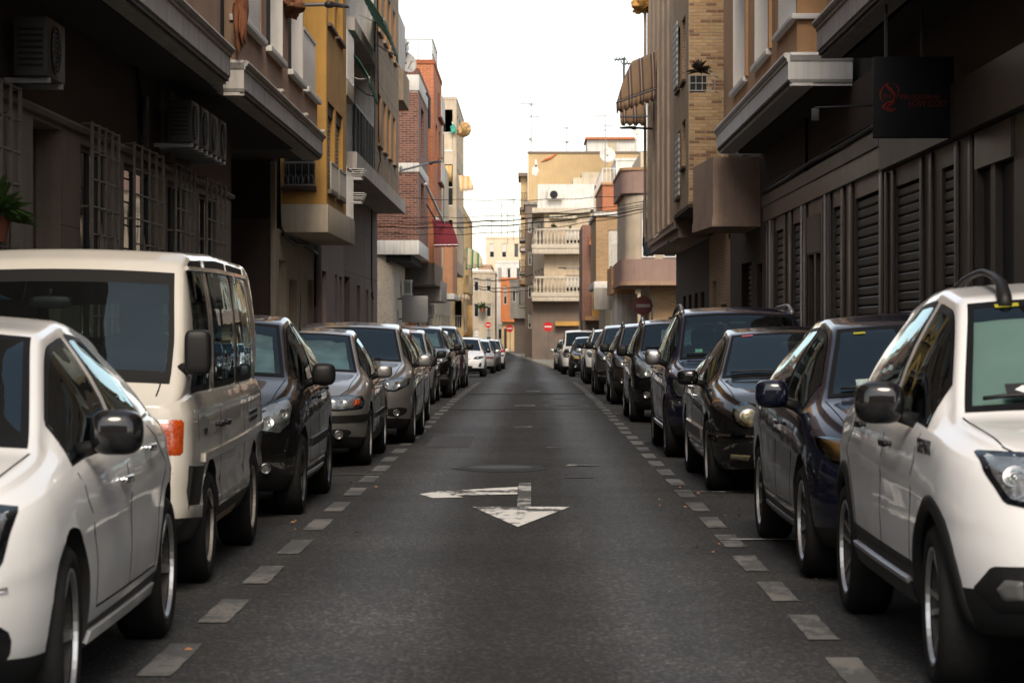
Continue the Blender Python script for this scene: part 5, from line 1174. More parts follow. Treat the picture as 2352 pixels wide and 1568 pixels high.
class Body:
    def __init__(s, p):
        s.p = p; L = s.L = p['L']; s.W = p['W']
        s.top = Sm(p['top'], p.get('sm', .06), L); s.belt = Sm(p['belt'], .10, L); s.wr = Sm(p['wr'], .10, L); s.bot = Sm(p['bot'], .06, L)
        s.sidep = p.get('side', [(0, .955), (.12, .985), (.38, 1.0), (.60, .995), (.70, 1.0), (.78, .985), (.92, .972), (1, .94)])
        ys = list(0.5 * p['Lf'] * (1 - np.cos(np.linspace(0, math.pi / 2, 9)))) + list(np.arange(0.5 * p['Lf'] + .03, L - .25, p.get('step', .045))) \
            + list(L - 0.25 * (1 - np.sin(np.linspace(0, math.pi / 2, 8)))) 
        ys += [p['ws'][0], p['ws'][1], p['rw'][0], p['rw'][1]]
        ys = sorted(ys); s.ys = [ys[0]]
        for y in ys[1:]:
            if y - s.ys[-1] > .004: s.ys.append(y)
    def plan(s, y):
        p = s.p; w = s.W
        f = min(max(y / p['Lf'], 0), 1); g = min(max((s.L - y) / p.get('Lr', .35), 0), 1)
        a = (1 - (1 - f) ** p.get('nf', 2.3)) ** (1 / p.get('nf', 2.3)); b = (1 - (1 - g) ** 2.4) ** (1 / 2.4)
        c0 = p.get('c0', .42)
        return w * (c0 + (1 - c0) * a) * (.5 + .5 * b) * (1 - .035 * ((y - s.L * .5) / (s.L * .5)) ** 2)
    def shift(s, y, z):
        p = s.p; f = max(0, 1 - y / .9) ** 1.6; g = max(0, 1 - (s.L - y) / .7) ** 1.6
        n = p.get('nose', [(.15, .10), (.32, .02), (.48, 0), (.60, .015), (.75, .09), (.9, .14)])
        t = p.get('tail', [(.15, .10), (.40, 0), (.70, .02), (.95, .06)])
        return y + f * np.interp(z, *zip(*n)) - g * np.interp(z, *zip(*t))
    def sec(s, y):
        w = s.plan(y); zt = s.top(y); zs = min(s.belt(y), zt - .03); zb = s.bot(y)
        gh = zt - zs; X, Z = [], []
        for a, dz in ((0, 0), (.5, 0), (.86, 0), (.925, .02), (.955, .07)): X.append(w * a); Z.append(zb + dz)
        z0 = zb + .07
        for i in range(1, NS + 1):
            t = i / NS; X.append(w * float(np.interp(t, *zip(*s.sidep)))); Z.append(z0 + (zs - z0) * t)
        bx, bz = w * .94 - .010, zs + .008
        cx = min(w * s.wr(y), bx - .01); d = min(s.p.get('crown', .085), .5 * gh); cz = zt - d
        X[-1] = max(X[-1], bx + .004)
        for i in range(0, NG + 1):
            t = i / NG; X.append(bx + (cx - bx) * t + .055 * min(gh, .45) * math.sin(math.pi * t)); Z.append(bz + (cz - bz) * t)
        ix, iz = max(cx - .052, cx * .8), zt - d * .36
        for i in range(1, NC + 1):
            t = i / NC; q = cx - .010, zt - d * .46
            X.append((1 - t) ** 2 * cx + 2 * t * (1 - t) * q[0] + t * t * ix); Z.append((1 - t) ** 2 * cz + 2 * t * (1 - t) * q[1] + t * t * iz)
        for i in range(1, NT + 1):
            t = i / NT; x = ix * (1 - t); X.append(x); Z.append(zt - d * .36 * (x / ix) ** 2)
        return X, Z
    def pt(s, y, i, t=0.0, sgn=1, off=0.0):
        """surface point at station y, section index i + t"""
        X, Z = s.sec(y); j = min(i + 1, len(X) - 1)
        x = X[i] * (1 - t) + X[j] * t; z = Z[i] * (1 - t) + Z[j] * t
        return Vector((sgn * (x + off), s.shift(y, z), z))
    def build(s):
        p = s.p; bm = bmesh.new(); rings = []; secs = []
        for y in s.ys:
            X, Z = s.sec(y); secs.append((X, Z)); n = len(X)
            r = [bm.verts.new((X[i], s.shift(y, Z[i]), Z[i])) for i in range(n)]
            l = [bm.verts.new((-X[i], s.shift(y, Z[i]), Z[i])) for i in range(1, n - 1)]
            rings.append((r, l))
        n = len(secs[0][0])
        hole = p['holes']
        def ring(k): r, l = rings[k]; return r + l[::-1]
        for k in range(len(s.ys) - 1):
            A, B = ring(k), ring(k + 1); m = len(A); ym = .5 * (s.ys[k] + s.ys[k + 1])
            for j in range(m):
                f = bm.faces.new((A[j], A[(j + 1) % m], B[(j + 1) % m], B[j]))
                i = j if j < n - 1 else m - 1 - j
                mi = 0
                if IG <= i < IC:
                    t0, t1 = (i - IG) / NG, (i + 1 - IG) / NG
                    for (a0, a1, b0, b1) in hole['side']:
                        lo = max(a0 + (a1 - a0) * t0, a0 + (a1 - a0) * t1); hi = min(b0 + (b1 - b0) * t0, b0 + (b1 - b0) * t1)
                        if s.ys[k] >= lo - .002 and s.ys[k + 1] <= hi + .002: mi = 2
                elif i >= IT:
                    for (a, b) in hole['top']:
                        if s.ys[k] >= a + .01 and s.ys[k + 1] <= b - .01: mi = 2
                if mi == 0 and i < NB + p.get('clad', 0): mi = 3
                if mi == 0 and p.get('roof_dark') and i >= IT and hole['top'][0][1] <= ym <= hole['top'][1][0]: mi = 4
                f.material_index = mi; f.smooth = True
        for (r, l), rev in ((rings[0], 0), (rings[-1], 1)):
            for i in range(n - 1):
                li = lambda q: r[q] if q in (0, n - 1) else l[q - 1]
                vs = []
                for v in (r[i], r[i + 1], li(i + 1), li(i)):
                    if v not in vs: vs.append(v)
                if len(vs) > 2:
                    f = bm.faces.new(vs); f.smooth = True; f.material_index = 3 if i < NB + p.get('clad', 0) else 0
        bmesh.ops.recalc_face_normals(bm, faces=bm.faces)
        bm.verts.ensure_lookup_table(); bm.faces.ensure_lookup_table()
        s.bvh = BVHTree.FromBMesh(bm)
        return bm
    # --- things laid on the shell
    def ray(s, kind, a, b, sgn=1):
        if kind == 'front': o, d = Vector((a, -2, b)), Vector((0, 1, 0))
        elif kind == 'rear': o, d = Vector((a, s.L + 2, b)), Vector((0, -1, 0))
        elif kind == 'side': o, d = Vector((sgn * 3, a, b)), Vector((-sgn, 0, 0))
        else: o, d = Vector((a, b, 4)), Vector((0, 0, -1))
        h = s.bvh.ray_cast(o, d)
        if h[0] is None:
            h = s.bvh.find_nearest(o + d * 2)
        nrm = h[1]
        if nrm.dot(d) > 0: nrm = -nrm
        return h[0], nrm
    def patch(s, kind, poly, offs, sgn=1, rnd=2):
        """a shaped piece moulded over the shell: closed outline, rings towards its middle, one offset per ring"""
        P = [Vector(q) for q in poly]
        if rnd == 1: P = [a.lerp(b, i / 3) for a, b in zip(P, P[1:] + P[:1]) for i in range(3)]
        for _ in range(rnd):
            P = [v for a, b in zip(P, P[1:] + P[:1]) for v in (a * .75 + b * .25, a * .25 + b * .75)]
        D = []
        for a, b in zip(P, P[1:] + P[:1]):
            m = max(1, int((b - a).length / .03)); D += [a.lerp(b, i / m) for i in range(m)]
        P = D; c = sum(P, Vector((0, 0))) / len(P); bm = bmesh.new(); rings = []
        av = Vector((0, 0, 0))
        for q in P: av += s.ray(kind, (c.x + q.x) / 2, (c.y + q.y) / 2, sgn)[1]
        av.normalize()
        K = len(offs)
        for k, o in enumerate(offs):
            f = 1 - k / K if k else 1.0
            ring = []
            for q in P:
                v = c + (q - c) * f; h, nn = s.ray(kind, v.x, v.y, sgn); ring.append(bm.verts.new(h + (nn * .3 + av * .7) * o))
            rings.append(ring)
        h, nn = s.ray(kind, c.x, c.y, sgn); cv = bm.verts.new(h + nn * offs[-1]); n = len(P)
        for A, B in zip(rings, rings[1:]):
            for k in range(n): bm.faces.new((A[k], A[(k + 1) % n], B[(k + 1) % n], B[k]))
        for k in range(n): bm.faces.new((rings[-1][k], rings[-1][(k + 1) % n], cv))
        for f in bm.faces: f.smooth = True
        return bm
    def strip(s, kind, pts, w, off, sgn=1, bm=None, n=None):
        """a narrow raised or dark line following the shell"""
        bm = bm or bmesh.new(); Q = []
        for a, b in zip(pts, pts[1:]):
            m = max(2, int(math.dist(a, b) / .05))
            Q += [(a[0] + (b[0] - a[0]) * i / m, a[1] + (b[1] - a[1]) * i / m) for i in range(m)]
        Q.append(pts[-1]); prev = None
        for i, q in enumerate(Q):
            h, nn = s.ray(kind, q[0], q[1], sgn)
            q2 = Q[min(i + 1, len(Q) - 1)]; q1 = Q[max(i - 1, 0)]
            t = Vector((q2[0] - q1[0], q2[1] - q1[1])); t = t.normalized() if t.length else Vector((1, 0))
            d2 = Vector((-t.y, t.x)) * w * .5
            d3 = Vector((d2.x, 0, d2.y)) if kind in ('front', 'rear') else (Vector((0, d2.x, d2.y)) if kind == 'side' else Vector((d2.x, d2.y, 0)))
            d3 = d3 - nn * d3.dot(nn)
            if d3.length > 1e-6: d3 = d3.normalized() * w * .5
            cur = [bm.verts.new(h + d3 - nn * .004), bm.verts.new(h + d3 + nn * off), bm.verts.new(h - d3 + nn * off), bm.verts.new(h - d3 - nn * .004)]
            if prev:
                for k in range(3): bm.faces.new((prev[k], prev[k + 1], cur[k + 1], cur[k]))
            else: bm.faces.new(cur)
            prev = cur
        bm.faces.new(prev[::-1])
        return bm

def pane(b, ys0, ys1, sgn, matg, parent, border=.022, lift=.004, name='side_window'):
    """side glass: from belt to roof rail between two slanted edges"""
    a0, a1 = ys0; b0, b1 = ys1; ln = max(b0 - a0, .1)
    S = [0, border / ln] + list(np.linspace(border / ln, 1 - border / ln, 13))[1:-1] + [1 - border / ln, 1]
    T = [0, .05, .2, .4, .6, .8, .94, 1]
    bm = bmesh.new(); g = []
    for t in T:
        row = []
        for u in S:
            y = (a0 + (a1 - a0) * t) * (1 - u) + (b0 + (b1 - b0) * t) * u
            k = min(int(t * NG), NG - 1); f = t * NG - k
            row.append(bm.verts.new(b.pt(y, IG + k, f, sgn, lift)))
        g.append(row)
    for i in range(len(T) - 1):
        for j in range(len(S) - 1):
            f = bm.faces.new((g[i][j], g[i][j + 1], g[i + 1][j + 1], g[i + 1][j])); f.smooth = True
            f.material_index = 1 if (i in (0, len(T) - 2) or j in (0, len(S) - 2)) else 0
    return obj(name, bm, [matg, m_seal], parent)

def screen(b, y0, y1, matg, parent, name, border=.045, lift=.004, inset=0.0, xs=1.0, crumple=0.0, mats=None, jitter=0):
    ln = y1 - y0; e = border / max(ln, .2)
    S = [0, e] + list(np.linspace(e, 1 - e, 10))[1:-1] + [1 - e, 1]
    X = [-1, -.955] + list(np.linspace(-.955, .955, 15))[1:-1] + [.955, 1]
    bm = bmesh.new(); g = []
    for u in S:
        y = y0 + ln * u; row = []
        Xs, Zs = b.sec(y); xi = Xs[IT] * xs
        xx = np.array(Xs[IT:][::-1]); zz = np.array(Zs[IT:][::-1])
        for v in X:
            x = xi * v; z = float(np.interp(abs(x), xx, zz)) + lift - inset
            if crumple:
                q = mnoise.noise(Vector((x * 4 + jitter, y * 5, jitter * 3.1))) + .5 * mnoise.noise(Vector((x * 11 + jitter, y * 9, 7)))
                z -= abs(q) * crumple
            row.append(bm.verts.new((x, b.shift(y, z) + (.02 if inset else 0), z)))
        g.append(row)
    for i in range(len(S) - 1):
        for j in range(len(X) - 1):
            f = bm.faces.new((g[i][j], g[i][j + 1], g[i + 1][j + 1], g[i + 1][j])); f.smooth = True
            f.material_index = 1 if (not inset and (i in (0, len(S) - 2) or j in (0, len(X) - 2))) else 0
    return obj(name, bm, mats or [matg, m_seal], parent)

WHEEL_CACHE = {}
def wheel_mesh(Rw, rr, style, tw=.205):
    key = (round(Rw, 3), round(rr, 3), style)
    if key in WHEEL_CACHE: return WHEEL_CACHE[key]
    h = tw / 2; bm = bmesh.new()
    lathe(bm, [(rr, -h + .01), (rr + .02, -h), (Rw - .035, -h - .004), (Rw - .010, -h + .018), (Rw - .002, -h + .04), (Rw, -.03), (Rw, .03), (Rw - .002, h - .04), (Rw - .010, h - .018), (Rw - .035, h + .004), (rr + .02, h), (rr, h - .01)], 40, 'X', closed=True)
    for f in bm.faces: f.smooth = True
    me_t = bpy.data.meshes.new('tyre'); bmesh.ops.recalc_face_normals(bm, faces=bm.faces); bm.to_mesh(me_t); bm.free(); me_t.materials.append(m_rubber)
    bm = bmesh.new()
    # lip and barrel, then the dark brake disc behind
    lathe(bm, [(rr + .006, h - .012), (rr + .004, h - .002), (rr - .008, h - .004), (rr - .014, h - .020), (rr - .004, h - .024)], 40, 'X', closed=True, mi=0)
    lathe(bm, [(rr - .005, h - .026), (rr - .016, h - .026), (rr - .022, -h * .5), (rr - .005, -h * .5)], 32, 'X', closed=True, mi=1)
    lathe(bm, [(rr - .02, -.012), (.02, -.010), (.02, -.03), (rr - .02, -.03)], 28, 'X', closed=True, mi=1)
    kind, n = style[0], style[1]
    for k in range(n):
        a = 2 * math.pi * k / n + .3; ca, sa = math.cos(a), math.sin(a)
        def pp(r, t, x): return (x, r * ca - t * sa, r * sa + t * ca)
        if kind == 'twin':
            for sg in (-1, 1):
                w = .011; t0, t1 = sg * .016, sg * (.030 + .012)
                hexa(bm, [pp(.05, t0 - w, .01), pp(rr - .01, t1 - w, .015), pp(rr - .01, t1 + w, .015), pp(.05, t0 + w, .01),
                          pp(.05, t0 - w, .052), pp(rr - .01, t1 - w, .082), pp(rr - .01, t1 + w, .082), pp(.05, t0 + w, .052)])
        elif kind == 'steel':
            hexa(bm, [pp(.03, -.05, -.02), pp(rr - .03, -.07, .0), pp(rr - .03, .07, .0), pp(.03, .05, -.02),
                      pp(.03, -.04, .035), pp(rr - .035, -.052, .03), pp(rr - .035, .052, .03), pp(.03, .04, .035)])
        elif kind == 'swoosh':
            hexa(bm, [pp(.05, -.028, .01), pp(rr - .01, .005, .015), pp(rr - .01, .055, .015), pp(.05, .02, .01),
                      pp(.05, -.022, .055), pp(rr - .01, .012, .085), pp(rr - .01, .045, .085), pp(.05, .014, .055)])
        else:
            w0, w1 = style[2], style[3]
            hexa(bm, [pp(.045, -w0, .01), pp(rr - .01, -w1, .015), pp(rr - .01, w1, .015), pp(.045, w0, .01),
                      pp(.045, -w0 * .8, .055), pp(rr - .01, -w1 * .75, .085), pp(rr - .01, w1 * .75, .085), pp(.045, w0 * .8, .055)])
    lathe(bm, [(.058, .0), (.060, .050), (.045, .062), (.012, .066)], 18, 'X', mi=0)
    bmesh.ops.recalc_face_normals(bm, faces=bm.faces)
    me_r = bpy.data.meshes.new('rim'); bm.to_mesh(me_r); bm.free()
    WHEEL_CACHE[key] = (me_t, me_r); return me_t, me_r

def add_wheels(p, root):
    me_t, me_r = wheel_mesh(p['Rw'], p['rr'], p['rim'])
    if not me_r.materials:
        me_r.materials.append(p.get('rim_mat', m_alloy)); me_r.materials.append(m_brake)
    for y in (p['ft'], p['rt']):
        for sg in (1, -1):
            w = empty('wheel', (sg * (p['W'] * .975 - .10), y, p['Rw'] - .004), 0, root)
            if sg < 0: w.rotation_euler = (0, 0, math.pi)
            w.rotation_euler.x = random.random() * 6
            if y == p['ft'] and p.get('steer'): w.rotation_euler.z += p['steer']
            t = mesh_obj('tyre', me_t, w); r = mesh_obj('rim', me_r, w)
            r.material_slots[0].link = 'OBJECT'; r.material_slots[0].material = p.get('rim_mat', m_alloy)

def seat(root, x, y, z, m=m_seat):
    bm = bmesh.new()
    def rb(c, s, tilt=0.0, yy=0):
        k = len(bm.verts); blob(bm, (0, 0, 0), s, 4.5, 14, 8)
        bm.verts.ensure_lookup_table()
        for v in bm.verts[k:]:
            q = Matrix.Rotation(tilt, 3, 'X') @ v.co; v.co = q + Vector(c)
    rb((x, y, z), (.25, .26, .09)); rb((x, y + .30, z + .36), (.24, .08, .36), -.22); rb((x, y + .42, z + .80), (.13, .05, .10), -.15)
    return obj('seat', bm, m, root, smooth='all')

def arch_trim(b, p, root, m, w=.055, off=.012):
    for y in (p['ft'], p['rt']):
        for sg in (1, -1):
            bm = bmesh.new(); r = p['Rw'] + .045; prev = None; z0 = p['Rw']
            for k in range(25):
                a = R(-18) + R(216) * k / 24
                cur = []
                for rr_, of in ((r - .004, -.02), (r - .002, off), (r + w * .6, off * 1.05), (r + w, off * .5), (r + w + .004, -.01)):
                    yy, zz = y + rr_ * math.cos(a), z0 + rr_ * math.sin(a)
                    zz = max(zz, b.bot(y) + .03)
                    h, nn = b.ray('side', yy, zz, sg); cur.append(bm.verts.new(h + Vector((sg * of, 0, 0))))
                if prev:
                    for q in range(4): bm.faces.new((prev[q], prev[q + 1], cur[q + 1], cur[q]))
                prev = cur
            for f in bm.faces: f.smooth = True
            obj('wheel_arch_trim', bm, m, root)

CARS = {}
def car(p):
    L, W = p['L'], p['W']; lod = p.get('lod', 0)
    p['holes'] = {'side': [(w[0], w[1], w[2], w[3]) for w in p['wins']], 'top': [p['ws'], p['rw']]}
    cx = p['xs'] - W if p['side_of_road'] == 'L' else p['xs'] + W
    yw = p['yw']
    root = empty(p['name'], (cx, yw - p['ft'], ground(yw + 1.2)), p.get('yaw', 0))
    # the road tilts a little past the crossing: rest all four wheels on it
    root.rotation_euler.x = math.atan2(ground(yw + p['rt'] - p['ft']) - ground(yw), p['rt'] - p['ft'])
    root.location.z = ground(yw) + math.tan(root.rotation_euler.x) * (-p['ft'])
    tag(root, p['label'], p['cat'], p.get('group'))
    b = Body(p); bm = b.build()
    me = bpy.data.meshes.new('body'); bm.to_mesh(me); bm.free()
    mats = [p['paint'], m_well, m_seal, p.get('clad_mat', m_black), p.get('roof_mat', m_blackgloss)]
    for m in mats: me.materials.append(m)
    tmp = mesh_obj('body', me)
    # wheel openings
    bm = bmesh.new()
    for y in (p['ft'], p['rt']):
        for sg in (1, -1):
            k0 = len(bm.faces)
            lathe(bm, [(p['Rw'] + p.get('gap', .045), sg * (W - .30)), (p['Rw'] + p.get('gap', .045), sg * (W + .2))], 36, 'X', (0, y, p['Rw'] + .005))
    bmesh.ops.recalc_face_normals(bm, faces=bm.faces)
    for f in bm.faces: f.material_index = 1
    mc = bpy.data.meshes.new('cut'); bm.to_mesh(mc); bm.free()
    for m in mats: mc.materials.append(m)
    cut = mesh_obj('cut', mc)
    md = tmp.modifiers.new('b', 'BOOLEAN'); md.object = cut; md.operation = 'DIFFERENCE'; md.solver = 'EXACT'; md.material_mode = 'INDEX'
    bpy.context.view_layer.update()
    me2 = bpy.data.meshes.new_from_object(tmp.evaluated_get(bpy.context.evaluated_depsgraph_get()))
    bpy.data.objects.remove(tmp); bpy.data.objects.remove(cut); bpy.data.meshes.remove(me); bpy.data.meshes.remove(mc)
    bm = bmesh.new(); bm.from_mesh(me2)
    bmesh.ops.delete(bm, geom=[f for f in bm.faces if f.material_index == 2], context='FACES')
    bm.to_mesh(me2); bm.free(); me2.name = 'body'
    me2.polygons.foreach_set('use_smooth', [True] * len(me2.polygons)); me2.set_sharp_from_angle(angle=R(44))
    mesh_obj('body', me2, root)
    add_wheels(p, root)
    for w in p['wins']:
        for sg in (1, -1):
            pane(b, (w[0], w[1]), (w[2], w[3]), sg, w[4] if len(w) > 4 else m_glass, root)
    screen(b, p['ws'][0], p['ws'][1], m_glass, root, 'windscreen')
    screen(b, p['rw'][0], p['rw'][1], p.get('rear_glass', m_glass), root, 'rear_window')
    # cabin
    zb_ = b.belt(p['ws'][0]); 
    if lod < 2:
        bm = bmesh.new(); y0 = p['ws'][0] + .08; wd = W * .80
        blob(bm, (0, y0 + .28, zb_ - .17), (wd, .30, .16), 4); obj('dashboard', bm, m_inside, root, smooth='all')
        ys = p.get('seat_y', p['ws'][1] + .28)
        for x in (-.36, .36): seat(root, x, ys, p.get('seat_z', .50))
        bm = bmesh.new(); yb = p.get('rear_seat_y', ys + .95)
        blob(bm, (0, yb + .12, p.get('seat_z', .5) + .28), (wd * .9, .12, .36), 4); obj('rear_seat', bm, m_seat, root, smooth='all')
        bxo('cabin_floor', -W * .84, W * .84, p['ws'][0], p['rw'][1] - .1, b.bot(L / 2) + .06, b.bot(L / 2) + .10, m_inside, root)
        bm = bmesh.new(); sx = -.36 if True else .36
        cst = Vector((sx * -1, ys - .42, zb_ - .05)); pts = []
        for k in range(21):
            a = 2 * math.pi * k / 20; pts.append(cst + Vector((.185 * math.cos(a), .185 * math.sin(a) * math.sin(.45), .185 * math.sin(a) * math.cos(.45))))
        tube(bm, pts, .016, 6, cap=False); tube(bm, [cst + Vector((-.18, 0, 0)), cst + Vector((.18, 0, 0))], .018, 6)
        obj('steering_wheel', bm, m_inside, root, smooth='all')
        bm = bmesh.new(); hp = b.pt(p['ws'][1] - .06, IT + NT - 1, 1); blob(bm, (0, hp.y + .03, hp.z - .085), (.12, .02, .035), 4, 12, 6)
        tube(bm, [(0, hp.y + .03, hp.z - .06), (0, hp.y + .03, hp.z - .012)], .01, 6); obj('rear_view_mirror', bm, m_black, root, smooth='all')
    # mirrors
    mz = zb_ + p.get('mir_dz', .05); my = p['ws'][0] + p.get('mir_dy', .42); ms = p.get('mir', (.09, .07, .075))
    for sg in (1, -1):
        X, Z = b.sec(my); xw = X[IG - 1]
        mr = empty('wing_mirror', (0, 0, 0), 0, root)
        xw += p.get('mir_out', 0); bm = bmesh.new(); blob(bm, (sg * (xw + .045 + ms[0]), my - .01, mz + ms[2] * .75), ms, p.get('mir_p', 3.2), 20, 12)
        for v in bm.verts:   # housing sweeps back towards its tip, flat glass behind
            v.co.y += .16 * (abs(v.co.x) - xw - .045) * .6
        obj('mirror_housing', bm, p.get('mir_mat', p['paint']), mr, smooth='all')
        bm = bmesh.new(); tube(bm, [(sg * (xw - .01), my, mz - .01), (sg * (xw + .06), my, mz + .01), (sg * (xw + .09), my, mz + .02)], [.035, .028, .032], 10)
        obj('mirror_arm', bm, m_black, mr, smooth='all')
    # door joints and handles
    if lod < 3:
        for sg in (1, -1):
            for d in p['doors']:
                obj('door_joint', b.strip('side', d, .009, .0012, sg), m_seal, root)
        for (hy, hz) in p['handles']:
            for sg in (1, -1):
                h, nn = b.ray('side', hy, hz, sg); bm = bmesh.new()
                blob(bm, (h.x + sg * .028, hy, hz), (.012, .095, .016), 3.5, 14, 8)
                for e in (-.075, .075): tube(bm, [(h.x - sg * .01, hy + e, hz), (h.x + sg * .026, hy + e, hz)], .011, 6)
                obj('door_handle', bm, p.get('handle_mat', p['paint']), root, smooth='all')
    # bonnet joint
    if 'bonnet' in p:
        for sg in (1, -1): obj('bonnet_joint', b.strip('top', [(sg * x, y) for x, y in p['bonnet']], .008, .0012), m_seal, root)
    # lamps
    for lamp in p['lamps']:
        kind, poly, style = lamp[0], lamp[1], lamp[2]
        for sg in (1, -1):
            if style == 'fog': pl = None
            elif kind == 'front':
                xm = max(q[0] for q in poly); ks = min(1, p.get('lamp_max', .93) * W / xm) if style == 'head' else 1
                pl = [(sg * (x if x < .45 else .45 + (x - .45) * (ks * xm - .45) / (xm - .45)), z) for x, z in poly]
            else: pl = poly
            if style == 'head':
                fx_ = lambda x: x if x < .45 else .45 + (x - .45) * (ks * xm - .45) / (xm - .45)
                hd = obj('headlight', b.patch(kind, pl, [.0035, .003, .003], sg, 1), m_blackgloss, root)
                cc = (sum(q[0] for q in pl) / len(pl), sum(q[1] for q in pl) / len(pl)); pin = [(cc[0] + (q[0] - cc[0]) * .84, cc[1] + (q[1] - cc[1]) * .80) for q in pl]
                obj('reflector', b.patch(kind, pin, [.004, .0055, .0055], sg, 1), lamp[3] if len(lamp) > 3 else m_reflector, hd)
                for (bx, bz, br) in (lamp[4] if len(lamp) > 4 else []):
                    h, nn = b.ray('front', sg * fx_(bx), bz); br = br * .92; nn = (nn + Vector((0, -.6, 0))).normalized(); q = nn.to_track_quat('Z', 'Y').to_matrix().to_4x4(); q.translation = h
                    bm = bmesh.new(); lathe(bm, [(br, -.03), (br, .010), (br * .88, .012), (br * .5, -.0), (br * .2, -.004), (br * .2, .010), (.004, .012)], 22)
                    bmesh.ops.transform(bm, matrix=q, verts=bm.verts); obj('lamp_bowl', bm, m_fogring, hd, smooth='all')
                obj('lens', b.patch(kind, pl, [.002, .017, .022, .024], sg, 1), lamp[5] if len(lamp) > 5 else m_lens, hd)
            elif style == 'fog':
                h, nn = b.ray('front', sg * poly[0], poly[1]); br = poly[2]
                bm = bmesh.new(); lathe(bm, [(br, -.03), (br, .006), (br * .86, .008), (br * .6, -.002), (.004, -.002)], 22, 'Z')
                nn2 = (nn + Vector((0, -.8, 0))).normalized(); h = h + nn * .014; q = nn2.to_track_quat('Z', 'Y').to_matrix().to_4x4(); q.translation = h
                bmesh.ops.transform(bm, matrix=q, verts=bm.verts); obj('fog_light', bm, m_fogring, root, smooth=40)
            else:
                nm, mt, off = style, lamp[3], lamp[4] if len(lamp) > 4 else .004
                obj(nm, b.patch(kind, pl, [.001, off, off], sg, 1), mt, root)
    for (nm, kind, poly, mt, off) in p.get('patches', []):
        obj(nm, b.patch(kind, poly, [.001, off, off, off]), mt, root)
    for (nm, kind, pts, w, off, mt, both) in p.get('strips', []):
        for sg in ((1, -1) if both else (1,)):
            q = [(sg * a, c) for a, c in pts] if kind in ('front', 'top', 'rear') else pts
            obj(nm, b.strip(kind, q, w, off, sg), mt, root)
    # plate
    if p.get('plate', 1):
        pz = p.get('plate_z', .42); h, nn = b.ray('front', 0, pz); bm = bmesh.new(); box(bm, -.26, .26, h.y - .018, h.y + .01, pz - .055, pz + .055)
        pl = obj('number_plate', bm, m_plate, root, smooth=30, bevel=.004)
        if p.get('plate_text'):
            text_mesh('lettering', p['plate_text'][0], .085, m_ink, pl, Matrix.Translation((p['plate_text'][1], h.y - .021, pz - .03)) @ Matrix.Rotation(R(90), 4, 'X'))
    # wipers
    if lod < 2 and p.get('wipers', 1):
        for x0, x1 in ((.45, -.12), (-.08, -.62)):
            bm = bmesh.new(); pts = []
            for k in range(6):
                x = (x0 + (x1 - x0) * k / 5) * W / .9; y = p['ws'][0] + .03 + .05 * math.sin(k / 5 * 2.2)
                h, nn = b.ray('top', x, y); pts.append(h + nn * .018)
            tube(bm, pts, .009, 5); obj('wiper', bm, m_black, root, smooth='all')
    # roof rails
    if p.get('rails'):
        r0, r1, rh, rm = p['rails']
        for sg in (1, -1):
            def rp(y, up):
                X, Z = b.sec(y); xr = X[IC + 2] * p.get('rail_in', 1.0); return Vector((sg * xr, y, float(np.interp(xr, X[IC:][::-1], Z[IC:][::-1])) + up))
            pts = [rp(r0, -.005), rp(r0 + .04, .02), rp(r0 + .14, rh * .75), rp(r0 + .32, rh)] + [rp(y, rh) for y in np.linspace(r0 + .5, r1 - .5, 8)] + \
                  [rp(r1 - .32, rh), rp(r1 - .14, rh * .75), rp(r1 - .04, .02), rp(r1, -.005)]
            bm = bmesh.new(); k = len(bm.verts); tube(bm, pts, [.032, .032, .026, .018] + [.015] * 8 + [.018, .026, .032, .032], 10)
            for q in (r0 + .10, r1 - .10):
                tube(bm, [rp(q, -.02), rp(q, rh * .55)], [.034, .022], 10)
            obj('roof_rail', bm, rm, root, smooth='all')
    if p.get('aerial'):
        ay, kind = p['aerial']; X, Z = b.sec(ay); zt = Z[-1]
        bm = bmesh.new()
        if kind == 'fin':
            hexa(bm, [(-.03, ay - .09, zt - .01), (.03, ay - .09, zt - .01), (.035, ay + .07, zt - .01), (-.035, ay + .07, zt - .01),
                      (-.006, ay + .02, zt + .07), (.006, ay + .02, zt + .07), (.006, ay + .07, zt + .075), (-.006, ay + .07, zt + .075)])
        else:
            tube(bm, [(0, ay, zt - .01), (0, ay, zt + .03), (0, ay + kind * .35, zt + kind)], [.018, .008, .004], 6)
        obj('aerial', bm, m_black, root, smooth=50)
    if p.get('arch'): arch_trim(b, p, root, p['arch'])
    p['body'] = b; p['root'] = root
    return b, root

def sunshade(p, mt, label, crumple=.03, xs=.9, jitter=0, a=.06, c=.04):
    b = p['body']; r = p['root']
    o = screen(b, p['ws'][0] + a, p['ws'][1] - c, mt, None, 'sunshade', inset=.055, xs=xs, crumple=crumple, mats=[mt], jitter=jitter)
    o.location = r.location; o.rotation_euler = r.rotation_euler
    tag(o, label, 'sunshade', 'sunshades behind windscreens'); return o

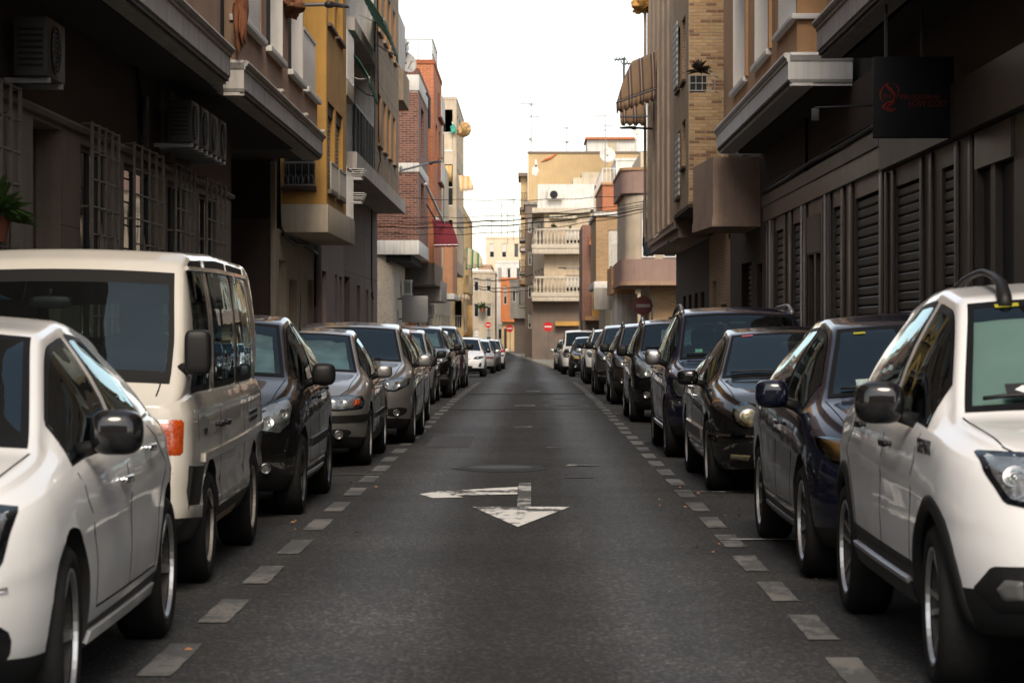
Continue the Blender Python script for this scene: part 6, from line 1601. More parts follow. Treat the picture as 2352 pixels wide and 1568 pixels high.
# ---- body types: outlines in metres, y from the front bumper backwards
def hatch(L=4.05, W=.87, H=1.47, wb=2.55, ft=.80, hood=.70, nosez=.60, cowl=.92, cowl_z=.94, head=1.72, rear=None, deck=None, deckz=.93, belt0=.86, belt1=.93,
          roofw=.70, Rw=.31, rr=.21, bot=.20, cpil=.42, roof_y=None, endz=.78, **kw):
    rear = rear or L - .62; deck = deck or L - .13; rt = ft + wb; ry = roof_y or head + .55
    p = dict(L=L, W=W, ft=ft, rt=rt, Rw=Rw, rr=rr, Lf=.75, nf=2.2, rim=('spoke', 5, .030, .020),
             top=[(-.1, nosez), (0, nosez), (.14, hood), (.5, hood + (cowl_z - hood) * .52), (cowl, cowl_z), (head, H - .055), (ry, H), (rear - .7, H - .012), (rear, H - .075),
                  (deck, deckz), (L - .05, deckz - .05), (L, endz)],
             belt=[(0, nosez - .03), (.25, hood - .04), (cowl, belt0 - .03), (cowl + .35, belt0), (rear, belt1), (L, belt1 - .10)],
             wr=[(0, .80), (cowl - .1, .865), (cowl, .86), (head, roofw), (rear, roofw * .96), (deck, .78), (L, .80)],
             bot=[(0, bot + .03), (.4, bot - .01), (ft, bot - .01), (rt, bot), (L - .3, bot + .03), (L, bot + .14)],
             ws=(cowl + .02, head - .02), rw=(rear + .02, deck - .06))
    f0 = cowl + (head - cowl) * .24; yB = head + .42; yC = rear - cpil * .55
    p['wins'] = [(f0, f0 + .10, yB - .05, yB - .02), (yB + .05, yB + .07, yC + .02, yC - .24)]
    zl = bot + .17
    p['doors'] = [[(ft + Rw + .20, zl), (ft + Rw + .16, .58), (cowl + .22, belt0 - .03)], [(yB, zl), (yB, belt0 - .01)],
                  [(rt - Rw - .16, zl), (rt - Rw - .10, .60), (rt - .12, .80), (yC + .02, belt1 - .01)], [(ft + Rw + .20, zl), (rt - Rw - .16, zl)]]
    p['handles'] = [(yB - .17, belt0 - .10), (yC - .18, belt1 - .11)]
    p['bonnet'] = [(.60 * W, .16), (.74 * W, .45), (.80 * W, cowl - .02)]
    p['lamps'] = []; p.update(kw); return p

def sedan(L=4.5, deckz=1.0, **kw):
    kw.setdefault('rear', L - 1.45); kw.setdefault('deck', L - .88); kw.setdefault('cpil', .30)
    p = hatch(L=L, deckz=deckz, endz=.86, **kw)
    p['top'] = [q for q in p['top'] if q[0] < kw['deck'] - .01] + [(kw['deck'], deckz), (L - .10, deckz - .02), (L - .02, deckz - .07), (L, .80)]
    p['rw'] = (kw['rear'] + .02, kw['deck'] - .05); return p
G = 'cars parked along the street'
def P(side, xs, yw, name, label, cat, paint_, base, **kw):
    base.update(side_of_road=side, xs=xs, yw=yw, name=name, label=label, cat=cat, paint=paint_, group=G); base.update(kw); return base

w_white = paint('white paint', (0.66, 0.66, 0.65), dust=.04)
w_white2 = paint('bright white paint', (0.70, 0.70, 0.70), dust=.04)
w_cream = paint('aged cream paint', (0.55, 0.525, 0.47), rough=.45, dust=.28)
w_black = paint('black paint', (0.0035, 0.0035, 0.004), dust=.012)
w_brownblk = paint('dark brown metallic paint', (0.030, 0.022, 0.018), metal=.5, dust=.012)
w_navy = paint('navy paint', (0.0022, 0.0035, 0.012), metal=.0, dust=.012)
w_navy2 = paint('deep blue metallic paint', (0.004, 0.005, 0.022), metal=.1, dust=.012)
w_silver = paint('silver metallic paint', (0.44, 0.44, 0.43), metal=.75, rough=.38)
w_grey = paint('warm grey metallic paint', (0.30, 0.295, 0.285), metal=.75, rough=.38)
w_lsilver = paint('light silver metallic paint', (0.56, 0.57, 0.58), metal=.7, rough=.36)
w_dgrey = paint('graphite metallic paint', (0.070, 0.070, 0.078), metal=.6, rough=.35)
w_red = paint('dark red paint', (0.10, 0.012, 0.012), metal=.3)
w_purple = paint('aubergine paint', (0.070, 0.035, 0.060), metal=.5)
w_brightred = paint('red paint', (0.42, 0.02, 0.02))

def grille(W, z0, z1, w=.5, mt=m_black, off=.006, nm='grille'):
    return (nm, 'front', [(-w, z1), (w, z1), (w * .9, z0), (-w * .9, z0)], mt, off)

# ---------------- parked on the left, near to far
c = P('L', -1.555, 8.87, 'parked_car', 'white hatchback nearest the camera beside the cream van', 'car', w_white,
      hatch(L=4.36, W=.907, H=1.455, wb=2.67, ft=.92, hood=.80, nosez=.69, cowl=1.02, cowl_z=.97, head=1.86, rear=3.36, deck=4.12, deckz=1.0, belt0=.90, belt1=1.0, roofw=.69, Rw=.325, rr=.232, cpil=.55),
      rim=('swoosh', 5), mir_mat=m_blackgloss, mir=(0.096, 0.083, 0.084), handle_mat=m_chrome, step=.035, rear_glass=m_glass_dark, steer=.05, mir_dz=.075, mir_out=-.025, lamp_max=.87, yaw=R(.9), Lr=.85)
c['lamps'] = [('front', [(.46, .70), (.55, .60), (.74, .555), (.85, .62), (.878, .80), (.76, .815), (.52, .77)], 'head', m_reflector, [(.60, .685, .055), (.74, .69, .05)], m_lens)]
c['patches'] = [grille(.9, .56, .70, .40), ('lower_intake', 'front', [(-.55, .40), (.55, .40), (.62, .25), (-.62, .25)], m_black, .006),
                ('air_curtain', 'front', [(.64, .44), (.80, .44), (.78, .28), (.66, .26)], m_blackgloss, .005)]
c['strips'] = [('window_trim', 'side', [(1.5, .945), (2.3, .955), (3.3, 1.02)], .014, .008, m_chrome, True), ('sill', 'side', [(1.35, .27), (3.15, .27)], .05, .014, w_white, True),
               ('daytime_light', 'front', [(.60, .555), (.70, .535), (.78, .55)], .014, .008, m_chrome, True)]
car(c); L1 = c

# the cream van: flat nose, cab over the front wheels
van = dict(L=4.15, Lr=.12, W=.83, ft=.88, rt=3.32, Rw=.315, rr=.20, Lf=.24, nf=3.0, c0=.78, rim=('steel', 5), rim_mat=m_steelwheel, sm=.028, step=.035, crown=.065,
           top=[(-.1, .98), (0, .99), (.07, 1.04), (.13, 1.09), (.56, 1.76), (.80, 1.83), (2.0, 1.86), (3.9, 1.85), (4.02, 1.80), (4.13, 1.10), (4.15, .95)],
           belt=[(0, .98), (.1, 1.02), (.3, 1.04), (4.0, 1.06), (4.15, 1.0)], wr=[(0, .95), (.12, .95), (.56, .865), (2, .85), (3.9, .85), (4.1, .93)],
           bot=[(0, .28), (.5, .24), (1.5, .26), (3.0, .27), (4.15, .34)], ws=(.145, .53), rw=(4.03, 4.11),
           side=[(0, .975), (.1, .995), (.25, 1.0), (.30, .985), (.34, .995), (.6, 1.0), (.9, .99), (1, .96)],
           nose=[(.2, .04), (.35, .0), (.55, .0), (.9, .025), (1.8, .05)], tail=[(.2, .02), (1.8, .0)],
           wins=[(.48, .62, 1.20, 1.24), (1.44, 1.46, 2.52, 2.50), (2.66, 2.66, 3.72, 3.66, m_glass_dark)],
           doors=[[(.40, .98), (.40, .80)], [(1.32, .36), (1.32, 1.05), (1.34, 1.62)], [(2.60, .36), (2.60, 1.05), (2.60, 1.62)], [(1.25, .36), (2.60, .36)]],
           handles=[(1.16, .86), (1.46, .86)], lamps=[], bonnet=[(.62, .10), (.66, .30)])
c = P('L', -1.735, 14.1, 'parked_van', 'old cream van with black mirrors and orange corner light', 'van', w_cream, van, yaw=R(.6), mir_mat=m_black, mir=(0.068, 0.055, 0.119), mir_p=5, mir_dz=.16, mir_dy=.12, mir_out=-.07,
      handle_mat=m_black, seat_y=.98, seat_z=.66, rear_seat_y=2.1, plate_z=.45)
c['lamps'] = [('front', [(.38, .74), (.62, .74), (.62, .91), (.38, .91)], 'head', m_reflector, [(.5, .825, .06)], m_lens),
              ('front', [(.61, .735), (.765, .735), (.768, .92), (.61, .92)], 'indicator', m_amber, .012)]
c['patches'] = [('bumper', 'front', [(-.82, .70), (.82, .70), (.825, .40), (.80, .30), (-.80, .30), (-.825, .36)], m_black, .03), grille(.8, .76, .88, .34)]
c['strips'] = [('body_moulding', 'side', [(.55, .70), (4.05, .75)], .045, .014, w_cream, True), ('bumper_end', 'side', [(.10, .55), (.42, .54)], .26, .020, m_black, True),
               ('side_vent', 'side', [(2.95, .86), (3.5, .87)], .022, .008, m_black, True), ('side_vent', 'side', [(2.95, .82), (3.5, .83)], .022, .008, m_black, True),
               ('rain_gutter', 'side', [(.62, 1.715), (2.0, 1.73), (3.85, 1.73)], .022, .020, w_cream, True), ('nose_joint', 'front', [(.52, .97), (.50, .93)], .006, .001, m_seal, True),
               ('badge', 'side', [(.60, .84), (.72, .84)], .03, .004, m_black, True)]
c['strips'].append(('rust_edge', 'side', [(1.30, .30), (2.4, .31)], .05, .004, mat('rusty sill', (.36, .27, .19), .8, var=.4, vscale=9, speck=.6, speck_col=(.12, .05, .02), sscale=30), True))
car(c); L2 = c

c = P('L', -1.69, 19.35, 'parked_car', 'black rounded hatchback behind the cream van with silver sunshade', 'car', w_black,
      hatch(L=3.94, W=.865, H=1.53, wb=2.47, ft=.80, hood=.80, nosez=.66, cowl=.98, cowl_z=1.03, head=1.66, rear=3.15, deck=3.80, deckz=1.0, belt0=.96, belt1=1.02, roofw=.72, roof_y=2.2),
      rim=('spoke', 7, .018, .016), rim_mat=m_alloy_dark, mir_mat=m_black, mir=(0.092, 0.078, 0.088), handle_mat=m_black, step=.04)
c['lamps'] = [('front', [(.46, .72), (.60, .63), (.76, .60), (.842, .68), (.85, .83), (.80, .90), (.66, .86), (.50, .79)], 'head', m_reflector, [(.66, .71, .055), (.77, .76, .05)], m_lens), ('front', (.62, .38, .04), 'fog')]
c['patches'] = [grille(.86, .50, .62, .36), ('lower_intake', 'front', [(-.5, .42), (.5, .42), (.55, .28), (-.55, .28)], m_black, .006)]
c['strips'] = [('side_moulding', 'side', [(1.28, .52), (2.85, .54)], .065, .014, m_black, True), ('sill_trim', 'side', [(1.28, .28), (2.8, .28)], .03, .010, m_grey if 'm_grey' in globals() else m_alloy, True)]
car(c); sunshade(c, m_silver, 'crumpled silver sunshade in the black hatchback behind the van', .05, jitter=1.0)

c = P('L', -1.62, 26.4, 'parked_car', 'silver saloon with amber indicators and antenna between black and grey hatchbacks', 'car', w_grey,
      sedan(L=4.5, W=.86, H=1.43, wb=2.61, ft=.86, hood=.72, nosez=.62, cowl=1.20, cowl_z=.95, head=1.95, rear=3.10, deck=3.72, deckz=1.02, belt0=.88, belt1=.95, roofw=.69, Rw=.305, rr=.20),
      rim=('spoke', 6, .030, .024), mir=(0.084, 0.069, 0.070), handle_mat=w_grey, aerial=(2.05, .42), step=.04)
c['lamps'] = [('front', [(.33, .60), (.40, .715), (.62, .735), (.80, .72), (.83, .66), (.81, .59), (.55, .575)], 'head', m_reflector, [(.50, .65, .052), (.62, .65, .045)], m_lens),
              ('front', [(.70, .62), (.755, .62), (.755, .69), (.70, .69)], 'indicator', m_amber, .026), ('front', (.56, .345, .045), 'fog')]
c['patches'] = [grille(.86, .59, .70, .26), ('fog_recess', 'front', [(.38, .40), (.70, .40), (.66, .30), (.40, .30)], m_black, .005), ('lower_intake', 'front', [(-.34, .40), (.34, .40), (.34, .28), (-.34, .28)], m_black, .005)]
c['strips'] = [('bumper_moulding', 'front', [(-.83, .505), (-.5, .50), (0, .50), (.5, .50), (.83, .505)], .065, .014, m_black, False), ('side_moulding', 'side', [(1.35, .50), (3.0, .52)], .055, .012, m_black, True),
               ('repeater', 'side', [(1.18, .76), (1.24, .76)], .03, .008, m_amber, True)]
car(c); sunshade(c, m_silver, 'creased silver sunshade in the silver saloon', .045, jitter=4.0)

c = P('L', -1.40, 31.6, 'parked_car', 'grey hatchback with clear angular headlight, closest to the lane on its side', 'car', w_grey,
      hatch(L=4.34, W=.92, H=1.50, wb=2.64, ft=.88, hood=.79, nosez=.67, cowl=1.10, cowl_z=1.0, head=1.88, rear=3.65, deck=4.20, deckz=1.0, belt0=.93, belt1=1.0, roofw=.71, Rw=.315, rr=.215),
      rim=('spoke', 5, .03, .022), mir=(0.092, 0.074, 0.079), handle_mat=w_grey)
c['lamps'] = [('front', [(.44, .67), (.52, .78), (.74, .82), (.87, .80), (.86, .72), (.70, .645)], 'head', m_reflector, [(.58, .72, .052), (.72, .725, .05)], m_lens), ('front', (.70, .40, .042), 'fog')]
c['patches'] = [grille(.9, .62, .72, .36), ('fog_recess', 'front', [(.54, .44), (.84, .47), (.82, .36), (.62, .34)], m_black, .005), ('lower_intake', 'front', [(-.45, .46), (.45, .46), (.5, .28), (-.5, .28)], m_black, .006)]
car(c)

c = P('L', -1.53, 37.0, 'parked_car', 'dark red car mostly hidden behind the grey hatchback', 'car', w_red,
      hatch(L=4.0, W=.85, H=1.44, wb=2.46, ft=.80), mir_mat=m_black, lod=1)
c['lamps'] = [('front', [(.45, .62), (.5, .72), (.75, .76), (.83, .70), (.75, .60)], 'head', m_reflector, [(.6, .67, .05)], m_lens)]
car(c)

c = P('L', -1.77, 48.3, 'parked_car', 'light silver hatchback with net-patterned sunshade and black mirror', 'car', w_lsilver,
      hatch(L=3.97, W=.85, H=1.43, wb=2.46, ft=.80, hood=.74), mir_mat=m_black, lod=1)
c['lamps'] = [('front', [(.45, .62), (.5, .73), (.72, .77), (.835, .72), (.80, .62), (.62, .59)], 'head', m_lens_old and mat('smoked lamp', (.20, .12, .09), .2, var=.3, coat=1.0), [(.62, .67, .05)], m_lens)]
c['patches'] = [grille(.86, .56, .64, .30)]
c['strips'] = [('side_moulding', 'side', [(1.25, .50), (2.8, .52)], .05, .012, m_black, True)]
car(c); sunshade(c, m_silver, 'wrinkled silver sunshade in the light silver hatchback', .06, jitter=9.0)

c = P('L', -1.60, 53.4, 'parked_car', 'black crossover with roof fin beyond the light silver hatchback', 'car', w_black,
      hatch(L=4.15, W=.89, H=1.52, wb=2.56, ft=.84, hood=.86, nosez=.72, cowl_z=1.04, belt0=.98, belt1=1.08, bot=.24, Rw=.33), mir_mat=m_black, lod=1, aerial=(3.1, 'fin'))
c['lamps'] = [('front', [(.48, .74), (.52, .80), (.78, .86), (.86, .84), (.84, .76), (.7, .72)], 'head', m_reflector, [(.66, .78, .035), (.76, .79, .03)], m_lens), ('front', [(.60, .40), (.80, .40), (.80, .56), (.66, .56)], 'fog_surround', m_chrome, .006)]
c['patches'] = [grille(.86, .52, .74, .42)]
car(c); sunshade(c, m_silver, 'flat silver sunshade in the black crossover', .04, jitter=12.0)

c = P('L', -1.70, 60.4, 'parked_car', 'charcoal hatchback between the black crossover and the aubergine people carrier', 'car', w_dgrey,
      hatch(L=4.1, W=.87, H=1.46, wb=2.52, ft=.82), mir_mat=m_black, lod=1)
c['lamps'] = [('front', [(.45, .62), (.5, .73), (.75, .77), (.84, .72), (.75, .60)], 'head', m_reflector, [(.6, .67, .05)], m_lens)]
car(c)

c = P('L', -1.62, 65.2, 'parked_car', 'tall aubergine people carrier just before the side street', 'car', w_purple,
      hatch(L=4.3, W=.90, H=1.60, wb=2.65, ft=.85, hood=.84, cowl_z=1.05, belt0=.98, belt1=1.05, head=1.7), mir_mat=m_black, lod=1)
c['lamps'] = [('front', [(.45, .68), (.5, .79), (.75, .84), (.86, .78), (.75, .66)], 'head', m_reflector, [(.6, .73, .05)], m_lens)]
car(c)

c = P('L', -1.58, 92.0, 'parked_car', 'bright white hatchback with black front intakes past the side street', 'car', w_white2,
      hatch(L=4.06, W=.88, H=1.435, wb=2.54, ft=.80, hood=.76, nosez=.64, roofw=.71), mir_mat=m_blackgloss, lod=1, plate_z=.50, plate_text=('G', .165), roof_dark=False)
c['lamps'] = [('front', [(.42, .65), (.52, .73), (.78, .76), (.85, .72), (.78, .66), (.58, .63)], 'head', m_blackgloss, [(.60, .68, .04), (.74, .70, .035)], m_lens),
              ('front', [(.62, .36), (.66, .50), (.74, .52), (.72, .36)], 'fog_surround', m_black, .005)]
c['patches'] = [('grille', 'front', [(-.42, .66), (.42, .66), (.34, .58), (-.34, .58)], m_blackgloss, .006), ('lower_intake', 'front', [(-.50, .42), (.50, .42), (.42, .28), (-.42, .28)], m_black, .006)]
car(c)
c = P('L', -1.45, 108.0, 'parked_car', 'silver estate car behind the bright white hatchback', 'car', w_lsilver, hatch(L=4.45, W=.89, H=1.43, wb=2.7, ft=.85, rear=3.95, deck=4.35), lod=2)
c['lamps'] = [('front', [(.40, .62), (.42, .70), (.78, .72), (.82, .62)], 'head', m_amber, [], m_lens_old)]; c['patches'] = [grille(.86, .60, .70, .2)]
car(c)
c = P('L', -1.32, 117.0, 'parked_car', 'dark saloon with a red tail behind the silver estate', 'car', w_dgrey, sedan(L=4.5, W=.87), lod=2, mir_mat=w_brightred)
c['lamps'] = [('front', [(.45, .62), (.5, .72), (.80, .74), (.82, .62)], 'head', m_reflector, [], m_lens)]; car(c)
c = P('L', -1.22, 126.0, 'parked_car', 'small white car at the far end of the left-hand row', 'car', w_white, hatch(L=3.8, W=.84, H=1.47), lod=2)
c['lamps'] = [('front', [(.45, .62), (.5, .72), (.80, .74), (.82, .62)], 'head', m_reflector, [], m_lens)]; car(c)
# far down the bend
far_specs = [(-3.0, 172, 'blue-grey hatchback far down the bend', w_lsilver, hatch(L=4.1, W=.87)), (-3.9, 196, 'pale estate car crosswise in the distance', w_silver, hatch(L=4.5, W=.88, H=1.46, rear=4.0, deck=4.4)),
             (-5.6, 245, 'dark off-roader far down the street', w_black, hatch(L=4.6, W=.95, H=1.86, hood=1.05, nosez=.8, cowl_z=1.2, belt0=1.15, belt1=1.2, cowl=1.4, head=1.9, Rw=.38, bot=.3)),
             (-7.1, 250, 'small pale car left of the distant off-roader', w_lsilver, hatch(L=4.0, W=.86, H=1.46)), (-7.3, 262, 'white van furthest away in the street', w_white, hatch(L=4.8, W=.95, H=1.95, hood=1.1, nosez=.85, cowl_z=1.25, belt0=1.18, belt1=1.2, head=1.5, rear=4.6, deck=4.75))]
for x, y, lab, m_, h_ in far_specs:
    c = P('L', x, y, 'parked_car', lab, 'car', m_, h_, lod=3, yaw=R(-1.7), step=.08)
    c['lamps'] = [('front', [(.45, .62), (.5, .72), (.80, .74), (.82, .62)], 'head', m_reflector, [], m_lens)]; car(c)

# ---------------- parked on the right, near to far
c = P('R', 1.525, 9.85, 'parked_car', 'white raised hatchback nearest the camera with black roof rails', 'car', w_white2,
      hatch(L=4.10, W=.885, H=1.60, wb=2.72, ft=.82, hood=.92, nosez=.80, cowl=1.05, cowl_z=1.05, head=1.72, rear=3.30, deck=3.95, deckz=1.08, belt0=1.0, belt1=1.06, roofw=.70, Rw=.325, rr=.225, bot=.26, cpil=.50),
      rim=('twin', 5), mir_mat=m_blackgloss, mir=(0.100, 0.078, 0.088), handle_mat=m_black, step=.035, clad=1, lamp_max=.85, arch=m_black, rails=(1.66, 3.1, .060, m_black), rail_in=.70, gap=.05, steer=-.04)
c['lamps'] = [('front', [(.42, .85), (.46, .775), (.60, .735), (.70, .755), (.755, .86), (.765, .935), (.60, .935), (.46, .91)], 'head', m_reflector, [(.54, .845, .055), (.66, .85, .05)], m_lens), ('front', [(.58, .37), (.72, .36), (.79, .44), (.74, .53), (.62, .54), (.56, .46)], 'fog_surround', m_black, .014), ('front', [(.62, .41), (.70, .40), (.73, .45), (.70, .50), (.63, .50)], 'fog_light', mat('grey fog lens', (.10, .10, .10), .25, var=.2, coat=1.0), .020)]
c['patches'] = [grille(.88, .74, .86, .40, m_blackgloss), ('lower_bumper', 'front', [(-.84, .44), (-.5, .52), (.5, .52), (.84, .44), (.84, .30), (-.84, .30)], m_black, .010)]
c['strips'] = [('sill_trim', 'side', [(1.32, .33), (3.2, .34)], .09, .016, m_black, True), ('sill_plate', 'side', [(1.36, .375), (3.1, .385)], .022, .022, m_alloy, True)]
car(c); R1 = c
def side_text(c, s, y, z, size, mt):
    """lettering on the side of the car that faces the lane, reading from front to back"""
    sg = 1 if c['side_of_road'] == 'L' else -1
    h, nn = c['body'].ray('side', y, z, sg)
    rot = Matrix(((0, 0, sg, 0), (-1 if sg < 0 else 1, 0, 0, 0), (0, 1, 0, 0), (0, 0, 0, 1)))
    return text_mesh('lettering', s, size, mt, c['root'], Matrix.Translation((h.x + sg * .004, y, z)) @ rot, .0015, .002)
side_text(R1, 'STEPWAY', 1.20, .90, .078, m_ink)
sunshade(R1, m_shade_green, 'pale green sunshade in the white raised hatchback', .012, xs=.95, jitter=3)
def sticker(p, x, y, sx, sy, mt, nm='sticker', inner=None):
    b = p['body']; bm = bmesh.new(); g = []
    def q(xx, yy):
        Xs, Zs = b.sec(yy); z = float(np.interp(abs(xx), Xs[IT:][::-1], Zs[IT:][::-1])); return (xx, b.shift(yy, z) - .003, z + .007)
    vs = [bm.verts.new(q(x + a * sx, y + c_ * sy)) for a, c_ in ((-1, -1), (1, -1), (1, 1), (-1, 1))]; bm.faces.new(vs)
    o = obj(nm, bm, mt, p['root'])
    if inner:
        bm = bmesh.new(); vs = [bm.verts.new(Vector(q(x + a * sx * .5, y + c_ * sy * .6)) + Vector((0, -.002, .002))) for a, c_ in ((-1, 0), (0, -1), (1, 0), (0, 1))]; bm.faces.new(vs); obj('emblem', bm, inner, o)
    return o
m_yel = mat('yellow sticker', (.30, .28, .015), .5, var=.05)
sticker(R1, -.42, 1.66, .05, .011, m_yel)
sticker(R1, -.44, 1.19, .07, .035, m_ink, inner=m_plate)

c = P('R', 1.505, 14.4, 'parked_car', 'navy blue hatchback between the white raised hatchback and the black saloon', 'car', w_navy,
      hatch(L=4.33, W=.895, H=1.49, wb=2.66, ft=.88, hood=.78, nosez=.66, cowl=1.08, cowl_z=1.0, head=1.80, rear=3.55, deck=4.18, deckz=1.03, belt0=.93, belt1=1.03, roofw=.68, Rw=.32, rr=.222, cpil=.55, roof_y=2.3),
      rim=('spoke', 9, .016, .013), mir=(0.096, 0.078, 0.084), handle_mat=w_navy, step=.038)
c['lamps'] = [('front', [(.50, .72), (.62, .67), (.80, .66), (.868, .74), (.873, .80), (.78, .80), (.60, .78)], 'head', mat('smoked amber lamp', (.17, .11, .055), .3, var=.5, vscale=9, coat=1.0), [(.64, .73, .045)], m_lens_old), ('front', (.66, .36, .04), 'fog')]
c['patches'] = [grille(.9, .52, .64, .40), ('lower_intake', 'front', [(-.5, .42), (.5, .42), (.55, .26), (-.55, .26)], m_black, .006)]
c['strips'] = [('sill_trim', 'side', [(1.35, .27), (3.1, .28)], .03, .012, m_alloy_dark, True), ('window_trim', 'side', [(1.6, .965), (2.4, .985), (3.3, 1.045)], .012, .008, m_chrome, True)]
car(c); sticker(c, -.44, 1.71, .035, .010, m_yel); sticker(c, -.47, 1.22, .05, .045, mat('round pass', (.30, .38, .36), .6, var=.3, vscale=40))

c = P('R', 1.51, 22.2, 'parked_car', 'black saloon with round headlights and chrome bumper strip', 'car', w_black,
      sedan(L=4.80, W=.90, H=1.435, wb=2.83, ft=.84, hood=.74, nosez=.64, cowl=1.32, cowl_z=.97, head=2.12, rear=3.30, deck=3.95, deckz=1.03, belt0=.89, belt1=.97, roofw=.67, Rw=.315, rr=.205),
      rim=('spoke', 5, .04, .035), mir=(0.096, 0.064, 0.070), handle_mat=m_chrome, step=.04, clad=3, clad_mat=w_black)
c['lamps'] = [('front', [(.575 + .135 * math.cos(a), .665 + .115 * math.sin(a)) for a in np.linspace(0, 2 * math.pi, 12, endpoint=False)], 'head', m_reflector, [(.575, .665, .085)], m_lens_old),
              ('front', [(.24 + .075 * math.cos(a), .66 + .085 * math.sin(a)) for a in np.linspace(0, 2 * math.pi, 12, endpoint=False)], 'head', m_reflector, [(.24, .66, .055)], m_lens_old),
              ('front', [(.56, .34), (.72, .345), (.72, .30), (.58, .29)], 'fog_light', mat('old fog lens', (.13, .12, .07), .2, var=.3, vscale=20, coat=1.0), .006)]
c['patches'] = [grille(.9, .58, .72, .14), ('lower_intake', 'front', [(-.42, .36), (.42, .36), (.42, .26), (-.42, .26)], m_black, .006)]
c['strips'] = [('bumper_strip', 'front', [(-.875, .505), (-.6, .50), (0, .50), (.6, .50), (.875, .505)], .018, .014, m_chrome, False), ('side_moulding', 'side', [(1.25, .47), (3.25, .49)], .10, .014, m_grey_trim if 'm_grey_trim' in globals() else mat('grey side moulding', (.10, .098, .095), .45, var=.1), True),
               ('moulding_chrome', 'side', [(1.25, .52), (3.25, .54)], .012, .018, m_chrome, True), ('window_trim', 'side', [(1.75, .925), (2.6, .94), (3.1, .965)], .012, .008, m_chrome, True)]
car(c)
sticker(c, -.42, 2.06, .05, .014, m_red)

c = P('R', 1.46, 28.1, 'parked_car', 'deep blue people carrier with silver mirrors and grey roof rails', 'car', w_navy2,
      hatch(L=4.50, W=.895, H=1.66, wb=2.75, ft=.84, hood=.90, nosez=.78, cowl=1.0, cowl_z=1.06, head=1.72, rear=3.95, deck=4.38, deckz=1.08, belt0=1.0, belt1=1.06, roofw=.73, Rw=.325, rr=.22, bot=.24, cpil=.35),
      rim=('spoke', 5, .03, .028), rim_mat=m_alloy_dark, mir_mat=m_alloy, mir=(0.092, 0.083, 0.088), handle_mat=w_navy2, rails=(1.85, 3.95, .06, mat('grey rail', (.22, .22, .23), .4, metal=.6)))
c['lamps'] = [('front', [(.44, .74), (.54, .66), (.80, .66), (.86, .76), (.86, .88), (.62, .84)], 'head', m_reflector, [(.66, .76, .055)], m_lens), ('front', [(.68, .58), (.83, .58), (.845, .64), (.72, .66)], 'fog_surround', m_chrome, .008)]
c['patches'] = [grille(.9, .62, .76, .40), ('lower_intake', 'front', [(-.6, .46), (.6, .46), (.6, .30), (-.6, .30)], m_black, .006)]
c['strips'] = [('sill_plate', 'side', [(1.3, .32), (3.2, .33)], .05, .020, m_alloy, True)]
car(c); sticker(c, -.48, 1.14, .04, .03, mat('green pass', (.05, .20, .14), .6, var=.3, vscale=40))

c = P('R', 1.50, 38.9, 'parked_car', 'black tall hatchback with big almond headlights and printed sunshade', 'car', w_black,
      hatch(L=4.10, W=.87, H=1.57, wb=2.55, ft=.80, hood=.90, nosez=.72, cowl=.98, cowl_z=1.08, head=1.64, rear=3.5, deck=3.98, deckz=1.06, belt0=.99, belt1=1.06, roofw=.73, Rw=.315),
      mir_mat=m_black, mir=(0.088, 0.078, 0.088), rails=(1.78, 3.5, .06, m_alloy), lod=0)
c['lamps'] = [('front', [(.44, .76), (.52, .68), (.74, .64), (.845, .70), (.85, .90), (.80, 1.0), (.66, .94), (.50, .84)], 'head', m_reflector, [(.62, .74, .06), (.76, .73, .045)], m_lens), ('front', (.62, .43, .05), 'fog')]
c['patches'] = [grille(.86, .56, .68, .36), ('lower_intake', 'front', [(-.45, .48), (.45, .48), (.5, .28), (-.5, .28)], m_black, .006)]
car(c); sunshade(c, m_silver, 'printed silver sunshade in the black tall hatchback', .02, xs=.55, jitter=15)

c = P('R', 1.495, 48.0, 'parked_car', 'dark brown crossover with round fog lights behind the black tall hatchback', 'car', w_brownblk,
      hatch(L=4.2, W=.89, H=1.54, wb=2.56, ft=.82, hood=.88, nosez=.72, cowl_z=1.05, belt0=.98, belt1=1.05, bot=.24, Rw=.33), mir_mat=m_black, lod=1, rails=(1.8, 3.4, .05, m_alloy_dark))
c['lamps'] = [('front', [(.46, .74), (.56, .68), (.80, .70), (.855, .80), (.84, .90), (.66, .86)], 'head', m_reflector, [(.66, .77, .055)], m_lens), ('front', (.66, .46, .045), 'fog')]
c['patches'] = [grille(.86, .52, .70, .36)]
car(c)

c = P('R', 1.42, 56.9, 'parked_car', 'graphite crossover with chrome-ringed fog lights', 'car', w_dgrey,
      hatch(L=4.16, W=.87, H=1.56, wb=2.54, ft=.82, hood=.90, nosez=.74, cowl_z=1.07, belt0=1.0, belt1=1.08, bot=.25, Rw=.33), mir_mat=m_black, mir=(0.096, 0.083, 0.088), lod=1, clad=2)
c['lamps'] = [('front', [(.46, .76), (.54, .72), (.80, .76), (.845, .88), (.80, .92), (.62, .86)], 'head', m_reflector, [(.64, .80, .05)], m_lens),
              ('front', [(.56, .40), (.80, .40), (.80, .56), (.60, .56)], 'fog_surround', m_chrome, .004), ('front', [(.60, .43), (.775, .43), (.775, .53), (.63, .53)], 'fog_recess', m_black, .010)]
c['patches'] = [grille(.86, .56, .74, .42)]
car(c)
c = P('R', 1.52, 72.0, 'parked_car', 'white crossover with black wheel arches further up the right-hand row', 'car', w_white,
      hatch(L=4.3, W=.90, H=1.56, wb=2.6, ft=.84, hood=.90, nosez=.74, cowl_z=1.07, belt0=1.0, belt1=1.08, bot=.26, Rw=.34), mir_mat=m_black, lod=1, clad=2, rails=(1.8, 3.5, .05, m_alloy), arch=m_black)
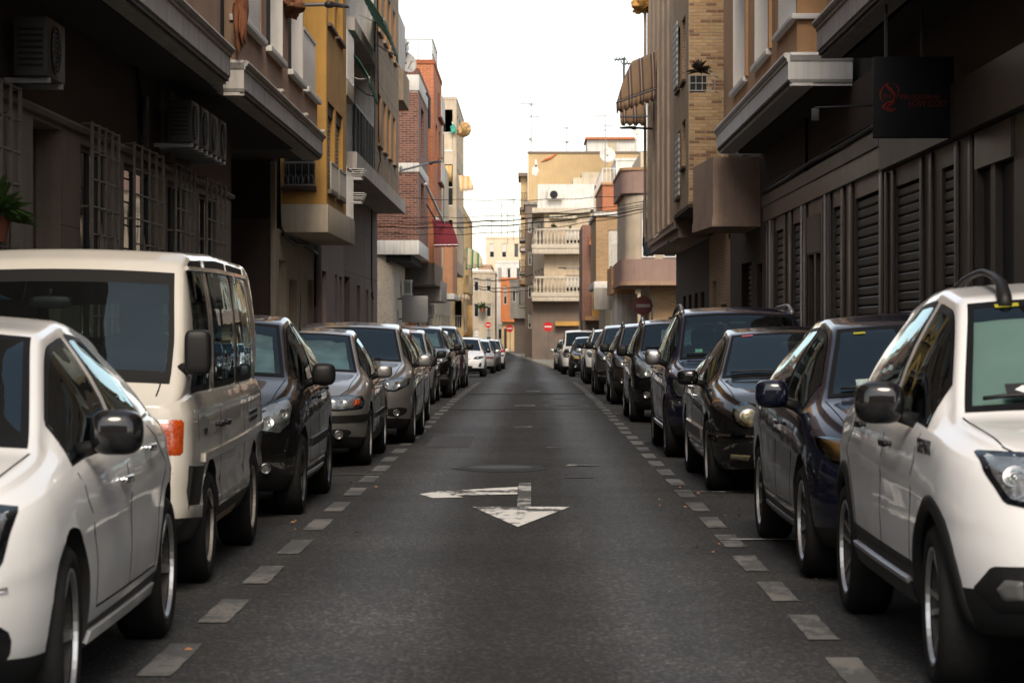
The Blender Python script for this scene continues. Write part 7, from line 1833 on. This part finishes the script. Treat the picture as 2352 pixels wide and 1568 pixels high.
c['lamps'] = [('front', [(.46, .76), (.54, .72), (.80, .76), (.855, .88), (.80, .92), (.62, .86)], 'head', m_reflector, [(.64, .80, .05)], m_lens), ('front', (.66, .46, .05), 'fog')]; car(c)
c = P('R', 1.62, 79.5, 'parked_car', 'silver car half hidden between white crossover and small black hatchback', 'car', w_silver, hatch(L=4.2, W=.87, H=1.48), lod=1)
c['lamps'] = [('front', [(.45, .62), (.5, .73), (.75, .77), (.84, .72), (.75, .60)], 'head', m_reflector, [(.6, .67, .05)], m_lens)]; car(c)
c = P('R', 1.42, 92.5, 'parked_car', 'small black hatchback with yellowed headlight in front of the white panel van', 'car', w_black, hatch(L=3.85, W=.82, H=1.47, wb=2.46, ft=.76, hood=.80), mir_mat=m_black, lod=1)
c['lamps'] = [('front', [(.42, .64), (.48, .76), (.70, .80), (.80, .74), (.72, .63)], 'head', mat('yellowed lamp', (.55, .50, .30), .3, var=.2, coat=1.0), [], m_lens_old), ('front', (.58, .40, .05), 'fog')]; car(c)
c = P('R', 1.27, 104.5, 'parked_van', 'white panel van with mesh bulkhead near the far crossing', 'van', w_white,
      hatch(L=4.40, W=.90, H=1.82, wb=2.73, ft=.86, hood=.98, nosez=.80, cowl=.98, cowl_z=1.12, head=1.62, rear=4.2, deck=4.36, deckz=1.15, belt0=1.08, belt1=1.1, roofw=.80, cpil=.2), mir_mat=m_black, mir=(0.080, 0.064, 0.106), lod=1, aerial=(1.75, .25))
c['wins'] = c['wins'][:1]
c['lamps'] = [('front', [(.48, .78), (.54, .68), (.82, .70), (.86, .86), (.80, .96), (.62, .88)], 'head', m_reflector, [(.66, .78, .05)], m_lens)]; c['patches'] = [grille(.86, .46, .62, .5)]; car(c)
c = P('R', 1.25, 115.0, 'parked_car', 'dark car just beyond the white panel van', 'car', w_dgrey, hatch(L=4.1, W=.87, H=1.5), mir_mat=m_black, lod=2)
c['lamps'] = [('front', [(.45, .62), (.5, .73), (.75, .77), (.84, .72), (.75, .60)], 'head', m_reflector, [], m_lens)]; car(c)
c = P('R', 1.16, 123.0, 'parked_car', 'silver car last in the right-hand row', 'car', w_lsilver, hatch(L=4.1, W=.87, H=1.48), lod=2)
c['lamps'] = [('front', [(.45, .62), (.5, .73), (.75, .77), (.84, .72), (.75, .60)], 'head', m_reflector, [], m_lens)]; car(c)
# ------------------------------------------------------------------ street furniture and small things
def px(u, v, y):
    """point at depth y seen at survey position (u, v)"""
    return Vector(((u - 1217) * y / 5880.0, y, CAM_H + (760 - v) * y / 5880.0))

m_signred = mat('sign red', (.50, .012, .015), .35, var=.08); m_signback = mat('sign back grey', (.20, .20, .20), .5, metal=.5)
m_signred_d = mat('dark sign red', (.075, .006, .006), .6, var=.2); m_signwhite_d = mat('dull sign white', (.20, .18, .16), .6, var=.2)  # darker red and greyer white than the other signs
def no_entry(label, u, v, y, r, red, white, pole_dx=.05):
    c = px(u, v, y); g = ground(y) + .1; root = empty('no_entry_sign', (c.x, c.y, g)); tag(root, label, 'traffic sign', 'no entry signs')
    z = c.z - g; bm = bmesh.new(); lathe(bm, [(.004, 0), (r, 0), (r, .02), (.004, .02)], 40, 'Y', (0, -.02, z)); d = obj('disc', bm, red, root, smooth=30)
    bm = bmesh.new(); box(bm, -r * .72, r * .72, -.026, -.0205, z - r * .16, z + r * .16); obj('white_bar', bm, white, d)
    tubo('pole', [(pole_dx, .05, 0), (pole_dx, .05, z + r * .9)], .03, m_signback, root); bm = bmesh.new(); box(bm, pole_dx - .05, pole_dx + .05, .004, .03, z - .04, z + .04); obj('clamp', bm, m_signback, root)
no_entry('bright red no entry sign in front of the balustrade house', 1259, 750, 160.0, .30, m_signred, m_whitetrim)
no_entry('small red no entry sign at the orange house down the bend', 1170.5, 754, 203.0, .30, m_signred, m_whitetrim)
no_entry('faint red no entry sign on the left side of the far bend', 1121, 746, 213.0, .25, m_signred, m_whitetrim)
no_entry('large dark no entry sign at the crossing', 1477, 702, 80.0, .30, m_signred_d, m_signwhite_d, pole_dx=.28)

def street_lamp(label, a, b, tip, mt_arm, mt_head, w=.085):
    """wall-bracket lamp: arm from the wall, joint, flat lantern"""
    a, b, tip = Vector(a), Vector(b), Vector(tip); root = empty('street_lamp', a); tag(root, label, 'street lamp', 'street lamps on wall brackets')
    bm = bmesh.new(); blob(bm, (0, 0, 0), (.05, .08, .14), 4); obj('wall_plate', bm, mt_arm, root, smooth='all'); tubo('arm', [(0, 0, 0), b - a], .032, mt_arm, root)
    d = (tip - b); bm = bmesh.new(); blob(bm, b - a + d * .12, (.085, .07, .055), 2.6); obj('joint', bm, mt_head, root, smooth='all')
    bm = bmesh.new(); n = d.normalized(); s = Vector((-n.y, n.x, 0)).normalized(); prev = None
    for t, ww, hh in ((.12, .04, .03), (.3, w * .8, .05), (.6, w, .045), (.95, w * .9, .028), (1, w * .6, .015)):
        c = b - a + d * t; cur = [bm.verts.new(c + s * ww * q + Vector((0, 0, hh * r_))) for q, r_ in ((-1, -.6), (1, -.6), (1, .2), (.5, 1), (-.5, 1), (-1, .2))]
        if prev:
            for k in range(6): bm.faces.new((prev[k], prev[(k + 1) % 6], cur[(k + 1) % 6], cur[k]))
        else: bm.faces.new(cur)
        prev = cur
    bm.faces.new(prev); obj('lantern', bm, mt_head, root, smooth=40)
    bm = bmesh.new(); c = b - a + d * .72; nn = d.normalized() * .12
    bm.faces.new([bm.verts.new(c + q) for q in (nn + s * w * .7 + Vector((0, 0, -.032)), nn - s * w * .7 + Vector((0, 0, -.032)), -nn - s * w * .7 + Vector((0, 0, -.032)), -nn + s * w * .7 + Vector((0, 0, -.032)))]); obj('lens', bm, m_dish, root)
street_lamp('dark street lamp high above the tan house on the left', (XO - .10, 42.0, 6.72), (-3.32, 41.9, 6.72), px(797, 16, 41.6), m_metal, m_darkmetal)
street_lamp('slim street lamp in front of the brick houses', px(921, 392, 77), px(985, 375, 78), px(1013, 371, 78.5), m_metal, m_darkmetal)
street_lamp('slim dark street lamp below the striped awnings', px(1502, 296, 74.5), px(1460, 294, 74.2), px(1424, 294, 74), m_darkmetal, m_darkmetal)
street_lamp('small street lamp on the balustrade house', px(1330, 616, 158), px(1300, 616, 157), px(1283, 615, 156), m_metal, m_darkmetal)

# --- cables over the crossing
def cable(label, pts, sag, r=.012, n=26):
    a, b = Vector(pts[0]), Vector(pts[1]); root = None; bm = bmesh.new()
    tube(bm, [a.lerp(b, k / n) + Vector((0, 0, -4 * sag * (k / n) * (1 - k / n) + .02 * math.sin(k * 1.3))) for k in range(n + 1)], r, 5)
    o = obj('overhead_cable', bm, m_seal, None, smooth='all'); tag(o, label, 'cable', 'cables across the street')
YC = 78.4
for lab, u0, v0, u1, v1, sg, r in (('highest thin cable over the crossing', 930, 455, 1487, 446, .12, .010), ('second cable from the top over the crossing', 868, 497, 1487, 463, .20, .010), ('third cable from the top over the crossing', 868, 508, 1487, 470, .22, .010),
        ('thick bundled cable over the crossing', 868, 521, 1487, 480, .22, .020), ('cable just above the thick bundle over the crossing', 868, 515, 1487, 475, .15, .012), ('lowest sagging cable over the crossing', 868, 534, 1487, 486, .30, .012)):
    cable(lab, (px(u0, v0, YC + (7 if u0 < 900 else 0)), px(u1, v1, YC)), sg, r)
for lab, u0, v0, u1, v1 in (('upper far cable by the yellow house', 1088, 640, 1225, 630), ('middle far cable by the yellow house', 1088, 655, 1225, 652), ('lower far cable by the yellow house', 1090, 660, 1225, 664)):
    cable(lab, (px(u0, v0, 165), px(u1, v1, 165)), .25, .03)

# --- awnings
s_brown = stripes('brown striped canvas', [(0, (.27, .165, .085)), (.30, (.10, .05, .03)), (.46, (.40, .31, .22)), (.54, (.10, .05, .03)), (.70, (.27, .165, .085))], .30, axis=0)
s_green = stripes('green and cream canvas', [(0, (.42, .36, .18)), (.33, (.04, .16, .08)), (.66, (.50, .45, .30))], .34, axis=0)
s_orange = stripes('orange striped canvas', [(0, (.50, .30, .13)), (.5, (.58, .44, .26))], .26, axis=0)
s_orange_x = stripes('orange striped curtain', [(0, (.52, .33, .12)), (.5, (.58, .42, .2))], .22, axis=0)
m_maroon = mat('maroon canvas', (.13, .010, .018), .9, var=.2, vscale=3); m_green = mat('faded green canvas', (.10, .26, .19), .9, var=.3, vscale=3); m_oldcanvas = mat('worn tan canvas', (.42, .27, .12), .95, var=.25, vscale=2)
awning('awning', 'brown striped awning high on the ribbed corner house', px(1512, 116, 72), px(1451, 141, 74), px(1415, 236, 73.5), px(1506, 204, 71.5), s_brown, .34, .03, 'awnings on the houses', scallop=.3)
awning('awning', 'lower brown striped awning beneath the higher one', px(1492, 222, 76), px(1432, 226, 77), px(1424, 268, 76), px(1482, 268, 75), s_brown, .28, .06, 'awnings on the houses', scallop=.3)
awning('awning', 'dark maroon awning on the orange brick house', px(992, 503, 93.6), px(1031, 509, 93.8), px(1053, 562, 92.8), px(996, 563, 92.7), m_maroon, .08, .10, 'awnings on the houses', arms=False)
tubo('awning_stay', [px(978, 422, 90), px(1020, 512, 93.2)], .05, m_white, H6); tubo('awning_stay', [px(980, 470, 90), px(1000, 504, 93.2)], .03, m_darkmetal, H6)
awning('awning', 'green and cream striped awning on the yellow house', px(1066, 566, 152), px(1084, 572, 152.5), px(1109, 606, 151), px(1070, 612, 151), s_green, .22, .22, 'awnings on the houses', arms=False)
awning('awning', 'orange striped awning on the beige house', px(1050, 402, 131.2), px(1071, 404, 131.2), px(1088, 432, 130), px(1056, 436, 130), s_orange, .12, .25, 'awnings on the houses', arms=False)
awning('awning', 'cream striped small awning under the yellow balcony', px(1046, 676, 151.5), px(1076, 676, 151.5), px(1078, 684, 150.6), px(1046, 684, 150.6), stripes('cream striped canvas', [(0, (.55, .47, .33)), (.5, (.32, .2, .1))], .2, axis=0), .12, .03, 'awnings on the houses', arms=False)
awning('awning', 'faded green awning at the very top above the white balcony', (XO - .05, 56.5, 8.95), (XO - .05, 62.5, 8.95), (-3.22, 62.5, 8.05), (-3.22, 56.5, 8.25), m_green, .16, .04, 'awnings on the houses', scallop=.1)
awning('awning', 'frayed green awning under the upper white slab', (XO - .10, 54.2, 7.35), (XO - .10, 57.0, 7.35), (-3.40, 57.0, 6.55), (-3.40, 54.2, 6.75), m_green, .16, .04, 'awnings on the houses', scallop=.1)
awning('awning', 'white narrow awning folded on the slim house beyond the brick house', px(975, 480, 96), px(985, 470, 99), px(1009, 505, 99), px(1004, 508, 96), m_white, .05, .02, 'awnings on the houses', arms=False)
def bunched(name, label, c, s, mt, seed, grp='rolled and bunched cloths'):
    """cloth rolled and tied: folds hanging from a bar"""
    c = Vector(c); bm = bmesh.new(); blob(bm, (0, 0, 0), s, 2.2, 40, 26)
    for v in bm.verts:
        q = v.co; n1 = mnoise.noise(Vector((q.x / s[0] * 1.3 + seed, q.y / s[1] * 1.6, q.z / s[2] * 1.1))); n2 = mnoise.noise(Vector((q.x / s[0] * 4 + seed, q.y / s[1] * 4, q.z / s[2] * 1.6)))
        n3 = mnoise.noise(Vector((q.x / s[0] * 9 + seed, q.y / s[1] * 9, q.z / s[2] * 5)))
        v.co = q * (1 + .55 * n1 + .38 * n2 + .2 * n3); v.co.z -= .55 * s[2] * max(0, -n2)
    o = obj(name, bm, mt, None, smooth='all', loc=c); tag(o, label, 'cloth', grp); return o
bunched('rolled_awning', 'brown rolled awning at the top of the tan house', px(652, 12, 40.5), (.26, .55, .17), mat('brown canvas', (.20, .085, .04), .95, var=.3, vscale=3), 2.0)
bunched('hanging_cloth', 'rust brown cloth hanging at the corner of the tan balcony', (XO - .02, 33.4, 5.55), (.07, .14, .42), mat('rust cloth', (.20, .075, .035), .95, var=.3), 5.0)
bunched('rolled_awning', 'crumpled tan awning hanging off the beige house', px(1066, 297, 131), (.28, .5, .32), m_oldcanvas, 8.0)
bunched('hanging_cloth', 'green towel on the top glazed balcony', px(1041, 297, 130.8), (.12, .06, .20), mat('green towel', (.05, .30, .22), .9, var=.2), 3.0)
bunched('rolled_awning', 'ochre cloth bunched above the street at the top of the ribbed house', px(1476, 10, 77), (.28, .5, .22), mat('ochre cloth', (.50, .27, .07), .95, var=.3), 11.0)
def curtain(label, f, u0, u1, v0, v1, d, mt):
    bm = bmesh.new(); n = 26; prev = None
    for k in range(n + 1):
        u = u0 + (u1 - u0) * k / n; q = d + .03 * math.sin(k * 1.4) + .015 * math.sin(k * 3.3)
        cur = [bm.verts.new(f.P(u, v0 + .02 * math.sin(k), q)), bm.verts.new(f.P(u, v1, q))]
        if prev: bm.faces.new((prev[0], cur[0], cur[1], prev[1])).smooth = True
        prev = cur
    o = obj('curtain', bm, mt); s_ = o.modifiers.new('t', 'SOLIDIFY'); s_.thickness = .006; tag(o, label, 'curtain', 'curtains on balconies')
fb_ = facing(131)
curtain('orange striped curtain on the upper beige balcony', fb_, -4.46, -3.99, 9.0, 9.85, -.03, s_orange_x)
curtain('cream curtain hanging beside the lower yellow balcony', facing(151.8), -3.72, -3.4, .6, 2.9, .0, m_oldcanvas)

# --- hairdresser sign
m_signblack = mat('black sign face', (.005, .005, .006), .7, var=.1, spec=.2); m_signtext = mat('dull red print', (.13, .015, .009), .8, var=.1, spec=.2)
sg = empty('hanging_sign', (3.6, 26.8, 3.40)); tag(sg, 'square black hairdresser sign with red lettering hanging at the near right', 'sign')
bm = bmesh.new(); box(bm, 0, .84, 0, .10, 0, .85); obj('panel', bm, m_signblack, sg, smooth=30, bevel=.008)
for x in (.12, .5): bm = bmesh.new(); box(bm, x, x + .03, .03, .06, .85, 1.42); obj('hanger', bm, m_darkmetal, sg)
TM = lambda x, z: Matrix.Translation((x, -.002, z)) @ Matrix.Rotation(R(90), 4, 'X')
text_mesh('lettering', 'PELUQUERIAS', .068, m_signtext, sg, TM(.275, .405), .001)
text_mesh('lettering', 'LOW COST', .098, m_signtext, sg, TM(.365, .325), .001, 0, .80)
text_mesh('lettering', 'PLC', .055, m_signtext, sg, TM(.105, .415), .001)
def ribbon(name, pts, w, parent, mt, y=-.003):
    bm = bmesh.new(); prev = None; n = len(pts)
    for i, (x, z) in enumerate(pts):
        a = Vector(pts[max(i - 1, 0)]); b = Vector(pts[min(i + 1, n - 1)]); t = (b - a).normalized(); q = Vector((-t.y, t.x)) * w * (math.sin(math.pi * (i + .5) / n) * .9 + .15)
        cur = [bm.verts.new((x - q.x, y, z - q.y)), bm.verts.new((x + q.x, y, z + q.y))]
        if prev: bm.faces.new((prev[0], prev[1], cur[1], cur[0]))
        prev = cur
    return obj(name, bm, mt, parent)
cv = lambda P_, n=24: [tuple(((1 - t) ** 3) * Vector(P_[0]) + 3 * t * (1 - t) ** 2 * Vector(P_[1]) + 3 * t * t * (1 - t) * Vector(P_[2]) + t ** 3 * Vector(P_[3])) for t in np.linspace(0, 1, n)]
ribbon('emblem_stroke', cv([(.15, .58), (.05, .50), (.05, .43), (.10, .37)]), .008, sg, m_signtext); ribbon('emblem_stroke', cv([(.15, .57), (.10, .52), (.25, .50), (.21, .40)]), .017, sg, m_signtext)
ribbon('emblem_stroke', cv([(.21, .42), (.22, .34), (.08, .36), (.10, .30)]), .022, sg, m_signtext); ribbon('emblem_stroke', cv([(.19, .57), (.28, .56), (.27, .46), (.23, .41)]), .007, sg, m_signtext)
ribbon('emblem_stroke', cv([(.18, .37), (.10, .35), (.13, .29), (.20, .30)]), .010, sg, m_signtext); ribbon('emblem_stroke', cv([(.11, .31), (.14, .27), (.20, .27), (.24, .32)]), .008, sg, m_signtext)
sp = empty('spotlight', (3.55, 27.4, 4.02)); tag(sp, 'small black spotlight on an arm behind the hairdresser sign', 'spotlight')
sp.location = (3.45, 31.0, 4.02); tubo('arm', [(0, 0, .06), (.55, -.3, .06), (1.05, -.3, .06)], .012, m_ink, sp); bm = bmesh.new(); box(bm, -.04, .05, -.04, .04, -.10, .05); obj('head', bm, m_ink, sp, smooth=30, bevel=.01)

# grey shop sign on the brick corner house
sp = empty('shop_sign', (XF, 88.9, 1.7)); tag(sp, 'plain grey shop sign sticking out from the brick corner house', 'sign'); bm = bmesh.new(); box(bm, .16, 1.06, 0, .14, -.02, .90); obj('panel', bm, m_signback, sp, smooth=30, bevel=.015); tubo('bracket', [(0, .07, .8), (.2, .07, .8)], .025, m_darkmetal, sp); tubo('bracket', [(0, .07, .1), (.2, .07, .1)], .025, m_darkmetal, sp)

# --- dishes, antennas, rooftop bits
dish('satellite_dish', 'pale satellite dish sticking out beside the top of the taupe house', px(921, 102, 77.3), .30, (.85, -.5, .35))
dish('satellite_dish', 'lower pale satellite dish beside the taupe house', px(932, 145, 77.4), .34, (.6, -.75, .3))
dish('satellite_dish', 'white satellite dish on the ochre block wall', px(1395, 357, 188), .58, (.1, -1, .3))
dish('satellite_dish', 'white satellite dish on the rooftop hut', px(1462, 309, 190), .38, (.35, -1, .3))
aircon('air_conditioner', 'air conditioner on the roof edge beside the satellite dishes', left(-4.05), 77.2, 9.62, .0, .5, .5, .3, grp='air conditioners on the left wall')
aircon('air_conditioner', 'air conditioner on the white penthouse of the balustrade house', facing(163.5), hx(1258) * 162 / 190, 9.75, .1, .95, .62, .35, grp='air conditioners facing the street')
antenna('television_antenna', 'tallest television aerial on the ochre block', px(1220, 352, 190.5), 3.8, [(.97, 178, .85), (.94, 2, .9), (.72, 20, .7), (.25, 90, .3), (.28, 200, .2)])
antenna('television_antenna', 'leaning aerial in the middle of the ochre block roof', px(1302, 350, 191), 1.9, [(.95, 170, .8), (.4, 185, .5), (.4, 0, .5)])
antenna('television_antenna', 'aerial in front of the rooftop hut', px(1390, 440, 187), 5.6, [(.99, 180, .75), (.86, 2, .7), (.80, 90, .2)])
antenna('television_antenna', 'aerial behind the striped awning', px(1433, 200, 79), .9, [(.95, 160, .3), (.8, 10, .3)])
for i, (u, v, y, h) in enumerate(((1152, 540, 272, 3.4), (1129, 560, 274, 2.6), (1180, 545, 250, 3.8), (1166, 552, 262, 2.8))):
    antenna('television_antenna', ('thin aerial above the peach house', 'short aerial left above the peach house', 'tall thin aerial beside the ochre balconies', 'thin aerial between the peach house and the ochre balconies')[i], px(u, v, y), h, [(.97, 180, .7), (.9, 10, .6)])

# --- plants
m_leaf = mat('potted leaves', (.045, .095, .022), .6, var=.4, vscale=9)
m_leaf_d = mat('dark dry leaves', (.035, .028, .016), .8, var=.4, vscale=9)
m_clay = mat('terracotta', (.24, .09, .045), .85, var=.2)
def potted(label, c, r, leaf, seed, pot=True, n=70, cat='plant'):
    rnd = random.Random(seed); root = empty('potted_plant', c); tag(root, label, cat, 'potted plants')
    if pot: bm = bmesh.new(); lathe(bm, [(r * .32, 0), (r * .48, r * .62), (r * .52, r * .62), (r * .52, r * .72), (r * .44, r * .72)], 16, 'Z'); obj('pot', bm, m_clay, root, smooth=40)
    bm = bmesh.new()
    for k in range(n):
        a = rnd.random() * 6.3; e = rnd.uniform(.1, 1.35); l = r * rnd.uniform(.7, 1.5); b0 = Vector((0, 0, r * .7)); d = Vector((math.cos(a) * math.cos(e), math.sin(a) * math.cos(e), math.sin(e))); s = Vector((-math.sin(a), math.cos(a), 0)) * l * .13
        m1 = b0 + d * l * .5; t = b0 + d * l + Vector((0, 0, -l * .35 * math.cos(e))); w = Vector((0, 0, .02 * r))
        q = [bm.verts.new(p) for p in (b0, m1 + s, t, m1 - s)]; bm.faces.new((q[0], q[1], q[2])); bm.faces.new((q[0], q[2], q[3]))
    obj('leaves', bm, leaf, root); return root
potted('bright green trailing plant at the left picture edge', (-4.46, 21.3, 2.12), .30, m_leaf, 4, n=120)
potted('dry dark plant in the wire box on the orange tan house', (3.22, 48.9, 6.15), .24, m_leaf_d, 5, pot=False)
bx_ = empty('plant_box', (3.2, 48.9, 5.95)); tag(bx_, 'wire plant box hung outside the orange tan house', 'plant box')
bm = bmesh.new(); box(bm, -.14, .16, -.16, .16, 0, .28); obj('liner', bm, m_black, bx_)
for z in (0, .14, .29): tubo('wire', [(-.16, -.18, z), (.30, -.18, z), (.42, .3, z)], .009, m_metal, bx_, 5)
for k in range(5): tubo('wire', [(-.16 + .12 * k, -.18, -.02), (-.16 + .12 * k, -.18, .40 if k > 2 else .30)], .009, m_metal, bx_, 5)
potted('geranium tub on the lower white balustrade', px(1271, 525, 161.2), .20, m_leaf, 6); potted('small fern hanging on the upper white balustrade', px(1310, 528, 161.2), .16, m_leaf, 7)
potted('leafy plant on the flower balcony in the bend', px(1108, 716, 214.3), .5, m_leaf, 8)
